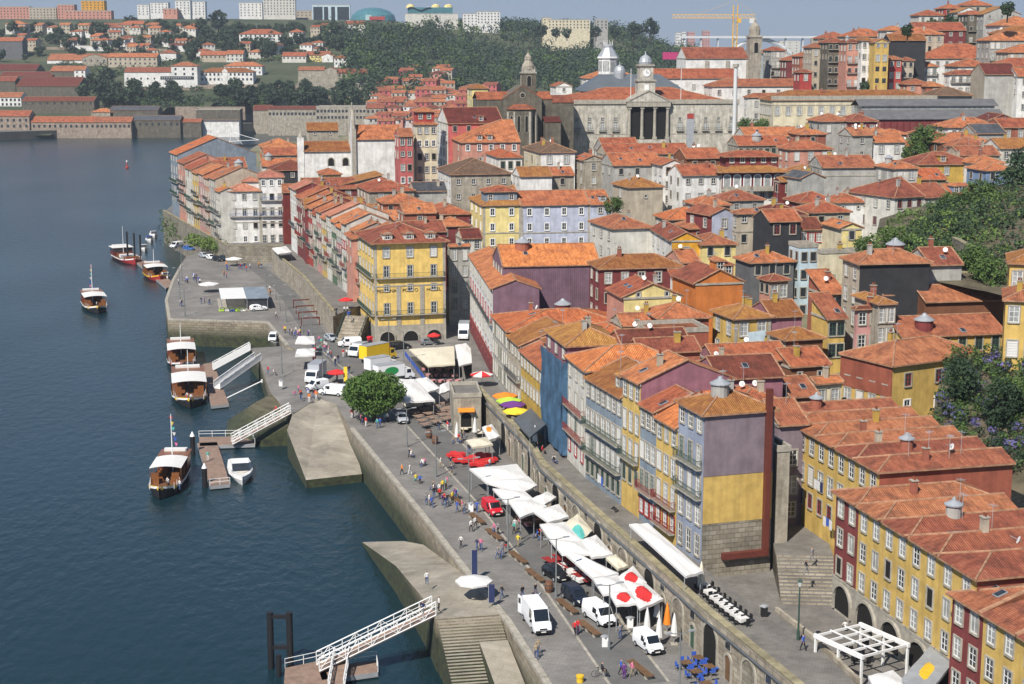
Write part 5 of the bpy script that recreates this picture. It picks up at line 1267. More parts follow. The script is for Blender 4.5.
def along_x(y):
    pts = [(190,45),(215,32),(265,14),(300,6),(345,-8),(352,-20),(480,-62),(600,-110),(760,-135)]
    for (y0,x0),(y1,x1) in zip(pts,pts[1:]):
        if y <= y1: return x0+(x1-x0)*(y-y0)/(y1-y0)
    return-135
height_sheet('hillside',-140,420,120,860,7,GROUND,inside_town,'hill_ground',-.5)
# ================================================================ THE GARDEN SLOPE ON THE RIGHT
rg = random.Random(21)
def slope(label,name,zone,n,mats,size,rad,per=26):
    """ground cover over a patch given by (u,v,D) corners"""
    b = MB();(a,c,d,e) = [PD(*q) for q in zone]
    for _ in range(n):
        s,t = rg.random(),rg.random()
        p = (a*(1-s)+c*s)*(1-t)+(e*(1-s)+d*s)*t
        r = rad*rg.uniform(.6,1.4);leaf_blob(b,rg,(p.x,p.y,p.z+rg.uniform(-.4,.5)),(r,r,r*.8),per,size,rg.choices(mats[0],mats[1])[0],shell=.7)
    o = b.build(name);return tag(o,label,name.replace('_',' '),None,'stuff')
def ground_patch(name,zone,mat):
    q = [PD(*z) for z in zone];b = MB();N = 10;k = b.mi(mat)
    for i in range(N+1):
        for j in range(N+1):
            s,t = i/N,j/N;p = (q[0]*(1-s)+q[1]*s)*(1-t)+(q[3]*(1-s)+q[2]*s)*t
            b.v.append((p.x,p.y,p.z-.5+rg.uniform(-.25,.25)))
    for i in range(N):
        for j in range(N): a = i*(N+1)+j;b.f.append((a,a+N+1,a+N+2,a+1));b.m.append(k)
    o = b.build(name,smooth=True);o['kind'] = 'structure'
    if b.v: 
        me = o.data;me.update()
        if me.polygons[0].normal.z < 0: me.flip_normals()
node_mat('soil',(.13,.11,.07),.95,.5,.4,bump=.5)
Z1 = [(925,452,182),(1050,500,168),(1060,345,208),(945,352,216)]
ground_patch('garden_bank',Z1,'soil')
slope('flowering creeper of dark leaves and violet flowers covering the bank','ground_cover',[(926,448,182),(1050,478,172),(1055,345,206),(950,350,214)],330,(['leaf_dark','leaf_bush','blossom'],[5,5,1.1]),.2,.8,46)
Z2 = [(870,262,245),(1040,300,225),(1040,170,330),(880,215,320)]
ground_patch('upper_garden',Z2,'soil')
slope('wild green shrubs filling the upper garden terraces','shrubbery',[(900,244,258),(1040,292,234),(1040,182,318),(930,205,312)],430,(['leaf_light','leaf_bush','leaf_dark'],[1,3,5]),.3,1.25,34)
slope('green hedge like shrubs below the cream houses','hedge',[(858,250,262),(935,258,258),(950,208,318),(905,212,322)],130,(['leaf_bush','leaf_light'],[3,2]),.28,1.1,34)
def stone_wall(label,a,c,hgt,th=.8,mat='rubble',name='garden_wall'):
    p,q = PD(*a),PD(*c);d = q-p;d.z = 0;L = d.length;t = obj(name,None) if False else None
    b = MB();b.box(0,0,-hgt-3,L,th,0,mat);b.box(-.05,-.06,.001,L+.05,th+.06,.18,'mossy_cap');o = b.build(name,None,tuple(p),atan2(d.y,d.x));return tag(o,label,'wall')
stone_wall('tall rough stone wall above the brown walled house',(942,272,243),(1016,273,240),3.5)
stone_wall('mossy terrace wall crossing the upper garden under the shrubs',(955,212,305),(1030,216,300),3.2)
stone_wall('crumbling stone retaining wall left of the upper garden',(952,238,262),(976,262,246),4)
stone_wall('weathered stone wall at the far right edge by the flowering bank',(1003,468,176),(1045,455,182),5,1.2)
cmd_ = crown(11,3.6,6.5,1.2,34,70,.24,'leaf_dark');cmg = crown(12,3.4,5.2,.8,30,70,.24,'leaf_bush');tmn = trunk(8,2.2,.25,2.2)
def gt(label,u,v,D_,cm,s,zb=2.5): p = PD(u,v,D_);return tree('garden_tree',label,(p.x,p.y,p.z-zb*s),cm,tmn,None,s,u)
gt('dark bushy tree leaning against the long yellow house',961,392,196,cmd_,.82)
gt('dark rounded tree on the flowering bank at the right',1000,412,188,cmd_,.8)
gt('green bush tree right of the rounded dark tree',1018,398,190,cmg,.8)
gt('tall dark tree at the right edge beside the blue house',1019,205,322,cmd_,1.75)
gt('second dark tree above the one beside the blue house',1024,185,335,cmd_,1.5)
gt('leafy green tree in the middle of the upper garden',978,202,312,cmg,1.2)
gt('light green tree at the upper garden corner near the blue house',955,212,312,cmg,1.1)
gt('big green shrub under the terrace wall in the upper garden',992,284,238,cmg,1.15)
gt('green shrub at the left of the big shrub under the terrace wall',970,262,244,cmg,.8)
gt('small green tree hanging over the dark slate roof',898,247,262,cmg,.9)
gt('green shrub beside the small beige gabled shed',866,252,256,cmg,.7)
gt('bright shrub on the roofs below the market hall',930,148,424,cmg,1.7)
gt('dark bush right of the bright shrub below the market hall',915,156,420,cmg,1.1)
gt('thin young tree by the cream palace corner',748,130,520,cmg,1.1)
gt('second thin young tree by the cream palace corner',762,132,520,cmg,1.2)
gt('ivy like tree climbing the roughcast beige house',613,208,378,cmg,.75)
# the creeper over the pier wall
b = MB()
for k in range(70):
    s = k/69;p = P(190+32*s,238+8*s,7.2) ;leaf_blob(b,rg,(p.x+rg.uniform(-1,1),p.y-1.0+rg.uniform(-.6,.6),7.2+rg.uniform(-1.6,1.2)),(1.3,1.0,1.1),30,.3,'leaf_light',shell=.7)
tag(b.build('climbing_plant'),'bright green creeper hanging over the headland wall','climbing plant')
b = MB()
for k in range(40): p = P(163+rg.uniform(0,18),222+rg.uniform(-3,14),4);leaf_blob(b,rg,(p.x,p.y-1.5,3.5+rg.uniform(-2,4)),(1.6,1.2,1.5),28,.35,'leaf_bush',shell=.7)
tag(b.build('wall_bush'),'dark bush on the rocks at the tip of the headland','bush')
# the round tree on the quay
p = P(373,424,ZQ);cq = crown(33,4.9,6.6,1.5,105,120,.23,'leaf_green',.8)
tree('round_tree','round dense green tree standing alone on the quay',(p.x,p.y+2.2,ZQ),cq,trunk(5,2.6,.35,3.2,7))
# ================================================================ THE FAR BANK
VD = [(142,1110),(137,1140),(128,1165),(120,1190),(100,1260),(85,1330),(60,1450),(40,1560),(20,1720),(5,1850),(-10,1950)]
def DG(v):
    for (v0,d0),(v1,d1) in zip(VD,VD[1:]):
        if v >= v1: return d0+(d1-d0)*(v0-v)/(v0-v1)
    return 1950
FARP = []
for uu in range(-120,1250,45):
    for vv in (134,126,112,100,88,74,60,46,33):
        vq = vv
        if uu > 420: vq = vv*.6+40 if vv < 90 else vv
        vq = max(vq,[17,30,40,64,64][[uu < x for x in (430,620,690,900,2000)].index(True)])
        p = PD(uu,vq,DG(vv));FARP.append((p.x,p.y,max(p.z,1.2)))
for uu in range(-160,1300,60):
    vt = 19 if uu < 420 else 30 if uu < 640 else 44 if uu < 680 else 64
    for D_ in (1900,2200):
        p = PD(uu,vt,D_);FARP.append((p.x,p.y,p.z))
    p = PD(uu,vt,1900);FARP.append((p.x*1.6,3000,p.z-50))
node_mat('far_ground',(.085,.09,.05),.95,.5,.02,col2=(.035,.048,.024))
SH = [(-700,1085),(-360,1130),(-268,1192),(-215,1245),(-150,1290),(-60,1290),(400,1290),(900,1290)]
def head_(a,c): return atan2(c.y-a.y,c.x-a.x)
def beyond(x,y):
    for (x0,y0),(x1,y1) in zip(SH,SH[1:]):
        if x <= x1: return y > y0+(y1-y0)*(x-x0)/(x1-x0)-12
    return True
height_sheet('far_hill',-1000,1500,1080,3000,32,FARP,beyond,'far_ground',-1.0)
b = MB();sh = [(x,y) for x,y in SH];po = sh+[(900,1330),(400,1330),(-60,1330),(-140,1330),(-200,1285),(-255,1232),(-350,1168),(-700,1120)]
b.prism(po if ccw(po) else po[::-1],-4,3.6,'road_setts',node_mat('tide_stone',(.06,.06,.055),.9,.4,.1));structure(b,'far_quay')
GF = 'riverside warehouses and houses on the far bank'
def F(label,cols,u,v,u1,hp,th=0,dep=16,name='far_house',group=None,vb=None,**kw):
    """a house on the far bank: eave corner (u,v), hp pixels of wall showing"""
    D_ = DG((vb or v+hp))+2;kw.setdefault('cornice',False);kw.setdefault('ex','')
    h = hp*D_/1600*1.02
    return B(label,cols,u,v,D_,u1,dep,h,th,name=name,ground=False,sink=9,group=group,**kw)
for o in ():
    pass
W3 = lambda n,r=1,s='fw',t=2.0,p=4.2: (n,r,s,t,p)
F('stone riverside warehouse at the far left with an orange roof','warehouse gx orange',-8,116,29,17,front=W3(6,2),name='warehouse',cat='warehouse',pitch=24)
F('long stone riverside warehouse under a bright orange tiled roof','warehouse gx orange',31,122,95,11,front=W3(12),name='warehouse',cat='warehouse',pitch=24)
F('low stone riverside warehouse with a worn red roof by the quay','warehouse gx rust',95,122,131,11,front=W3(8),name='warehouse',cat='warehouse',pitch=22)
F('stone riverside warehouse with a partly zinc covered roof','darkstone gx slate',131,120,180,11,front=W3(8),name='warehouse',cat='warehouse',pitch=20)
F('low twin gabled stone shed beside the zinc roofed warehouse','darkstone gx rust',181,122,201,8,dep=10)
F('long low white painted quay wall building by the water','white gx slate',201,121,239,7,dep=8,pitch=8)
F('terraced stone ruin above the white quay building','darkstone flat slate',196,110,240,11,dep=12)
F('white house with small windows above the far left warehouse','white gx orange',-4,97,21,9,front=W3(6,2,'fw',1.2,3.4))
F('weathered grey warehouse with patched red roof panels','darkstone gx dark',22,101,94,12,front=W3(10,1,'f',1.0),name='warehouse',cat='warehouse',pitch=20)
F('small orange roofed shed in front of the dark trees','stone hip orange',91,112,113,4,dep=12)
F('grey slate roofed warehouse behind the riverside sheds','darkstone gx slate',110,110,158,6,name='warehouse',cat='warehouse',pitch=18)
F('large warehouse with a very dark red roof and blank grey wall','darkstone gx dark',16,86,78,9,dep=40,name='warehouse',cat='warehouse',pitch=18)
F('stone gabled warehouse at the left edge above the white house','darkstone gx rust',-6,81,15,11,name='warehouse',cat='warehouse')
F('long dark red roofed shed second from the hill foot on the left','darkstone gx dark',-8,70,36,5,dep=26,pitch=20)
F('dark red roofed shed behind the very dark roofed warehouse','darkstone gx dark',0,76,52,4,dep=20,pitch=18)
F('grey stepped gable sheds right of the very dark roof','darkstone gx rust',50,71,74,8,dep=20)
F('long red roofed building above a white wall','white gx rust',47,60,108,4,dep=26,pitch=22)
F('small white house beside the two big dark trees','white gx rust',74,70,85,9,front=W3(2,2,'f',1,3.5))
F('pair of stone gables with arched windows','stone gy rust',82,58,107,8,front=W3(4,1,'f',1.5),pitch=16)
F('beige row with orange roofs and small windows on the far slope','beige gx orange',108,57,157,10,front=W3(10,2,'f',1.2,3.6))
F('low white warehouse wing with a red roof on the far bank','white gx rust',124,72,171,14,front=W3(7,1,'f',4.5),name='warehouse',cat='warehouse',pitch=18,dep=22)
WH = F('tall white warehouse block carrying a long dark name board','white hip rust',171,66,197,20,front=W3(3,2,'fw',1.5,4.0),name='warehouse',cat='warehouse')
b = MB();b.box(-9,-.3,6.2,WH['_w']-3,-.02,8.6,'black')
for i in range(13): b.box(-8+i*1.9,-.36,6.9,-6.9+i*1.9,-.31,7.9,'zinc')
b.build('name_board',WH)
PV = F('long white house with even windows and a small central pediment','white hip orange',200,72,253,11,front=W3(13,2,'fw',1.0,4.0),name='long_house')
b = MB();w_ = PV['_w'];b.box(w_*.42,-.4,-3,w_*.52,-.02,9.8,'wall_white');b.face([(w_*.41,-.45,9.8),(w_*.53,-.45,9.8),(w_*.47,-.45,12.4)],'wall_white');b.build('pediment',PV)
b = MB();b.box(-4,-3,-9,w_+4,-.6,-.6,'wall_stone');b.build('terrace_wall',PV)
F('white annex with an orange roof behind the pedimented house','white hip orange',224,66,262,9,front=W3(8,2,'f',1,3.5))
F('white villa with an orange roof on the bare hill','white hip orange',239,34,281,10,front=W3(9,3,'fw',.8,3.2),dep=22)
F('white cube villa with an orange roof on the ridge track','white hip orange',289,32,303,8,front=W3(3,2,'f',.8,3.4))
F('stone house row with orange roofs below the bare hill','beige gx orange',200,55,226,7,front=W3(6,1,'f',1))
F('house row with a red roof under the track','offwhite gx orange',226,54,243,8,front=W3(4,2,'f',.8,3))
F('pale row of houses with orange roofs along the lane','offwhite gx orange',282,56,306,7,front=W3(6,1,'f',1))
F('row of low houses with a yellow wall along the lane','paleyellow gx orange',306,55,330,6,front=W3(6,1,'f',1))
F('white corner house with an orange gable along the lane','white gy bright',322,56,333,6)
F('white house with a red roof above the stone terraces','white hip orange',334,58,347,9,front=W3(3,2,'f',.8,3.2))
F('roofless stone warehouse left of a grey tree covered bank','stone gx rust',298,70,324,12,name='warehouse',cat='warehouse',pitch=18)
F('stone warehouse with a rust roof and a row of windows','stone gx rust',337,73,368,9,front=W3(7,1,'f',1.5),name='warehouse',cat='warehouse')
F('stone gabled shed between two stone warehouses','stone gy rust',324,70,337,12,name='warehouse',cat='warehouse')
F('long pale retaining wall under the stone warehouses','warehouse flat warehouse' if False else 'stone flat slate',297,84,371,8,dep=5,name='retaining_wall',cat='wall')
F('long ruined stone arcade building along the far quay','stone gx dark',268,109,316,13,front=W3(13,1,'fw',2.5),name='warehouse',cat='warehouse',dep=14,pitch=14)
F('roofless stone factory front with two rows of openings','stone flat slate',316,107,366,15,front=W3(14,2,'fw',2,4.6),name='warehouse',cat='warehouse')
F('small red roofed shed left of the ruined arcade','stone gx dark',253,110,271,5)
F('stone quay house with windows at the end of the factory front','stone gx rust',366,108,384,14,front=W3(4,2,'fw',1.5,4.4))
F('dark gabled house with an orange roof at the left edge of the hill','darkgrey gx orange',-6,41,22,16,lwall='darkgrey')
F('flat white garden wall building on the green slope','white flat slate',75,46,111,5,dep=4)
F('white house with a red roof above the beige row','white hip orange',168,45,192,7,front=W3(4,1,'f',1))
F('beige house on the hill with an orange roof and small windows','offwhite hip orange',5,24,25,9,front=W3(4,2,'f',1,3.2))
F('stone house beside the dark hilltop tree','stone hip orange',118,24,149,6,front=W3(5,1,'f',1))
F('long red roofed building left of the city end of the lane','offwhite gx orange',345,24,365,5)
F('white roadside house with a red roof','white hip orange',160,53,176,6)
# skyline blocks
def tower(label,wall,u,v,u1,hp,n,rows,D_=1900,st='f',dep=18,nm='apartment_block',pt=3.1):
    e = PD(u,v,D_);h = hp*D_/1600
    r = B(label,wall+' flat slate',u,v,D_,u1,dep,h,4,name=nm,cat='apartment block',ground=False,sink=25,cornice=False,front=(n,rows,st,1.0,pt),left=None,ex='')
    return r
tower('salmon apartment block at the far left of the skyline','salmon',-4,7,29,12,10,5)
tower('grey beige apartment block between two salmon ones','beige',29,8,56,12,8,4)
tower('taller salmon apartment block on the skyline','salmon',57,5,74,15,5,5)
tower('orange yellow apartment tower on the skyline','amber',81,1,104,14,6,4,2000)
tower('long low salmon block in front of the orange yellow tower','salmon',65,11,111,8,12,3,1860)
tower('small white tower behind the dark hilltop tree','white',137,5,149,12,3,4,2050)
tower('white pair of towers left of the round tree','white',150,3,168,13,5,4,2000)
tower('slim white tower right of the dark hilltop tree','white',175,1,190,17,4,5)
tower('white tower half hidden by the round tree','white',190,2,205,17,4,5,1950)
tower('low pink block below the slim white tower','salmon',163,9,177,8,3,2,1880)
tower('cluster of white towers right of the round tree','white',239,3,262,15,6,5)
tower('wide white tower with dense window rows on the skyline','offwhite',263,-4,295,21,10,7,1880,nm='apartment_block')
tower('low beige block beside the glass office','beige',296,11,312,10,4,2,1920)
ho = tower('glass fronted office slab with white frames on the skyline','paleblue',312,5,350,16,1,1,1850,st=None,nm='office_block')
w_ = ho['_w']
for x0,x1 in ((.03,.27),(.31,.42),(.5,.6),(.66,.97)): b = MB();b.box(w_*x0,-.3,2,w_*x1,-.02,16.5,'glass');b.build('glass_panel',ho)
e = PD(371,20,1900);t = thing('arena','low teal glass dome on the skyline beside the office slab','arena',(e.x,e.y+30,e.z-14));b = MB();b.lathe([(27,0),(27,14),(25,20),(19,25),(10,28),(0,29)],node_mat('teal_glass',(.07,.19,.22),.3,.3,.3),24);b.build('dome',t);b = MB();b.box(-2,-29,14,16,-27.2,18,wall_mat('red'));b.build('red_frame',t)
ml = tower('shopping centre with yellow roof ornaments and a white wavy canopy','offwhite',405,14,458,10,1,1,1800,st=None,dep=30,nm='shopping_centre');w_ = ml['_w']
b = MB();b.box(3,1,11,w_*.9,20,18.5,'teal_glass');b.build('glass_hall',ml)
b = MB()
for i in range(12): b.face([(2+i*2.2,-1,17.5+sin(i*.7)*1.6),(4.2+i*2.2,-1,17.5+sin((i+1)*.7)*1.6),(4.2+i*2.2,14,18+sin((i+1)*.7)*1.6),(2+i*2.2,14,18+sin(i*.7)*1.6)],'white_paint')
b.build('canopy',ml)
for q in (6,34,48): b = MB();b.lathe([(5,18),(4.2,21),(0,22.5)],wall_mat('paleyellow'),10,(q,8,0));b.build('roof_ornament',ml)
tower('white hospital block with a lower left wing','white',463,14,478,13,4,4,1800)
tower('white hospital main block with even window rows','white',477,12,500,15,7,4,1800)
tower('long cream block at the edge of the wood','cream',548,20,590,13,12,3,1750)
tower('cream end tower at the left of the long block','cream',543,18,551,16,2,3,1750)
tower('small grey block on the wooded ridge near the crane','grey',596,20,608,12,3,3,1700)
# little houses
rnd = random.Random(5)
PROTO = []
for i in range(5):
    c_ = ['offwhite','pinkred','salmon','beige','white'][i]
    r = house('small red roofed house in the crowded quarter under the wooded hill','far_cottage','house',(0,-500,0),0,11+i % 3,9,6.5+i % 2*2.5,wall=c_,roof='gx' if i % 2 else 'hip',tile=['orange','rust','dark'][i % 3],ground=False,sink=7,cornice=False,front=(3,2 if i % 2 else 1,'f',.9,3),group='crowded red roofed houses under the wooded hill',ov=.4)
    PROTO.append(r)
def put(u,v,i,label,group,first=[True]*5):
    D_ = DG(v)+rnd.uniform(-8,8);p = PD(u,v,D_);z = max(idw(p.x,p.y,FARP)-.8,1)
    r = PROTO[i]
    if first[i]:
        first[i] = False;r.location = (p.x,p.y,z);r.rotation_euler = (0,0,rnd.uniform(-.5,.5));r['label'] = label;r['group'] = group;return r
    return copy_thing(r,(p.x,p.y,z),rnd.uniform(-.5,.5),label,group)
n = 0
for v in range(127,72,-6):
    for u in range(368,486,8):
        uu,vv = u+rnd.uniform(-3,3),v+rnd.uniform(-2,2)
        if vv < 90 and (uu > 440 or uu < 396 or rnd.random() < .35): continue
        put(uu,vv,n % 5,'small red roofed house in the crowded quarter under the wooded hill','crowded red roofed houses under the wooded hill');n += 1
for k in range(95):
    u = rnd.uniform(0,330);v = rnd.choice([rnd.uniform(22,36),rnd.uniform(36,58)])
    if 195 < u < 300 and v < 50: continue
    put(u,v,[0,3,4][k % 3],'small pale house scattered on the green far hillside','small houses scattered over the far hillside')
# trees of the far bank
cmf = [crown(40+i,6,9,3,26,16,1.0,'leaf_far') for i in range(3)];tmf = trunk(3,5,.5,5)
GT = 'trees scattered over the far bank'
def ft(u,v,s,label='dark tree among the houses of the far bank',grp=GT):
    D_ = DG(v);p = PD(u,v,D_);tree('far_tree',label,(p.x,p.y,idw(p.x,p.y,FARP)-1),rnd.choice(cmf),tmf,grp,s,rnd.uniform(0,6))
for u,v,s,l in ((131,20,1.6,'large dark hilltop tree left of the white towers'),(143,20,1.1,'smaller dark tree touching the large hilltop tree'),(160,25,1.3,'dark tree right of the hilltop stone house'),(218,20,2.0,'tall round tree against the sky on the bare hill'),(201,18,1.3,'dark tree left of the tall round tree'),(176,18,1.0,'cypress like dark tree beside the slim white tower'),
  (95,92,1.3,'big dark tree left of the white warehouse wing'),(108,88,1.4,'broad olive tree in front of the white warehouse wing'),(104,106,1.5,'dark tree mass above the riverside sheds, right part'),(84,100,1.2,'dark tree mass above the riverside sheds, left part'),(125,106,1.3,'spreading tree beside the grey slate warehouse')):
    ft(u,v,s,l,None)
for k in range(150):
    u = rnd.uniform(0,340);v = rnd.uniform(20,62)
    ft(u,v,rnd.uniform(.5,1.1))
for k in range(26): ft(rnd.uniform(225,300),rnd.uniform(24,56),rnd.uniform(.7,1.2))
for k in range(60): ft(rnd.uniform(215,360),rnd.uniform(92,106),rnd.uniform(.6,1.1))
for k in range(30): ft(rnd.uniform(110,180),rnd.uniform(90,102),rnd.uniform(.5,.9))
for k in range(16): ft(rnd.uniform(160,215),rnd.uniform(22,52),rnd.uniform(.7,1.2))
# the wood on the hill
b = MB();r2 = random.Random(9)
def wood(u,v):
    D_ = DG(v) if u < 420 else r2.uniform(1340,2050)
    p = PD(u,v,D_);z = idw(p.x,p.y,FARP)
    rr = r2.uniform(3.5,9.5);leaf_blob(b,r2,(p.x,p.y,z+rr*.6),(rr,rr,rr*r2.uniform(.8,1.3)),52,1.35,r2.choice(['leaf_far','leaf_far','leaf_far','leaf_dark','leaf_bush']))
for k in range(2100):
    u = r2.uniform(325,700);v = r2.uniform(22,100)
    top = 22 if u < 430 else 30 if u < 640 else 36
    if v < top or (u < 345 and v > 50): continue
    if 395 < u < 445 and 48 < v < 55: continue
    wood(u,v)
o = b.build('wood');tag(o,'dense dark green wood covering the far hill below the hospital','wood',None,'stuff')
for u,s,l in ((541,1.3,'pointed dark tree left of the long cream block'),(556,1.0,'dark tree before the long cream block'),(567,1.0,'second dark tree before the long cream block'),(634,1.5,'tall pine on the ridge left of the crane'),(650,1.7,'broad pine on the ridge nearest the crane'),(596,1.1,'dark tree at the right end of the long cream block'),(615,1.2,'dark tree on the ridge beside the grey block')):
    p = PD(u,34,1640);tree('ridge_tree',l,(p.x,p.y,p.z-6),cmf[int(u) % 3],tmf,None,s,u)
b = MB();r2 = random.Random(31)
for k in range(620):
    zone = r2.choice([(0,330,22,62),(210,365,91,106),(105,200,88,106),(200,330,38,62),(60,200,60,75)]);u,v = r2.uniform(*zone[:2]),r2.uniform(*zone[2:])
    p = PD(u,v,DG(v));z = idw(p.x,p.y,FARP);rr = r2.uniform(2.2,4.6);leaf_blob(b,r2,(p.x,p.y,z),(rr*1.5,rr,rr*.7),30,.95,r2.choice(['leaf_far','leaf_far','leaf_dark','leaf_bush']))
tag(b.build('scrub'),'dark scrub and garden greenery spread over the far hillside','scrub',None,'stuff')
for u0,u1,v,h_,l in ((112,200,89,4,'terrace wall under the white warehouse with the name board'),(196,300,86.5,4,'terrace wall under the pedimented white house'),(175,245,108,5,'dark terrace wall above the white quay building'),(0,130,48,3,'long garden wall across the far left slope'),(130,300,50,3,'long garden wall below the bare hill'),(300,372,97,4,'second retaining wall below the stone warehouses')):
    a,c = PD(u0,v,DG(v)-6),PD(u1,v,DG(v)-6);b = MB();b.box(0,0,-h_-4,(c-a).length,1.2,1,'wall_warehouse');tag(b.build('terrace_wall',None,tuple(a),head_(a,c)),l,'wall')
# arched bridge far down the river and the crane
node_mat('far_concrete',(.55,.56,.56),.8,.1,.1)
p0,p1 = PD(690,37,2700),PD(850,37,2700);t = thing('arched_bridge','pale concrete arch bridge far down the river','bridge',(p0.x,p0.y,-2))
L = p1.x-p0.x+100;zd = p0.z+2;b = MB();b.box(-20,-8,zd-2,L,8,zd+1.5,'far_concrete');b.build('deck',t)
b = MB();xa,xb = PD(712,50,2700).x-p0.x,PD(808,50,2700).x-p0.x;n = 24;pts = []
for i in range(n+1):
    f = i/n;pts.append((xa+(xb-xa)*f,0,zd-62+58*(1-(2*f-1) ** 2)))
for a,c in zip(pts,pts[1:]): b.cyl(a,c,3.2,'far_concrete',n=6)
b.build('arch',t)
for i in range(14): b = MB();x =-10+L*i/13;f = (x-xa)/(xb-xa);zb =-6 if not 0 < f < 1 else zd-62+58*(1-(2*f-1) ** 2);b.box(x-1,-5,zb,x+1,5,zd-2,'far_concrete');b.build('pier',t)
for i,(u,v,w,h,c) in enumerate(((676,33,5,40,'white'),(682,32,4,50,'white'),(688,32,7,42,'pink'),(703,31,7,42,'pink'),(780,41,20,20,'offwhite'),(812,38,10,30,'beige'),(822,40,8,26,'offwhite'))):
    e = PD(u,v,2900);house(['slim pale tower beyond the wooded ridge','taller slim pale tower beyond the wooded ridge','pinkish far tower left of the crane mast','second pinkish far tower left of the crane mast','long low pale block beyond the bridge','hazy beige block at the foot of the upper slope','hazy pale block beside the hazy beige one'][i],'far_tower','tower block',(e.x,e.y,e.z-h),0,w*1.8,20,h,wall=c,roof='flat',tile='slate',ground=False,sink=60,cornice=False,front=(3,6,'fw',2,5))
p = PD(734,70,760);t = thing('tower_crane','yellow tower crane behind the white church','crane',(p.x,p.y,20));node_mat('crane_yellow',(.62,.36,.05),.5,.1,1)
zt = PD(734,18,760).z-20
b = MB();q = 1.0
for sx in (-q,q):
    for sy in (-q,q): b.cyl((sx,sy,-5),(sx,sy,zt+6),.16,'crane_yellow',n=4)
for i in range(int(zt/2)):
    z = i*2;b.cyl((-q,-q,z),(q,-q,z+2),.1,'crane_yellow',n=4);b.cyl((q,q,z),(-q,q,z+2),.1,'crane_yellow',n=4);b.cyl((-q,-q,z),(-q,q,z+2),.1,'crane_yellow',n=4)
b.build('mast',t)
b = MB();b.cyl((-22,0,zt),(0,0,zt),.25,'crane_yellow',n=4)
xl =-(734-672)*760/1600;xr = 20*760/1600
for z,y in ((0,-.8),(0,.8),(1.6,0)): b.cyl((xl,y,zt+z),(xr,y,zt+z),.17,'crane_yellow',n=4)
x = xl
while x < xr-1.5: b.cyl((x,-.8,zt),(x+.9,0,zt+1.6),.09,'crane_yellow',n=4);b.cyl((x+.9,0,zt+1.6),(x+1.8,-.8,zt),.09,'crane_yellow',n=4);x += 1.8
b.cyl((0,0,zt+8),(xl*.6,0,zt+1.6),.06,'crane_yellow',n=4);b.cyl((0,0,zt+8),(xr,0,zt+1.6),.06,'crane_yellow',n=4);b.build('jib',t)
b = MB();b.box(xr-3,-1,zt-2.4,xr,1,zt-.2,'far_concrete');b.build('counterweight',t);b = MB();b.box(.9,-1.6,zt-2.2,2.6,-.1,zt-.3,'crane_yellow');b.build('cab',t)
p = PD(665,57,690);t = thing('advertising_board','bright pink board on the roof left of the white church','board',(p.x,p.y,30),0);b = MB();b.box(-1,0,p.z-31,7,.4,p.z-28,node_mat('pink_board',(.42,.05,.15),.5,.2,.6));b.build('panel',t);b = MB();b.box(-8,.5,-4,9,12,p.z-36,'wall_stone');b.box(-.8,.42,-4,-.5,.7,p.z-33,'iron');b.box(7.4,.42,-4,7.7,.7,p.z-33,'iron');b.build('support',t)
# mooring pole buoy and trees on the skyline of the town
p = P(127,168,-2);t = thing('river_buoy','small red and white buoy alone in mid river','buoy',tuple(p));b = MB();b.lathe([(0,-.6),(1.0,-.4),(1.1,.5),(.4,1.0),(.25,3.2),(0,3.3)],wall_mat('red'),10);b.build('float',t);b = MB();b.cyl((0,0,3.2),(0,0,4.2),.4,'white_paint');b.build('top_mark',t)
cmr = [crown(70+i,5,8,3,26,26,.7,'leaf_dark') for i in range(2)]
GS = 'dark trees along the top of the upper slope'
for i in range(15):
    u = 884+i*6.0;v = 23-i*1.35
    p = PD(u,v+6,640);tree('skyline_tree','dark round tree in the line along the top of the upper slope',(p.x,p.y,p.z-8),cmr[i % 2],tmf,GS,.5+.2*(i % 3)/2,i)
for u,v,D_,s,l in ((908,26,545,.5,'dark cypress beside the stone cross on the upper slope'),(1008,6,560,.6,'bushy tree behind the big grey gable'),(866,82,556,.5,'small green tree at the foot of the narrow yellow house')):
    p = PD(u,v,D_);tree('slope_tree',l,(p.x,p.y,p.z-5),cmr[0],tmf,None,s,u)
# ================================================================ BOATS, PONTOONS, GANGWAYS
node_mat('hull_black',(.02,.02,.022),.4,.2,1);node_mat('deck_wood',(.17,.08,.042),.6,.3,2);node_mat('varnish',(.22,.085,.03),.35,.3,2)
node_mat('canvas',(.62,.61,.59),.8,.08,.6,bump=.15);node_mat('canvas_cream',(.60,.55,.43),.8,.1,.6,bump=.15);node_mat('boat_red',(.30,.03,.03),.45,.2,1);node_mat('boat_yellow',(.70,.45,.03),.45,.2,1)
node_mat('deck_board',(.27,.185,.14),.8,.35,1.2,bump=.2);node_mat('steel_grey',(.30,.31,.32),.5,.2,1);node_mat('cab_red',(.13,.03,.025),.4,.2,1)
for nm,c in (('red',(.55,.03,.03)),('orange',(.75,.22,.02)),('teal',(.1,.42,.38)),('blue',(.04,.10,.42)),('pink',(.6,.16,.28)),('purple',(.13,.04,.2)),('lime',(.4,.6,.06)),('yellow',(.75,.55,.04)),('navy',(.02,.03,.09)),('rose',(.55,.25,.24))): node_mat('cloth_'+nm,c,.8,.12,1)
def head(a,c): return atan2(c.y-a.y,c.x-a.x)
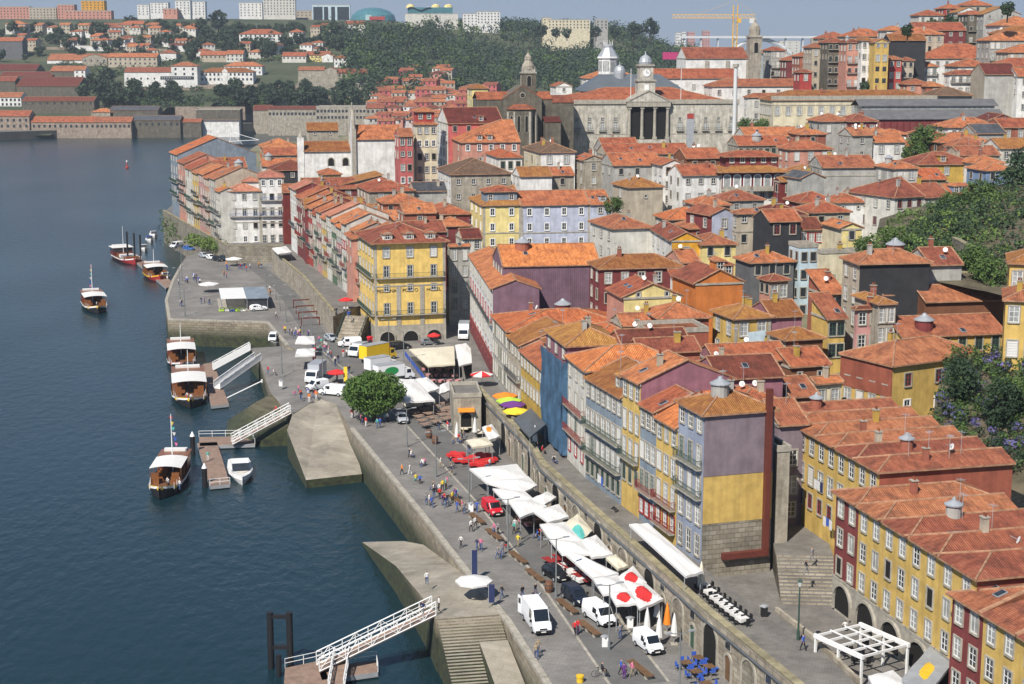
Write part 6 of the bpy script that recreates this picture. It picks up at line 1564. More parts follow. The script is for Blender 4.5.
def boat(label,stern,bow,W,L=None,hull='hull_black',stripe='white_paint',canopy='canvas',mast=7,flags=True,cab='cab_red',bowc='boat_yellow',roofc='varnish',cargo=False):
    a,c = P(*stern,ZW),P(*bow,ZW);rz = head(a,c);L = L or (c-a).length
    d = (c-a).normalized();a = c-d*L
    t = thing('tour_boat',label,'boat',tuple(a),rz)
    st = [(-.02,.62,.9),(.06,.8,.7),(.2,.97,.5),(.5,1,.42),(.72,.95,.5),(.86,.72,.8),(.95,.36,1.25),(1.0,.04,1.7)]
    b = MB();rings = []
    for f,w,s in st:
        x = f*L;w2 = W/2*w;g = .9+s*.55
        rings.append([(x-(.5 if f > .9 else 0),-w2*.35,-.5),(x,-w2*.85,.15),(x,-w2,g-.28),(x,-w2,g),(x,w2,g),(x,w2,g-.28),(x,w2*.85,.15),(x-(.5 if f > .9 else 0),w2*.35,-.5)])
    for r0,r1 in zip(rings,rings[1:]):
        for k,m in ((0,hull),(1,hull),(2,stripe),(4,stripe),(5,hull),(6,hull)): b.face([r0[k],r1[k],r1[k+1],r0[k+1]][::-1],m)
    b.face(rings[0],hull);b.build('hull',t)
    b = MB()
    for r0,r1 in zip(rings,rings[1:]):
        lo = lambda p: (p[0],p[1]*.96,p[2]-.3);b.face([lo(r0[3]),lo(r1[3]),lo(r1[4]),lo(r0[4])],'deck_wood')
    b.build('deck',t)
    b = MB();x0,x1 = .84*L,L
    for s in (-1,1): b.face([(x0,s*W*.385,1.36),(x1,s*W*.03,1.85),(x1,s*W*.03,1.3),(x0,s*W*.38,.9)] if s < 0 else [(x0,s*W*.385,1.36),(x0,s*W*.38,.9),(x1,s*W*.03,1.3),(x1,s*W*.03,1.85)],bowc)
    for i in range(len(b.v)): x,y,z = b.v[i];b.v[i] = (x,y*1.04+(.03 if y > 0 else-.03),z)
    b.build('bow_panel',t)
    if cargo:
        for k in range(4):
            b = MB();b.box(L*(.3+k*.13),-W*.3,.9,L*(.3+k*.13)+1.8,W*.3,1.7,['varnish','canvas','zinc'][k % 3]);b.build('bench_row',t)
    # wheelhouse aft
    b = MB();b.box(L*.05,-W*.42,.8,L*.26,W*.42,3.0,cab);b.build('wheelhouse',t)
    b = MB()
    for x in (L*.05-.03,L*.26+.03): b.box(x-.02,-W*.37,1.9,x+.02,W*.37,2.75,'glass')
    for y in (-W*.42-.03,W*.42+.03): b.box(L*.065,y-.02,1.9,L*.245,y+.02,2.75,'glass')
    b.build('window_band',t)
    b = MB();b.box(L*.03,-W*.46,3.0,L*.28,W*.46,3.15,roofc);b.box(L*.06,-W*.34,3.15,L*.12,W*.34,3.5,'canvas');b.build('wheelhouse_roof',t)
    if canopy and not cargo:
        b = MB();xa,xb = L*.3,L*.68;n = 6
        for i in range(n):
            y0,y1 =-W*.47+W*.94*i/n,-W*.47+W*.94*(i+1)/n;zf = lambda y: 3.05+.3*(1-(2*y/W) ** 2)
            b.slab([(xa,y0,zf(y0)),(xb,y0,zf(y0)-.05),(xb,y1,zf(y1)-.05),(xa,y1,zf(y1))],.07,canopy)
        b.build('canopy',t)
        for x in (xa+.1,(xa+xb)/2,xb-.1):
            for y in (-W*.45,W*.45): b = MB();b.cyl((x,y,.9),(x,y,3.05),.05,'varnish',n=5);b.build('canopy_post',t)
        for k in range(5):
            x = xa+(xb-xa)*(k+.5)/5
            for s in (-1,1): b = MB();b.box(x-.25,s*W*.25-W*.13,.6,x+.25,s*W*.25+W*.13,1.1,'varnish');b.box(x-.3,s*W*.25-W*.13,1.1,x-.22,s*W*.25+W*.13,1.6,'varnish');b.build('bench',t)
        for s in (-1,1): b = MB();b.box(L*.685,s*W*.3-.5,.8,L*.7,s*W*.3+.5,2.4,'varnish');b.build('door_panel',t)
    b = MB();b.cyl((L*.29,0,.8),(L*.29,0,mast),.09,'white_paint',.05);b.build('mast',t)
    if flags:
        cols = ['cloth_red','cloth_yellow','cloth_teal','canvas','cloth_blue','cloth_pink']
        for i in range(6):
            f = i/6;x = L*.29-L*.27*f;z = mast-.3-(mast-3.6)*f;b = MB();b.face([(x,-.25,z),(x,.25,z-.1),(x-.1,0,z-.6)],cols[i % 6]);b.face([(x-.03,-.25,z),(x-.13,0,z-.6),(x-.03,.25,z-.1)],cols[i % 6]);b.build('pennant',t)
    for s in (-1,1):
        for f in (.72,.8,.88): b = MB();b.cyl((L*f,s*W*.5*(1.5-f*.9),.95),(L*f,s*W*.5*(1.5-f*.9),1.9),.035,'white_paint',n=5);b.build('stanchion',t)
    t.scale = (1.0,1.12,1.15)
    return t
boat('black and white tour boat with bunting, nearest of the boats',(187,456),(160,500),4.6,17,mast=9)
boat('tour boat with a wide white canopy moored at the middle pontoon',(186,366),(191,409),6.2,24,flags=False,roofc='varnish')
boat('tour boat moored end to end behind the white canopied one',(179,340),(183,372),5.6,20,flags=False,bowc='boat_red')
boat('tour boat under way alone in mid river with a yellow bow',(82,291),(99,314),5.4,19,mast=9.5)
boat('burgundy hulled tour boat with long open deck, at the far mooring',(103,248),(136,265),6.4,23,hull='boat_red',cargo=True,mast=9,flags=False,bowc='boat_red',cab='cab_red',roofc='canvas')
boat('orange and yellow tour boat moored by the pier tip',(142,266),(161,282),5.8,17,hull='boat_red',stripe='boat_yellow',cab='varnish',flags=False,bowc='boat_red')
def launch(label,stern,bow,W,L,cabc='white_paint'):
    a,c = P(*stern,ZW),P(*bow,ZW);d = (c-a).normalized();a = c-d*L;t = thing('motorboat',label,'motorboat',tuple(a),head(a,c));b = MB();R = []
    for f,w,g in ((0,.86,1.0),(.3,1,1.05),(.6,.95,1.15),(.82,.62,1.3),(.95,.24,1.42),(1,.03,1.48)):
        R.append([(f*L-(.6 if f > .8 else 0),-W*.3*w,-.3),(f*L,-W/2*w,g*.6),(f*L,-W/2*w*.95,g),(f*L,W/2*w*.95,g),(f*L,W/2*w,g*.6),(f*L-(.6 if f > .8 else 0),W*.3*w,-.3)])
    for r0,r1 in zip(R,R[1:]):
        for k in (0,1,3,4): b.face([r0[k],r1[k],r1[k+1],r0[k+1]][::-1],'white_paint')
        b.face([r0[2],r1[2],r1[3],r0[3]],'canvas')
    b.face(R[0],'white_paint');b.build('hull',t,smooth=False)
    b = MB();z0 = 1.0;q = [(.2,.36,1.0),(.26,.36,1.95),(.52,.33,2.0),(.66,.34,1.3)]
    for (f0,w0,h0),(f1,w1,h1) in zip(q,q[1:]): b.face([(f0*L,-W*w0,h0),(f1*L,-W*w1,h1),(f1*L,W*w1,h1),(f0*L,W*w0,h0)],cabc if f0 != .52 else 'glass')
    for s in (-1,1):
        pts = [(f*L,s*W*w,h) for f,w,h in q]+[(.66*L,s*W*.38,1.1)];b.face(pts if s > 0 else pts[::-1],cabc)
    b.build('cabin',t);b = MB()
    for s in (-1,1): b.tube([(.6*L,s*W*.46,1.6),(.8*L,s*W*.34,1.75),(.97*L,0,1.9)],.03,'zinc',5);b.cyl((.7*L,s*W*.4,1.1),(.7*L,s*W*.4,1.68),.025,'zinc',n=5)
    b.build('bow_rail',t);b = MB();b.box(.7*L,-W*.2,1.22,.82*L,W*.2,1.28,'canvas_cream');b.build('sun_pad',t);b = MB();b.box(.06*L,-W*.36,.7,.2*L,W*.36,1.15,'canvas');b.build('bench',t)
launch('white motorboat with a rounded cabin moored inside the pontoon',(236,452),(243,486),4.0,13)
for i,(s,c,l) in enumerate((((141,247),(145,252),'small white launch moored beside the tall piles'),((146,238),(151,243),'small blue launch among the small boats at the headland'),((149,233),(155,238),'small grey launch farthest in at the headland'),((163,277),(168,281),'white dinghy between the orange boat and the pier'))):
    launch(l,s,c,2.6,7,'cloth_blue' if i == 1 else 'white_paint')
def deck(label,pts,th=.55,z=-1.3,name='pontoon',rail=()):
    q = [P(u,v,z) for u,v in pts];o = sum(q,Vector())/len(q);pl = [((p-o).x,(p-o).y) for p in q]
    if not ccw(pl): pl.reverse()
    t = thing(name,label,'pontoon',tuple(o));b = MB();b.prism(pl,-th,0,'deck_board','steel_grey');b.build('deck',t)
    b = MB();b.prism([(x*.96,y*.96) for x,y in pl],-1.3,-th-.001,'black');b.build('float',t)
    for a,c in rail:
        A_,C_ = q[a]-o,q[c]-o;b = MB();n = max(2,int((C_-A_).length/2.2))
        for h in (.55,1.05): b.cyl((A_.x,A_.y,h),(C_.x,C_.y,h),.04,'white_paint',n=5)
        for i in range(n+1): p = A_+(C_-A_)*i/n;b.cyl((p.x,p.y,0),(p.x,p.y,1.05),.04,'white_paint',n=5)
        b.build('railing',t)
    return t
deck('long boarded pontoon between the nearest tour boat and the motorboat',[(197,443),(217,442),(230,484),(210,486)],rail=((2,3),))
deck('narrow cross pontoon with a white rail under the truss gangway',[(199,437),(252,436),(255,444),(200,446)],rail=((0,1),(1,2)))
deck('grey pontoon beside the white canopied tour boat',[(203,364),(213,362),(229,404),(211,406)])
deck('brown boarded pontoon at the foot of the long white gangway',[(283,700),(285,668),(322,660),(336,700)],rail=((1,2),))
deck('narrow boarded landing alongside the long white gangway',[(318,668),(376,660),(378,672),(322,680)],rail=((1,2),(0,1)))
deck('dark floating pontoon at the far mooring beside the orange boat',[(136,262),(146,260),(176,285),(166,288)])
def gangway(label,a,za,c,zc,w,h=1.15,truss=True,box=False):
    p,q = P(*a,za),P(*c,zc);t = thing('gangway',label,'gangway',tuple(p));D_ = q-p;n = max(4,int(D_.length/1.5));s = Vector((-D_.y,D_.x,0)).normalized()*(w/2);up = Vector((0,0,h))
    b = MB();b.slab([tuple(-s),tuple(D_-s),tuple(D_+s),tuple(s)],.18,'canvas' if box else 'deck_board');b.build('walkway',t)
    for sg,nm in ((-1,'side_truss'),(1,'side_truss')):
        b = MB();o = s*sg
        for k in (0,.33,.66,1) if truss else (0,1): b.cyl(o+up*k,o+D_+up*k,.075 if k in (0,1) else .04,'white_paint',n=5)
        for i in range(n+1):
            e = o+D_*i/n;b.cyl(e,e+up,.05,'white_paint',n=5)
            if i < n: b.cyl(e+(up if i % 2 else Vector()),o+D_*(i+1)/n+(Vector() if i % 2 else up),.04,'white_paint',n=5)
        if box: b.face([tuple(o),tuple(o+D_),tuple(o+D_+up*.8),tuple(o+up*.8)],'white_paint')
        b.build(nm,t)
    return t
gangway('long white truss gangway from the slip down to the near pontoon',(318,668),-1.0,(434,612),4.0,1.9,1.5)
gangway('short white truss ramp at the bottom of the long gangway',(336,690),-1.2,(342,656),-.4,1.6,1.1)
gangway('white truss gangway landing on the sandy slip',(232,443),-1.0,(290,412),3.7,1.9,1.4)
gangway('white solid sided gangway, upper of the pair at the middle dock',(213,369),-1.0,(250,349),2.8,1.7,1.3,box=True)
gangway('white solid sided gangway, lower of the pair at the middle dock',(217,388),-1.0,(258,359),2.8,1.7,1.3,box=True)
p,q = P(227,398,-1),P(262,381,1.5);b = MB();b.cyl((0,0,0),q-p,.12,'white_paint');b.cyl(q-p-Vector((0,0,.3)),q-p+Vector((0,0,.3)),.18,'white_paint');tag(b.build('mooring_boom',None,tuple(p)),'thin white mooring boom below the pair of gangways','boom')
def pile(label,u,v,h,r=.5,cone=True,grp=None):
    p = P(u,v,ZW);t = thing('mooring_pile',label,'pile',tuple(p),0,grp);b = MB();b.cyl((0,0,-3),(0,0,h),r,'black',n=12);b.build('shaft',t)
    if cone: b = MB();b.cyl((0,0,h),(0,0,h+.8),r*1.05,'white_paint',.05,n=12);b.build('cone_cap',t)
pile('black pile with a white cone behind the nearest tour boat',193,455,3.2,.42)
pile('black pile with a white cone at the pontoon edge',205,487,3.0,.42)
p = P(281,668,ZW);t = thing('guide_frame','tall black steel guide frame standing in the water by the near pontoon','pile frame',tuple(p));
for x in (-1.05,1.05): b = MB();b.cyl((x,0,-3),(x,0,6.4),.36,'black',n=12);b.build('post',t)
for z in (2.2,5.7): b = MB();b.box(-1.05,-.22,z,1.05,.22,z+.42,'black');b.build('crossbeam',t)
pile('short black pile beside the tall guide frame',279,676,2.4,.3,False)
for i,(u,v,h) in enumerate(((128,262,9.5),(135,262,9),(141,262,8.5))): pile('tall thin dark mooring pile beside the burgundy boat',u,v,h,.28,False,'tall piles at the far mooring')
# light frame of a lattice boat boom far out, at the river bend
p = P(238,146,ZW);t = thing('sailing_mast','pale lattice boom and rigging showing behind the headland roofs','rigging',(p.x,p.y,ZW));b = MB()
b.tube([(-6,0,0),(-4,0,9),(14,0,4),(-6,0,3)],.2,'white_paint',5);b.cyl((-4,0,9),(4,0,0),.15,'white_paint',n=5);b.build('spar',t);b = MB();b.box(-8,-2,-.6,16,2,1.2,'hull_black');b.build('hull',t)
# ================================================================ VEHICLES
for nm,c in (('car_white',(.74,.75,.76)),('car_black',(.012,.013,.016)),('car_navy',(.012,.016,.03)),('car_red',(.52,.015,.03)),('car_silver',(.36,.38,.41)),('car_yellow',(.80,.52,.02)),('car_grey',(.16,.17,.18)),('car_blue',(.04,.12,.35)),('car_orange',(.75,.25,.02))):
    node_mat(nm,c,.28,.04,.5,spec=.5)
node_mat('car_glass',(.012,.016,.02),.06,.2,.5,spec=.8);node_mat('rubber',(.015,.015,.016),.8,.2,2);node_mat('lamp_lens',(.62,.62,.60),.15,.1,1);node_mat('lamp_red',(.42,.02,.02),.3,.1,1);node_mat('plate',(.7,.7,.65),.5,.1,1)
# stations: x, z bottom, z belt, z top, half width, half width at the top
VK = {
 'big_van': ([(0,.45,1.25,2.42,.96,.84),(.12,.38,1.25,2.58,1.0,.88),(4.2,.38,1.25,2.60,1.0,.88),(4.5,.38,1.28,2.50,1.0,.86),(5.22,.38,1.22,1.34,.99,.84),(5.8,.40,.92,1.05,.93,.8),(5.98,.45,.68,.78,.86,.76)],(.95,4.75),.36,[(3.55,4.45)],3),
 'mid_van': ([(0,.42,1.1,1.82,.92,.8),(.1,.36,1.1,1.93,.95,.83),(3.1,.36,1.1,1.96,.95,.83),(3.4,.36,1.12,1.88,.95,.82),(4.05,.36,1.05,1.16,.94,.8),(4.62,.38,.82,.94,.88,.76),(4.8,.42,.62,.72,.8,.7)],(.85,3.85),.33,[(2.5,3.35)],3),
 'small_van': ([(0,.4,1.0,1.7,.82,.72),(.08,.34,1.0,1.8,.85,.74),(2.5,.34,1.0,1.82,.85,.74),(2.75,.34,1.02,1.74,.85,.72),(3.35,.34,.98,1.06,.84,.72),(3.95,.36,.78,.86,.78,.68),(4.1,.4,.58,.66,.7,.62)],(.75,3.3),.3,[(1.95,2.7)],3),
 'hatchback': ([(0,.4,.85,1.0,.78,.66),(.1,.3,.9,1.08,.84,.7),(.55,.28,.92,1.42,.87,.64),(1.6,.28,.92,1.48,.88,.63),(2.2,.28,.92,1.42,.88,.62),(3.0,.28,.9,.98,.87,.72),(3.8,.32,.74,.84,.82,.68),(4.05,.36,.58,.66,.72,.6)],(.75,3.25),.31,[(.65,1.4),(1.5,2.3)],4),
 'people_carrier': ([(0,.42,.95,1.35,.82,.7),(.1,.34,.98,1.6,.88,.72),(.5,.32,1.0,1.68,.9,.7),(2.2,.32,1.0,1.70,.9,.7),(2.8,.32,1.0,1.6,.9,.69),(3.6,.32,.98,1.06,.89,.75),(4.3,.36,.8,.9,.84,.7),(4.55,.4,.6,.7,.75,.62)],(.8,3.7),.34,[(.35,1.2),(1.3,2.1),(2.2,2.9)],4)}
WHL = {}
def wheel_mesh(r):
    if r not in WHL:
        b = MB();b.cyl((0,-.11,0),(0,.11,0),r,'rubber',n=16);c = MB();c.cyl((0,-.125,0),(0,.125,0),r*.6,'zinc',n=10);WHL[r] = (b.mesh('wheel'),c.mesh('rim'))
    return WHL[r]
def vehicle(kind,label,rear,front,paint,z=ZQ,cat='van',name='parked_van',group=None,doors=False,glass_back=False):
    st,ax,wr,sw,ws = VK[kind];a,c = P(*rear,z),P(*front,z);rz = head(a,c);L = st[-1][0];m = (a+c)/2;d = Vector((cos(rz),sin(rz),0));o = m-d*L/2
    t = thing(name,label,cat,(o.x,o.y,z),rz,group)
    ring = lambda s: [(s[0],-s[4]*.96,s[1]),(s[0],-s[4],(s[1]+s[2])/2),(s[0],-s[4],s[2]),(s[0],-s[5]-(s[4]-s[5])*.12,s[3]-.06),(s[0],-s[5]+.06,s[3]),(s[0],s[5]-.06,s[3]),(s[0],s[5]+(s[4]-s[5])*.12,s[3]-.06),(s[0],s[4],s[2]),(s[0],s[4],(s[1]+s[2])/2),(s[0],s[4]*.96,s[1])]
    b = MB();R = [ring(s) for s in st]
    for r0,r1 in zip(R,R[1:]):
        for k in range(10): b.face([r0[k],r1[k],r1[(k+1) % 10],r0[(k+1) % 10]][::-1],paint if k not in (9,) else 'black')
    b.face(R[0],paint);b.face(R[-1][::-1],paint)
    b.build('body',t)
    def lerp(x,i,j=None):
        for s0,s1 in zip(st,st[1:]):
            if s0[0] <= x <= s1[0]: f = (x-s0[0])/(s1[0]-s0[0]);return [p+(q-p)*f for p,q in zip(s0,s1)]
    g = MB();s0,s1 = st[ws],st[ws+1];e = .02
    g.face([(s0[0]+.06,-s0[5]+.08,s0[3]-.03+e),(s1[0]-.02,-s1[5]+.06,s1[3]+.02+e),(s1[0]-.02,s1[5]-.06,s1[3]+.02+e),(s0[0]+.06,s0[5]-.08,s0[3]-.03+e)],'car_glass');g.build('windscreen',t)
    for x0,x1 in sw:
        for sg in (-1,1):
            q = []
            for x,top in ((x0,0),(x1,0),(x1,1),(x0,1)):
                s = lerp(x,0);f = .12 if not top else .86;q.append((x,sg*(s[4]+(s[5]-s[4])*f*.88+.012),s[2]+(s[3]-.06-s[2])*f))
            g = MB();g.face(q if sg < 0 else q[::-1],'car_glass');g.build('side_window',t)
    g = MB();s = st[1];g.face([(-.015,s[5]-.12,s[2]+.1),(-.015,-s[5]+.12,s[2]+.1),(.05,-s[5]+.14,st[0][3]-.12),(.05,s[5]-.14,st[0][3]-.12)],'car_glass' if kind in ('hatchback','people_carrier') or glass_back else paint);g.build('rear_window',t)
    wm,rm = wheel_mesh(wr)
    for x in ax:
        for sg in (-1,1): w = obj('wheel',wm,t,(x,sg*(st[2][4]-.08),wr));obj('rim',rm,w)
    for sg in (-1,1):
        g = MB();s = st[-2];g.box(s[0]-.12,sg*s[4]*.72-.16,s[2]-.12,s[0]+.1,sg*s[4]*.72+.16,s[2]+.06,'lamp_lens');g.build('headlight',t)
        g = MB();g.box(-.03,sg*.8*st[0][4]-.08,st[0][2]-.3,.05,sg*.8*st[0][4]+.08,st[0][2]+.1,'lamp_red');g.build('tail_light',t)
        g = MB();s = st[ws];g.box(s[0]+.25,sg*(s[4]+.12)-.1,s[2]-.02,s[0]+.4,sg*(s[4]+.12)+.1,s[2]+.25,'black');g.build('wing_mirror',t)
    g = MB();s = st[-1];g.box(s[0]-.06,-s[4]*.98,s[1]-.08,s[0]+.06,s[4]*.98,s[1]+.2,'black');g.build('bumper',t);g = MB();g.box(s[0]+.065,-.26,s[1]+.0,s[0]+.08,.26,s[1]+.12,'plate');g.build('number_plate',t)
    g = MB();g.box(st[-2][0]+.04,-.4,st[-2][2]-.2,st[-1][0]+.03,.4,st[-2][2]-.06,'black');g.build('grille',t)
    if doors:
        for sg in (-1,1): g = MB();g.box(-.85,-.03,.45,0,.03,2.4,paint);g.box(-.7,-.04,1.5,-.2,.04,2.1,'car_glass');q = g.build('rear_door',t,(0,sg*.93,0),sg*-.5 if sg > 0 else .25)
    return t
vehicle('big_van','white high roofed van with its rear doors open on the quay',(526,611),(548,643),'car_white',doors=True)
VM = vehicle('mid_van','white van parked behind the two dark cars by the awnings',(588,613),(611,629),'car_white')
vehicle('small_van','small white van with black bumpers near the closed parasols',(636,640),(661,659),'car_white')
vehicle('people_carrier','dark blue people carrier parked between white van and black car',(566,594),(586,609),'car_navy',cat='car',name='parked_car')
vehicle('hatchback','black hatchback parked farthest up the line beside red tables',(546,572),(565,584),'car_black',cat='car',name='parked_car')
vehicle('small_van','bright red small van beside the long white awnings',(484,507),(501,520),'car_red',glass_back=True)
vehicle('hatchback','silver hatchback in the shade of the round tree',(398,416),(406,428),'car_silver',cat='car',name='parked_car')
vehicle('small_van','small white van alone on the low dock by the gangways',(275,338),(271,345),'car_white',z=3.0)
vehicle('hatchback','white hatchback beside the glass pavilion on the pier',(250,311),(267,310),'car_white',cat='car',name='parked_car')
vehicle('hatchback','silver hatchback on the square left of the white van',(326,339),(337,343),'car_silver',cat='car',name='parked_car')
vehicle('mid_van','white van parked across the square near the stairs',(362,346),(337,347),'car_white')
vehicle('mid_van','white van with its nose to the left beside the pink parasol',(345,396),(320,394),'car_white')
vehicle('small_van','white van with an orange rear panel behind the nose left van',(326,388),(308,391),'car_white')
vehicle('people_carrier','black people carrier before the arcade of the yellow building',(388,350),(411,348),'car_black',cat='car',name='parked_car')
vehicle('hatchback','dark grey hatchback under the right arch of the yellow building',(420,345),(439,344),'car_grey',cat='car',name='parked_car')
vehicle('hatchback','silver hatchback first in the line under the headland wall',(199,256),(209,259),'car_silver',cat='car',name='parked_car')
vehicle('hatchback','white hatchback second in the line under the headland wall',(206,258),(216,261),'car_white',cat='car',name='parked_car')
vehicle('hatchback','black hatchback third in the line under the headland wall',(213,260),(223,262),'car_black',cat='car',name='parked_car')
vehicle('people_carrier','dark car last in the line under the headland wall',(222,261),(233,261),'car_navy',cat='car',name='parked_car')
vehicle('mid_van','white van at the head of the far slip',(182,247),(171,249),'car_white')
vehicle('hatchback','blue car next to the white van at the head of the far slip',(185,250),(193,251),'car_blue',cat='car',name='parked_car')
def truck(label,rear,front,box,cabp,Lb=4.6,Hb=2.3,W=2.2,logo=None):
    a,c = P(*rear,ZQ),P(*front,ZQ);rz = head(a,c);L = Lb+2.1;m = (a+c)/2;o = m-Vector((cos(rz),sin(rz),0))*L/2;t = thing('box_truck',label,'truck',(o.x,o.y,ZQ),rz)
    b = MB();b.box(0,-W/2,.95,Lb,W/2,.95+Hb,box);b.box(-.03,-W/2-.03,.9,Lb+.03,W/2+.03,1.0,'zinc');b.box(-.03,-W/2-.02,.93+Hb,Lb+.03,W/2+.02,.99+Hb,'zinc');b.build('cargo_box',t)
    b = MB();b.box(0,-.5,.55,L-.6,.5,.9,'black');b.build('chassis',t)
    b = MB();pr = [(Lb+.12,.5),(Lb+2.05,.5),(Lb+2.1,1.15),(Lb+1.75,1.35),(Lb+1.3,2.25),(Lb+.12,2.35)];w = W/2-.06
    for (x0,z0),(x1,z1) in zip(pr,pr[1:]+pr[:1]): b.face([(x0,-w,z0),(x1,-w,z1),(x1,w,z1),(x0,w,z0)][::-1],cabp)
    b.face([(x,-w,z) for x,z in pr],cabp);b.face([(x,w,z) for x,z in pr][::-1],cabp);b.build('cab',t)
    b = MB();b.face([(Lb+1.745,-w+.1,1.42),(Lb+1.745,w-.1,1.42),(Lb+1.36,w-.14,2.18),(Lb+1.36,-w+.14,2.18)],'car_glass');b.v = [(x+.03,y,z+.02) for x,y,z in b.v];b.build('windscreen',t)
    for s in (-1,1): b = MB();b.box(Lb+.5,s*(w+.01)-.01,1.4,Lb+1.35,s*(w+.01)+.01,2.05,'car_glass');b.build('side_window',t);b = MB();b.box(Lb+2.05,s*.75-.15,.75,Lb+2.13,s*.75+.15,.95,'lamp_lens');b.build('headlight',t)
    wm,rm = wheel_mesh(.4)
    for x in (1.0,Lb+1.2):
        for s in (-1,1): q = obj('wheel',wm,t,(x,s*(W/2-.14),.4));obj('rim',rm,q)
    if logo: b = MB();b.cyl((Lb*.5,-W/2-.03,2.1),(Lb*.5,-W/2-.01,2.1),.75,logo,n=16);b.v = [((x-Lb*.5)*1.9+Lb*.5,y,z) for x,y,z in b.v];b.build('emblem',t)
node_mat('logo_green',(.02,.25,.07),.5,.1,1)
truck('yellow box truck on the square before the arcaded building',(358,365),(398,357),'car_yellow','car_yellow',6,2.6)
truck('white box truck in front of the yellow one',(366,375),(398,370),'car_white','car_white',4.6,2.2)
truck('white box truck with a green oval emblem beside the white awnings',(374,383),(414,378),'car_white','car_white',5.4,2.3,logo='logo_green')
truck('grey sided box truck facing the river near the kiosks',(326,374),(305,388),'car_silver','car_white',4.6,2.4)
truck('small white truck behind the parked van on the square',(366,353),(350,359),'car_white','car_white',2.6,1.6)
truck('white box truck standing in the dark alley',(466,333),(462,344),'car_white','car_white',4.0,2.4)
# bicycle
def bicycle(label,u,v,rz):
    p = P(u,v,ZQ);t = thing('bicycle',label,'bicycle',tuple(p),rz)
    for x in (-.52,.52):
        b = MB();n = 18
        for i in range(n): a0,a1 = 2*pi*i/n,2*pi*(i+1)/n;b.cyl((x+.33*cos(a0),0,.34+.33*sin(a0)),(x+.33*cos(a1),0,.34+.33*sin(a1)),.022,'rubber',n=5)
        for i in range(6): a0 = pi*i/6;b.cyl((x-.32*cos(a0),0,.34-.32*sin(a0)),(x+.32*cos(a0),0,.34+.32*sin(a0)),.006,'zinc',n=3)
        b.build('wheel',t)
    b = MB();F_ = [((-.52,.34),(-.05,.32)),((-.05,.32),(.38,.82)),((-.18,.8),(.38,.85)),((-.05,.32),(-.2,.95)),((-.52,.34),(-.18,.8)),((.52,.34),(.36,.95))]
    for (x0,z0),(x1,z1) in F_: b.cyl((x0,0,z0),(x1,0,z1),.025,'black',n=5)
    b.build('frame',t);b = MB();b.cyl((.36,-.28,1.0),(.36,.28,1.0),.02,'black',n=5);b.build('handlebar',t);b = MB();b.box(-.34,-.08,.95,-.08,.08,1.0,'black');b.build('saddle',t)
bicycle('black bicycle ridden across the bottom of the quay',600,677,.1)
# ================================================================ AWNINGS, PARASOLS, TABLES, LAMPS, BENCHES
rs = random.Random(3)
def awning(label,quad,z=7.0,mat='canvas',hump=.45,name='awning',group=None,ground=ZQ,spot=None,poles=True):
    q = [P(u,v,z) for u,v in quad];o = sum(q,Vector())/4;o.z = ground
    if not ccw([(p.x,p.y) for p in q]): q.reverse()
    t = thing(name,label,'awning',tuple(o),0,group);b = MB();N = 22 if spot else 8;V = []
    for i in range(N+1):
        for j in range(N+1):
            s,r = i/N,j/N;p = (q[0]*(1-s)+q[1]*s)*(1-r)+(q[3]*(1-s)+q[2]*s)*r-o
            p.z += hump*min(1-abs(2*s-1),1-abs(2*r-1))+.1*sin(s*9+r*5)*(s*(1-s))*2;V.append(p)
    for i in range(N):
        for j in range(N):
            a = i*(N+1)+j;f = [V[a],V[a+N+1],V[a+N+2],V[a+1]]
            m = spot[0] if spot and hypot((i+.5)/N-spot[1],(j+.5)/N-spot[2]) < spot[3] else mat
            b.face(f,m);b.face([(p.x,p.y,p.z-.05) for p in f[::-1]],mat)
    rim = [V[i*(N+1)] for i in range(N+1)]+[V[N*(N+1)+j] for j in range(1,N+1)]+[V[i*(N+1)+N] for i in range(N-1,-1,-1)]+[V[j] for j in range(N-1,0,-1)]
    for a,c in zip(rim,rim[1:]+rim[:1]): b.face([a,c,(c.x,c.y,c.z-.28),(a.x,a.y,a.z-.28)],mat)
    b.build('canvas_top',t)
    if poles:
        for p in q: d = (p-o)*.94;b = MB();b.cyl((d.x,d.y,0),(d.x,d.y,z-ground-.02),.05,'steel_grey',n=6);b.build('post',t)
    return t
AW = [([(473,469),(515,465),(526,478),(489,482)],'white awning at the far end of the long row, above blue chests'),([(489,482),(527,477),(535,485),(521,492)],'second white awning from the far end of the long row'),([(495,489),(523,491),(531,498),(507,502)],'white awning beside the red small van'),
 ([(511,502),(530,499),(545,506),(521,516)],'white awning over the pink covered tables'),([(535,511),(558,505),(567,516),(549,521)],'wide white awning with a straight lower hem past the pink tables'),([(532,499),(547,492),(555,497),(544,504)],'small tilted white awning against the arcade wall'),
 ([(566,524),(578,515),(591,530),(581,539)],'cream awning with a teal patch against the arcade wall'),([(542,525),(565,523),(581,540),(552,540)],'white awning left of the teal patched one'),([(553,541),(581,541),(590,553),(563,553)],'white awning joined below the teal patched row'),
 ([(582,541),(596,536),(611,553),(592,556)],'grey white awning against the wall above the small arch'),([(558,546),(580,555),(615,572),(592,576)],'long slanting white awning above the dark red tables'),([(607,558),(616,555),(627,565),(618,568)],'small cream awning fixed over an arch'),
 ([(595,579),(617,576),(628,590),(604,593)],'square white awning beside the white parked van'),([(618,578),(633,567),(645,582),(627,584)],'white awning with a big red spot nearest the wall'),([(627,585),(643,582),(661,598),(640,607)],'white awning with a big red spot above a dark stall'),([(611,593),(631,591),(637,602),(617,604)],'low white awning in front of the red spotted ones')]
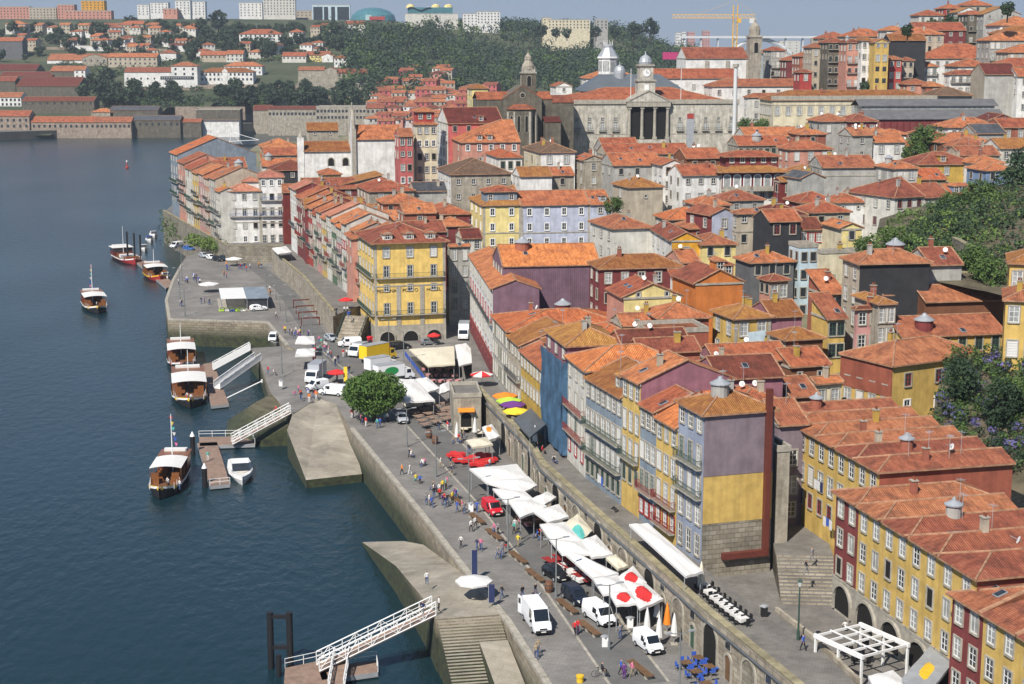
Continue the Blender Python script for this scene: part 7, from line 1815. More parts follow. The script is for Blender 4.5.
for i,(q,l) in enumerate(AW):
    mu,mv = sum(a for a,c in q)/4,sum(c for a,c in q)/4;q = [(mu+(a-mu)*1.13,mv+(c-mv)*1.13) for a,c in q]
    awning(l,q,spot=('cloth_teal',.2,.3,.3) if 'teal patch against' in l else ('cloth_red',.45,.4,.3) if 'red spot' in l else None,mat='canvas_cream' if 'cream' in l else 'canvas')
awning('large cream canopy over the dark terrace before the yellow building',[(409,349),(454,346),(455,364),(428,366)],mat='canvas_cream')
awning('white canopy right of the cream one at the alley mouth',[(455,345),(466,343),(481,360),(459,366)])
awning('white canopy with a torn lower edge right beside the round tree',[(394,379),(414,379),(435,400),(403,402)])
awning('white canopy between the tree canopy and the dark terrace',[(415,379),(427,377),(440,388),(428,392)])
awning('small white canopy by the stone gatehouse',[(440,385),(449,381),(450,390),(439,394)])
awning('white kiosk awning, farther of the two beside the red banner',[(295,343),(315,343),(314,336),(298,336)])
awning('white kiosk awning, nearer of the two beside the red banner',[(295,356),(315,355),(315,348),(297,349)])
awning('beige square awning behind the red chairs',[(466,440),(486,437),(493,444),(473,447)],mat='canvas_cream')
awning('white awning with an orange emblem above a stall by the wall',[(482,427),(492,424),(500,436),(489,440)],spot=('cloth_orange',.4,.6,.22))
awning('long white awning on the raised street before the lilac house',[(629,524),(648,523),(703,571),(686,576)],11.0,ground=ZS,hump=.25)
awning('dark purple grey awning on the raised street below the ochre house',[(531,408),(546,424),(530,437),(514,419)],11.2,'pipe_grey',.3,ground=ZS)
awning('white awnings under the promenade wall by the blue balconies',[(272,248),(286,246),(292,252),(278,254)],11,ground=8.6)
awning('grey sloping awning with a yellow badge at the yellow arcade',[(902,678),(930,646),(952,664),(922,700)],10.4,'zinc',.1,ground=ZP,spot=('boat_yellow',.5,.5,.2))
awning('white awning at the bottom edge beside the grey one',[(868,676),(893,670),(915,690),(880,700)],9.8,ground=ZP)
def parasol(label,u,v,mat,r=1.6,h=2.6,z=ZQ,stripe=None,name='parasol'):
    p = P(u,v,z);t = thing(name,label,'parasol',tuple(p));b = MB();n = 8
    for i in range(n):
        a0,a1 = 2*pi*i/n,2*pi*(i+1)/n;m = stripe if stripe and i % 2 else mat
        b.face([(r*cos(a0),r*sin(a0),h-.55),(r*cos(a1),r*sin(a1),h-.55),(0,0,h)],m);b.face([(r*cos(a1),r*sin(a1),h-.55),(r*cos(a0),r*sin(a0),h-.55),(r*cos(a0),r*sin(a0),h-.75),(r*cos(a1),r*sin(a1),h-.75)][::-1],m)
    b.build('canopy',t);b = MB();b.cyl((0,0,0),(0,0,h),.035,'steel_grey',n=6);b.build('pole',t);b = MB();b.cyl((0,0,0),(0,0,.12),.32,'granite',n=10);b.build('base',t)
for l,u,v,m,r,z,s in (('white parasol alone at the head of the slip and steps',474,598,'canvas',2.1,ZQ,None),('pink red parasol between the truck and the white vans',337,383,'cloth_red',1.9,ZQ,None),('red parasol under the right arch of the yellow building',434,345,'cloth_red',1.4,ZQ,None),('red and white striped parasol on the raised terrace by the alley',482,386,'cloth_red',2.0,ZS,'canvas'),
  ('orange parasol first in the coloured row on the raised street',505,408,'cloth_orange',2.0,ZS,None),('lime green parasol next to the orange one',509,413,'cloth_lime',2.0,ZS,None),('purple parasol between green and yellow ones',513,417,'cloth_purple',2.0,ZS,None),('yellow parasol nearest the dark awning',516,424,'cloth_yellow',2.0,ZS,None),('red parasol on the promenade by the stairs',346,309,'cloth_red',1.6,8.6,None),('white parasol by the pier pavilion',209,292,'canvas',2.6,ZQ,None),('white parasol among the stalls at the pier head',234,266,'canvas',2.4,ZQ,None)):
    parasol(l,u,v,m,r,z=z,stripe=s)
def closed(label,u,v,m,z=ZQ):
    p = P(u,v,z);t = thing('closed_parasol',label,'parasol',tuple(p));b = MB();b.lathe([(.12,.9),(.42,1.0),(.3,2.0),(.2,2.7),(.06,3.3),(0,3.4)],m,8);b.build('folded_canopy',t);b = MB();b.cyl((0,0,0),(0,0,1.0),.05,'steel_grey',n=6);b.box(-.35,-.35,0,.35,.35,.1,'granite');b.build('pole',t)
for l,u,v,m in (('closed white parasol just above the small white van',647,638,'canvas'),('closed white parasol farthest back beside the wall',657,625,'canvas'),('closed white parasol at the nose of the small white van',659,646,'canvas'),('closed orange red parasol among the white ones',667,633,'cloth_orange'),('closed white parasol nearest the arch with a green lamp',674,644,'canvas'),('closed white parasol left of the beige square awning',457,443,'canvas'),('second closed white parasol left of the beige awning',475,438,'canvas')): closed(l,u,v,m)
closed('closed white parasol beside the dark awning on the raised street',535,448,'canvas',ZS);closed('closed cream parasol at the end of the long raised awning',701,592,'canvas_cream',ZS)
# cafe furniture
def table_mesh(top,r=.5):
    b = MB();b.box(-r,-r,.7,r,r,.76,top)
    if top.startswith('cloth') or top == 'canvas':
        for x0,y0,x1,y1 in ((-r,-r-.02,r,-r),(-r,r,r,r+.02),(-r-.02,-r,-r,r),(r,-r,r+.02,r)): b.box(x0,y0,.35,x1,y1,.7,top)
    c = MB();c.cyl((0,0,0),(0,0,.7),.05,'iron',n=6);c.box(-.3,-.05,0,.3,.05,.05,'iron');c.box(-.05,-.3,.001,.05,.3,.051,'iron');return b.mesh('table_top'),c.mesh('leg')
def chair_mesh(mat):
    b = MB();b.box(-.24,-.24,.42,.24,.24,.48,mat);c = MB();c.box(-.24,.2,.48,.24,.25,.92,mat);d = MB()
    for x in (-.22,.22):
        for y in (-.22,.22): d.cyl((x,y,0),(x,y,.43),.025,'iron',n=4)
    return b.mesh('seat'),c.mesh('backrest'),d.mesh('legs')
FM = {}
def cafe(desc,top,ch,spots,z=ZQ,rot=0):
    if top not in FM: FM[top] = table_mesh(top)
    if ch not in FM: FM[ch] = chair_mesh(ch)
    for u,v in spots:
        p = P(u,v,z);t = thing('cafe_table',desc[0],'table',tuple(p),rot,desc[0]+' (set)');obj('table_top',FM[top][0],t);obj('leg',FM[top][1],t)
        for k in range(desc[2] if len(desc) > 2 else 4):
            a = rot+pi/2*k;q = thing('cafe_chair',desc[1],'chair',(p.x+.85*sin(a),p.y-.85*cos(a),z),a+pi,desc[1]+' (set)')
            for nm,m in zip(('seat','backrest','legs'),FM[ch]): obj(nm,m,q)
grid = lambda a,c,d,n,m: [((a[0]*(1-s)+c[0]*s)+d[0]*t,(a[1]*(1-s)+c[1]*s)+d[1]*t) for s in [i/max(1,n-1) for i in range(n)] for t in range(m)]
cafe(('brown table with blue chairs at the bottom of the arcade wall','blue chair at the brown tables below the arcade wall'),'wood','cloth_blue',[(686,669),(698,664),(696,678),(709,673),(706,690)],rot=.3)
cafe(('table with a dark red cloth under the slanting white awning','dark red chair at the dark red tables under the awning',3),'boat_red','boat_red',grid((550,566),(584,584),(10,-3),5,2),rot=.5)
cafe(('white clothed table between the dark red ones','white chair among the dark red tables',2),'canvas','canvas',[(556,571),(567,576),(577,582)],rot=.5)
cafe(('table with a pink cloth beside the white awnings','wicker chair at the pink clothed tables',3),'cloth_rose','wood',[(523,524),(529,528),(538,525),(545,530)],rot=.4)
cafe(('red plastic table on the quay above the long awnings','bright red plastic chair above the long awnings'),'cloth_red','cloth_red',[(456,458),(462,463),(475,462),(482,459),(488,463),(478,467)],rot=.4)
cafe(('long brown wooden table in the rows beside the stone gatehouse','brown wooden chair in the rows beside the gatehouse',2),'deck_board','deck_board',grid((413,416),(423,428),(10,-3),4,4)+grid((440,414),(452,422),(6,-2),3,2),rot=.6)
cafe(('black table with a white cloth along the raised street parapet','black wicker chair along the raised street parapet'),'canvas','black',grid((716,603),(742,624),(0,0),6,1)+[(710,597),(704,591)],ZS,rot=.45)
cafe(('red spotted table on the dark terrace under the cream canopy','dark chair on the terrace under the cream canopy',2),'cloth_rose','black',grid((425,372),(450,372),(4,6),4,3),rot=.3)
cafe(('small table on the deck of the white pergola','dark chair on the deck of the white pergola'),'black','black',[(852,656),(868,650),(862,664)],ZP,.4)
cafe(('small table under the white canopies by the round tree','pale chair under the white canopies by the round tree',3),'canvas_cream','canvas_cream',[(407,409),(417,409),(427,407),(463,432),(478,436)],rot=.3)
b = MB();pl = [(p.x,p.y) for p in (P(407,358,ZQ),P(430,387,ZQ),P(455,383,ZQ),P(455,352,ZQ))]
if not ccw(pl): pl.reverse()
b.prism(pl,ZQ,ZQ+.12,'iron');structure(b,'terrace_floor')
a,c = P(405,356,ZQ),P(428,386,ZQ);t = thing('blue_barrier','blue fabric barrier along the edge of the dark terrace','barrier',tuple(a),head(a,c));L = (c-a).length;b = MB();b.box(0,-.03,.15,L,.03,1.0,'cloth_blue');b.build('panel',t)
for i in range(7): b = MB();b.cyl((L*i/6,0,0),(L*i/6,0,1.1),.05,'steel_grey');b.build('post',t)
# long benches
for i,(u,v,l) in enumerate(((518,560,'dark bench slab beside the black hatchback, second up the quay'),(535,578,'dark bench slab left of the barrels'),(567,609,'dark bench slab between the big van and the navy car'),(589,631,'dark bench slab nearest the bottom, beside the red clothed couple'),(477,521,'dark bench slab just below the red van, left of it'),(494,537,'dark bench slab under the strollers below the red van'),(640,672,'dark bench slab beside the women in purple'),(456,502,'dark bench slab by the crowd above the red van'))):
    p = P(u,v,ZQ);t = thing('bench',l,'bench',tuple(p),radians(-68));b = MB()
    for k in range(4): b.box(-2.3,-.42+k*.215,.38,2.3,-.42+k*.215+.19,.46,'wood')
    b.build('seat',t)
    for x in (-1.8,0,1.8): b = MB();b.box(x-.2,-.36,0,x+.2,.36,.38,'granite');b.build('leg',t)
# lamps
node_mat('lamp_post',(.17,.18,.18),.5,.15,1)
def lamp(label,u,v,h,z=ZQ,arms=2,mat='lamp_post',grp=None):
    p = P(u,v,z);t = thing('street_lamp',label,'street lamp',tuple(p),radians(-70),grp);b = MB();b.cyl((0,0,0),(0,0,h),.11,mat,.07,n=8);b.cyl((0,0,0),(0,0,.9),.16,mat,n=8);b.build('pole',t)
    for s in (-1,1)[:arms]: b = MB();b.cyl((0,0,h-.1),(0,s*1.2,h+.1),.045,mat,n=5);b.build('arm',t);b = MB();b.box(-.14,s*1.2-.35,h+.04,.14,s*1.2+.35,h+.16,'steel_grey');b.build('lamp_head',t)
for u,v,h,l in ((436,477,6.6,'double armed lamp left of the red plastic chairs'),(469,505,6.4,'lamp at the far end of the long awnings, beside the white bin'),(508,551,6.6,'lamp between the strollers and the pink tables'),(556,597,6.8,'lamp beside the barrels and the black hatchback'),(609,650,7.0,'lamp with a white bin at its foot, before the white van'),(679,706,7.2,'lamp at the bottom edge among blue chairs'),(407,447,6.0,'lamp between the silver car and the strollers'),(389,352,6.6,'lamp before the left arch of the yellow building'),(404,376,8.4,'slim lamp at the corner of the blue barrier'),(323,385,6.2,'lamp right of the grey sided truck'),(282,374,6.0,'lamp on the low dock above the gangways')): lamp(l,u,v,h)
for u,v,h in ((266,287,5.2),(276,300,6),(280,311,6),(286,322,6),(185,316,6.2),(180,301,8),(182,281,8),(303,338,6),(312,345,6)): lamp('slim grey lamp standing on the open pier',u,v,h,grp='slim lamps on the pier')
t = lamp('dark green lamp on the raised street by the walker in blue',798,640,5.4,ZS,0,'iron_green')
p = P(798,640,ZS);q = thing('lamp_lantern','small glass lantern on top of the dark green lamp','lantern',(p.x,p.y,ZS+5.4));b = MB();b.lathe([(.1,0),(.24,.5),(.1,.65),(0,.8)],'lamp_lens',6);b.build('glass',q);b = MB();b.lathe([(.28,.5),(.12,.72),(0,.86)],'iron_green',6);b.build('cap',q)
# white pergola, phone box, bins, barrels, flags
A_,B_,C_ = P(816,634,10.0),P(862,655,10.0),P(897,639,10.0);rz = head(A_,B_);o = Vector((A_.x,A_.y,ZP));t = thing('white_pergola','white steel pergola frame on the small square below the red house','pergola',tuple(o),rz);Wp,Dp = (B_-A_).length,(C_-B_).length
for x in (0,Wp/2,Wp):
    for y in (0,Dp): b = MB();b.box(x-.1,y-.1,0,x+.1,y+.1,2.9,'white_paint');b.build('post',t)
for y in (0,Dp): b = MB();b.box(-.2,y-.14,2.9,Wp+.2,y+.14,3.3,'white_paint');b.build('beam',t)
for i in range(5): b = MB();x = Wp*i/4;b.box(x-.07,.15,3.0,x+.07,Dp-.15,3.22,'white_paint');b.build('rafter',t)
for y in (Dp*.33,Dp*.66): b = MB();b.box(-.1,y-.06,3.225,Wp+.1,y+.06,3.34,'white_paint');b.build('purlin',t)
p = P(370,349,ZQ);t = thing('telephone_box','red telephone box beside the arcaded yellow building','telephone box',tuple(p),.2);b = MB();b.box(-.5,-.5,0,.5,.5,2.35,'car_red');b.lathe([(.72,2.35),(.7,2.5),(.45,2.65),(0,2.72)],'car_red',4);b.build('cabin',t)
for rz_ in (0,-pi/2): b = MB();b.box(-.38,-.53,.5,.38,-.505,2.0,'glass');b.build('pane',t,(0,0,0),rz_)
def bin_(label,u,v,m,z=ZQ): p = P(u,v,z);t = thing('litter_bin',label,'bin',tuple(p));b = MB();b.box(-.32,-.32,0,.32,.32,1.0,m);b.build('body',t);b = MB();b.lathe([(.5,1.0),(.46,1.12),(.2,1.2),(0,1.22)],'steel_grey',4);b.build('lid',t)
bin_('white bin at the foot of the lamp before the white van',605,646,'white_paint');bin_('white bin by the lamp at the far end of the awnings',471,511,'white_paint');bin_('white box bin on the low dock',281,386,'white_paint');bin_('black bin by the stone base of the tall end house',764,616,'black',ZS);bin_('white service box at the corner of the white awnings',630,627,'white_paint')
for u,v,l in ((549,592,'wooden barrel beside the lamp and black hatchback'),(429,438,'wooden barrel at the left of the closed parasols'),(435,444,'wooden barrel by the lamp left of the red chairs')): p = P(u,v,ZQ);t = thing('barrel',l,'barrel',tuple(p));b = MB();b.lathe([(.38,0),(.5,.4),(.52,.65),(.5,.9),(.38,1.3)],'deck_wood',12);b.build('staves',t);b = MB();b.lathe([(.515,.36),(.52,.44)],'iron',12);b.lathe([(.515,.86),(.52,.94)],'iron',12);b.build('hoops',t)
for u,v,m,l,z in ((472,580,'cloth_navy','tall navy blue feather flag behind the white parasol',3.6),(489,607,'cloth_navy','narrow navy blue banner right of the white parasol',2.6),(313,364,'cloth_red','red vertical banner beside the white kiosks',3.2),(344,384,'cloth_yellow','yellow vertical banner by the pink parasol',3.2),(243,263,'cloth_yellow','curved yellow feather flag at the pier head',4)): p = P(u,v,ZQ);t = thing('banner',l,'banner',tuple(p));b = MB();b.box(-.02,-.02,.5,.62,.02,z,m);b.build('cloth',t);b = MB();b.cyl((-.04,0,0),(-.04,0,z+.1),.04,'steel_grey',n=6);b.build('pole',t)
p = P(575,690,ZQ);b = MB();b.lathe([(.34,0),(.34,.45),(.4,.5),(.4,.7),(0,.74)],'boat_yellow',12);tag(b.build('bollard',None,tuple(P(580,682,ZQ))),'low yellow mooring bollard at the bottom of the quay','bollard')
# pier pavilion
o = P(229,309,ZQ);o = P(226,311,ZQ);t = thing('pier_pavilion','glass pavilion with white slatted and grey roofs on the pier','pavilion',tuple(o),radians(12));b = MB();b.box(5.0,.5,0,9.6,17,2.6,'glass');b.build('glass_wall',t)
b = MB();b.box(4.8,.2,2.6,9.9,17.3,2.85,wall_mat('bluegrey'));b.build('grey_roof',t);b = MB();n = 9
for i in range(n): b.box(-1.0,.4+16.6*i/n,2.75,4.75,.4+16.6*(i+.78)/n,2.9,'white_paint')
b.box(-1,.2,2.6,-.85,17.2,2.74,'white_paint');b.box(4.6,.2,2.6,4.75,17.2,2.74,'white_paint');b.build('slatted_roof',t)
for x in (-.9,4.9,9.6):
    for y in (.5,8.5,16.8): b = MB();b.cyl((x,y,0),(x,y,2.6),.08,'steel_grey',n=6);b.build('post',t)
b = MB();b.box(-1.5,-.6,0,10,18,.12,'granite');b.build('floor',t)
for i in range(5): p = P(222+i*5.2,311,ZQ+.1);b = MB();leaf_blob(b,rs,(0,0,.5),(.7,.5,.5),60,.15,'leaf_light');c = MB();t = thing('planter','low planter along the front of the pier pavilion','planter',tuple(p),0,'planters of the pier pavilion');b.build('plant',t);c.box(-.7,-.3,0,.7,.3,.4,['cloth_lime','canvas','cloth_blue'][i % 3]);c.build('trough',t)
# stone gatehouse at the end of the raised street, stairs, rust frames
a = P(452,432,ZQ);c = P(478,434,ZQ);t = house('square stone gatehouse with a dark doorway at the wall end','gatehouse','gatehouse',(a.x+.3,a.y,ZQ),radians(6),(c-a).length,9,5.6,wall='stone',roof='flat',tile=MATS['street_paving'],ground=False,cornice=False)
obj('doorway',arch_mesh(1.7,3.2,'painted_void'),t,(t['_w']*.45,-.01,0));b = MB();b.slab([(t['_w']*.45-1.3,-1.0,3.5),(t['_w']*.45+1.3,-1.0,3.5),(t['_w']*.45+1.3,-.02,3.9),(t['_w']*.45-1.3,-.02,3.9)],.1,'cloth_orange');b.build('door_awning',t)
a = P(332,340,ZQ);d = (P(352,330,8.6)-a);b = MB();d = Vector((.27,.96));s = Vector((.96,-.27))
t = thing('stone_stairs','stone stairs with green rails climbing to the promenade','stairs',(a.x+1,a.y-3,ZQ),0)
b = MB()
for k in range(14): q0 = d*(.42*k);q1 = d*7;pl = [tuple(q0),tuple(q0+s*5),tuple(q1+s*5),tuple(q1)];b.prism(pl if ccw(pl) else pl[::-1],-.5 if k else-.5,.33*(k+1),'ashlar')
b.build('steps',t)
for w in (0,5): b = MB();b.tube([(*(s*w),1.2),(*(s*w+d*6),5.7)],.06,'iron_green');b.tube([(*(s*w),.7),(*(s*w+d*6),5.2)],.05,'iron_green');[b.cyl((*(s*w+d*6*i/5),4.4*i/5+.2),(*(s*w+d*6*i/5),4.4*i/5+1.25),.05,'iron_green',n=5) for i in range(6)];b.build('railing',t)
for i in range(4): a,c = P(293+i*2.6,300+i*6,5.8),P(312+i*2.6,299+i*6,5.8);t = thing('rust_frame','rust red steel frame standing against the promenade wall','frame',(a.x,a.y,ZQ),head(a,c),'rust frames against the promenade wall');L = (c-a).length;b = MB();b.box(0,-.12,1.6,L,.12,1.85,'rust_pipe');b.build('beam',t);[(lambda m: (m.box(x-.1,-.1,0,x+.1,.1,1.6,'rust_pipe'),m.build('post',t)))(MB()) for x in (.1,L-.1)]
# the steps of the alley and the low wall of the square
b = MB();a0 = P(802,604,ZP);d = Vector((.08,1)).normalized();s = Vector((1,-.08)).normalized()
for k in range(14): q0 = Vector((a0.x-2.2,a0.y))+d*(.55*k);q1 = q0+d*40;pl = [tuple(q0),tuple(q0+s*6.2),tuple(q1+s*6.2),tuple(q1)];b.prism(pl if ccw(pl) else pl[::-1],5,ZP+.22*(k+1),'street_paving','ashlar')
structure(b,'alley_steps')
wall_line('square_wall',SE[2::-1],-.35,ZP-.5,ZS+.55,'ashlar','low granite wall between the raised street and the small square','wall')
# washing lines
for l,u,v,D_,cols in (('white laundry hanging from the yellow terrace in the alley',817,478,166,('canvas','canvas','cloth_navy')),('washing with blue cloths on the yellow terrace near the red corner',826,515,164,('canvas','cloth_blue','canvas')),('coloured washing under the lowest windows of the red corner house',845,588,158.5,('canvas','cloth_teal','cloth_red')),('white washing on the tiled house of the raised street',600,473,188,('canvas','canvas','cloth_blue'))):
    p = PD(u,v,D_);t = thing('laundry',l,'laundry',tuple(p),radians(-76));b = MB();b.cyl((-.2,-.3,0),(2.4,-.3,0),.02,'iron',n=4);b.build('line',t)
    for i,m in enumerate(cols): b = MB();b.box(i*.75,-.32,-1.1+.2*(i % 2),i*.75+.62,-.29,-.02,m);b.build('garment',t)
p = PD(747,331,233.2);t = thing('hung_sheet','big pale blue sheet hung across the yellow house front','sheet',(p.x,p.y-.5,p.z),radians(18));b = MB();b.slab([(-.1,-.3,-2.3),(2.5,-.2,-2.1),(3.1,0,0),(.1,0,-.1)],.03,wall_mat('paleblue'));b.build('cloth',t)
# ================================================================ PEOPLE
SKIN = [node_mat('skin_a',(.50,.30,.21),.6,.1,2),node_mat('skin_b',(.34,.19,.12),.6,.1,2)]
HAIR = [node_mat('hair_dark',(.03,.02,.015),.6,.2,4),node_mat('hair_brown',(.12,.065,.03),.6,.2,4),node_mat('hair_grey',(.4,.38,.36),.6,.2,4)]
node_mat('shoe',(.06,.045,.04),.6,.2,4);node_mat('denim',(.06,.10,.22),.8,.2,3);node_mat('khaki',(.30,.24,.15),.8,.2,3);node_mat('cloth_dark',(.02,.02,.025),.8,.2,3);node_mat('cloth_grey',(.22,.22,.23),.8,.2,3)
def body(pose):
    """one skinned figure, 1.72 m; feet at z 0, facing -Y"""
    sit = pose == 'sit';k = .42 if sit else 0
    st = {'stand': (.02,-.02,-.05,.05),'walk': (.24,-.26,-.25,.22),'sit': (0,0,-.2,-.2),'reach': (.05,-.06,-.5,.05)}[pose]
    V = [];E = [];R = [];W = []
    def add(p,r,par=None,w='shirt'):
        V.append(p);R.append(r);W.append(w)
        if par is not None: E.append((par,len(V)-1))
        return len(V)-1
    hz = .93-k
    pel = add((0,0,hz),.145,None,'legs');wst = add((0,.01,hz+.17),.13,pel);che = add((0,.015,hz+.4),.155,wst);nk = add((0,.0,hz+.53),.06,che,'skin');hd = add((0,-.02,hz+.66),.095,nk,'skin');add((0,-.02,hz+.75),.075,hd,'hair')
    add((0,-.115,hz+.645),.022,hd,'skin')
    for s,sw,aw in ((-1,st[0],st[2]),(1,st[1],st[3])):
        hip = add((s*.095,0,hz-.06),.09,pel,'legs')
        if sit: kn = add((s*.12,-.42,hz-.04),.07,hip,'legs');an = add((s*.12,-.44,.09),.048,kn,'legs')
        else: kn = add((s*.1,-abs(sw)*.55-.03 if sw < 0 else .08+sw*.2,.5),.066,hip,'legs');an = add((s*.1,sw+.03,.1+(.08 if sw > .2 else 0)),.045,kn,'legs')
        add((s*.11,V[an][1]-.14,.045+(.03 if sw > .2 else 0)),.04,an,'shoe')
        sh = add((s*.2,.01,hz+.46),.065,che);el = add((s*.27,aw*.4+.03,hz+.2),.045,sh);wr = add((s*.26,aw-.04,hz+(-.02 if abs(aw) < .4 else .22)),.033,el,'skin');add((s*.25,aw-.09,hz+(-.12 if abs(aw) < .4 else .24)),.036,wr,'skin')
    me = bpy.data.meshes.new('person_skeleton');me.from_pydata(V,E,[]);o = bpy.data.objects.new('tmp',me);COL.objects.link(o)
    md = o.modifiers.new('s','SKIN');lay = me.skin_vertices[0].data
    for i,r in enumerate(R): lay[i].radius = (r,r*(.72 if W[i] in ('shirt',) and r > .1 else 1));lay[i].use_root = i == 0
    m2 = o.modifiers.new('d','SUBSURF');m2.levels = 1;m2.render_levels = 1
    dg = bpy.context.evaluated_depsgraph_get();dg.update();out = bpy.data.meshes.new_from_object(o.evaluated_get(dg));bpy.data.objects.remove(o)
    out.materials.clear();names = ['skin','shirt','legs','shoe','hair']
    for n in ('skin_a','cloth_grey','denim','shoe','hair_dark'): out.materials.append(MATS[n])
    vv = [Vector(v) for v in V]
    for p in out.polygons:
        i = min(range(len(vv)),key=lambda j: (vv[j]-p.center).length-R[j]);n = W[i]
        if n == 'skin' and p.center.z > hz+.62 and p.center.y >-.02: n = 'hair'
        p.material_index = names.index(n);p.use_smooth = True
    return out
BODY = {p: body(p) for p in ('stand','walk','sit','reach')}
CN = {'w': ('white','canvas'),'r': ('red','cloth_red'),'b': ('blue','cloth_blue'),'p': ('pink','cloth_pink'),'k': ('black','cloth_dark'),'g': ('grey','cloth_grey'),'n': ('navy','cloth_navy'),'o': ('orange','cloth_orange'),'t': ('teal','cloth_teal'),'y': ('yellow','cloth_yellow'),'v': ('purple','cloth_purple'),'d': ('denim','denim'),'h': ('khaki','khaki')}
rp = random.Random(17);SEEN = {}
def person(u,v,code,where,pose='walk',z=ZQ,rz=None):
    a,c = CN[code[0]],CN[code[1]];verb = {'walk': 'walking','stand': 'standing','sit': 'sitting','reach': 'gesturing'}[pose]
    l = 'person in %s top, %s trousers, %s %s' % (a[0],c[0],verb,where)
    p = P(u,v,z);o = obj('person',BODY[pose],None,(p.x,p.y,z),rp.uniform(0,6.3) if rz is None else rz);tag(o,l,'person','people '+where)
    for i,m in enumerate((rp.choice(SKIN),MATS[a[1]],MATS[c[1]],MATS['shoe'],rp.choice(HAIR))): o.material_slots[i].link = 'OBJECT';o.material_slots[i].material = m
    SEEN.setdefault(l,[]).append(o);return o
for u,v,c,w,po in ((427,585,'wd','alone on the stone slip','walk'),(439,611,'wk','at the top of the long gangway','stand'),(423,616,'nk','on the upper end of the long gangway','stand'),(502,599,'kd','right of the white parasol','walk'),(461,548,'wk','with a yellow bag above the slip','walk'),(477,551,'nd','side by side above the slip','walk'),(481,551,'pd','side by side above the slip','walk'),
  (494,535,'pd','near the bench below the red van','walk'),(498,535,'gk','near the bench below the red van','walk'),(506,549,'kr','at the foot of a lamp','sit'),(518,547,'yh','beside the lamp near the pink tables','reach'),(515,531,'wh','beside the pink tables','stand'),(514,534,'tk','beside the pink tables','walk'),(575,636,'rk','behind the big white van','walk'),(578,634,'rv','behind the big white van','walk'),(620,639,'gd','at the nose of the parked white van','stand'),
  (621,675,'bk','near the bottom of the quay','walk'),(624,679,'vv','near the bottom of the quay','stand'),(632,677,'ph','near the bottom of the quay','walk'),(402,475,'ok','on the open quay','walk'),(410,475,'ww','on the open quay','walk'),(441,468,'wh','by the first lamp','walk'),(416,482,'yt','with a toy on the quay','sit'),(420,483,'bk','with a toy on the quay','sit'),(477,513,'bd','beside the red van','walk')): person(u,v,c,w,po)
person(803,651,'bk','on the raised street by the green lamp','walk',ZS);person(806,575,'kg','on the alley steps','walk',ZP+3.08);person(812,562,'gg','on the alley steps','walk',ZP+3.08);person(845,632,'wk','in the arcade of the red house','sit',ZP);person(602,674,'kk','astride the black bicycle','sit',ZQ+.5,pi/2+.1)
def crowd(n,pts,codes,where,spread=4,poses=('walk','stand','stand'),z=ZQ):
    for i in range(n): u,v = pts[i % len(pts)];person(u+rp.uniform(-spread,spread),v+rp.uniform(-spread,spread)*.7,codes[i % len(codes)],where,rp.choice(poses),z)
crowd(22,[(428,507),(437,497),(446,506),(455,500),(443,489),(461,514)],['bd','wk','kd','nd','tk','ph','gd','wh','rk','vd','yk'],'in the tour group left of the red van')
crowd(9,[(412,457),(424,467),(436,491)],['wk','pd','kd','wd'],'on the low seats of the open quay',3,('sit',))
crowd(9,[(363,425),(378,426),(350,417),(388,424)],['rw','td','kd','wk','pk','bd'],'in the shade of the round tree',4)
crowd(10,[(305,400),(312,398),(321,399)],['ow','rd','bk','wd','kd'],'in front of the parked white vans',5)
crowd(14,[(290,336),(298,338),(305,335)],['wk','vd','kd','ph','wd','yk','bd'],'above the low dock',6)
crowd(16,[(318,352),(326,356),(334,362),(322,346)],['wd','pd','kd','wk','rd','th'],'around the white kiosks',6)
crowd(5,[(335,364),(351,373),(339,382)],['wd','kd','pk'],'on the square beside the pink parasol',3)
crowd(12,[(183,283),(190,281),(196,280),(200,284)],['wd','bd','kd','wk','bk'],'near the pier lamps',5)
crowd(4,[(203,304),(208,304)],['kd','gd','vk'],'on the open pier',2);crowd(3,[(180,306)],['kd','wd'],'by the pier rail',3)
crowd(12,[(222,274),(238,268),(246,268),(232,270)],['rd','kd','wd','ok','bd'],'around the stalls at the pier head',6)
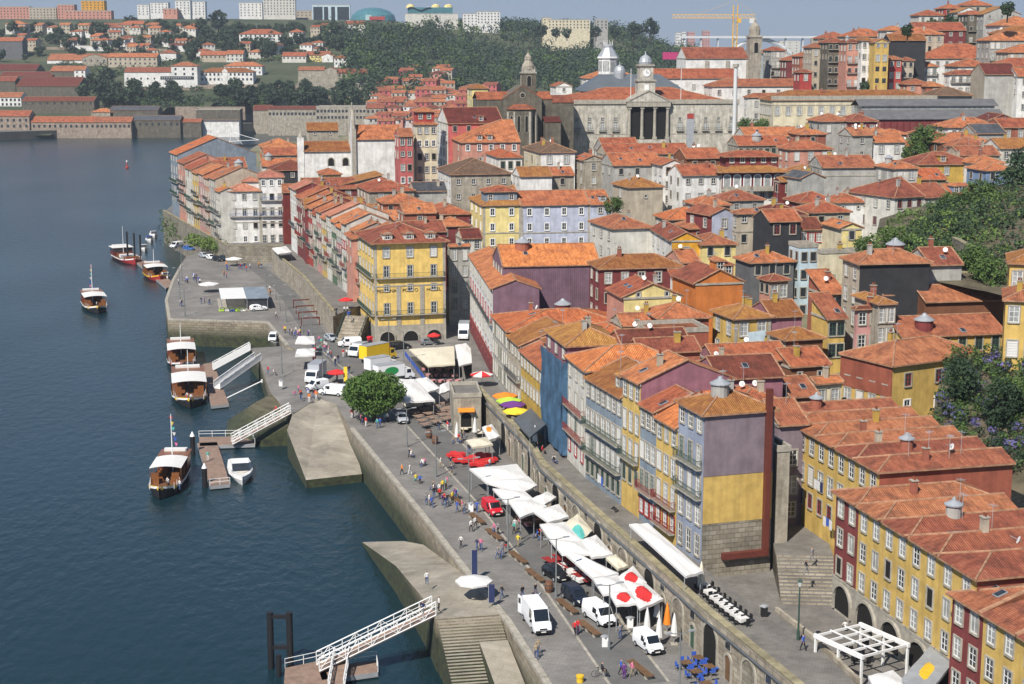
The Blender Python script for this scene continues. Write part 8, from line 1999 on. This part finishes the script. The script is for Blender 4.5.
crowd(6,[(258,270),(272,293),(276,320),(259,290)],['kd','ok','wk'],'along the promenade foot',4)
crowd(4,[(297,396),(272,374),(270,372)],['pd','wk','rd'],'on the low dock',4,('sit','stand'),3.3)
crowd(8,[(352,352),(346,356),(425,411),(450,430)],['kd','rw','wk'],'on the square among the vans',3)
crowd(14,[(560,560),(540,540),(530,520),(515,505),(575,572)],['wk','kd','bd','rk'],'at the tables under the awnings',4,('sit',))
crowd(6,[(470,452),(486,470),(455,445),(440,428)],['kd','wd','rd'],'between the red chairs and the parasols',4)
crowd(6,[(345,312),(337,316),(350,318)],['wk','kd','bd'],'on the promenade by the stairs',3,z=8.6)
crowd(8,[(508,412),(520,425),(540,452),(552,462)],['kd','wd','rk'],'on the raised street by the coloured parasols',3,('sit','walk'),ZS)
crowd(12,[(500,560),(530,600),(545,660),(470,530),(452,470)],['gd','kd','hd','wk','nh'],'strolling along the quay road',9,('walk',))
crowd(16,[(402,392),(428,398),(470,428),(460,440)],['gk','wk','kd','hd'],'at the tables near the stone gatehouse',6,('sit','sit','walk'))
crowd(3,[(170,488),(180,490)],['wk','wd'],'on the foredeck of the nearest tour boat',3,('stand',),-.9)
crowd(3,[(190,402)],['wk','wd','rk'],'on the foredeck of the canopied tour boat',4,('stand',),-.9)
person(208,461,'tw','on the boarded pontoon','stand',-1.3);person(276,415,'rk','climbing the white truss gangway','walk',3.0);person(97,308,'wd','in the bow of the boat under way','stand',-.9)
b = MB();b.box(-2600,-40,-7.5,2600,4200,215,'white_paint')
hz = b.build('haze');hz.data.materials.clear()
hm = bpy.data.materials.new('haze');hm.use_nodes = True;hn = hm.node_tree.nodes;hn.remove(hn['Principled BSDF'])
pv = hn.new('ShaderNodeVolumePrincipled');pv.inputs['Color'].default_value = (.82,.90,1.0,1);pv.inputs['Density'].default_value = .0001;pv.inputs['Anisotropy'].default_value = .25
hm.node_tree.links.new(pv.outputs[0],hn['Material Output'].inputs['Volume']);hz.data.materials.append(hm);hz['kind'] = 'stuff'
tag(hz,'thin blue summer haze filling the air over river and town','haze',None,'stuff')
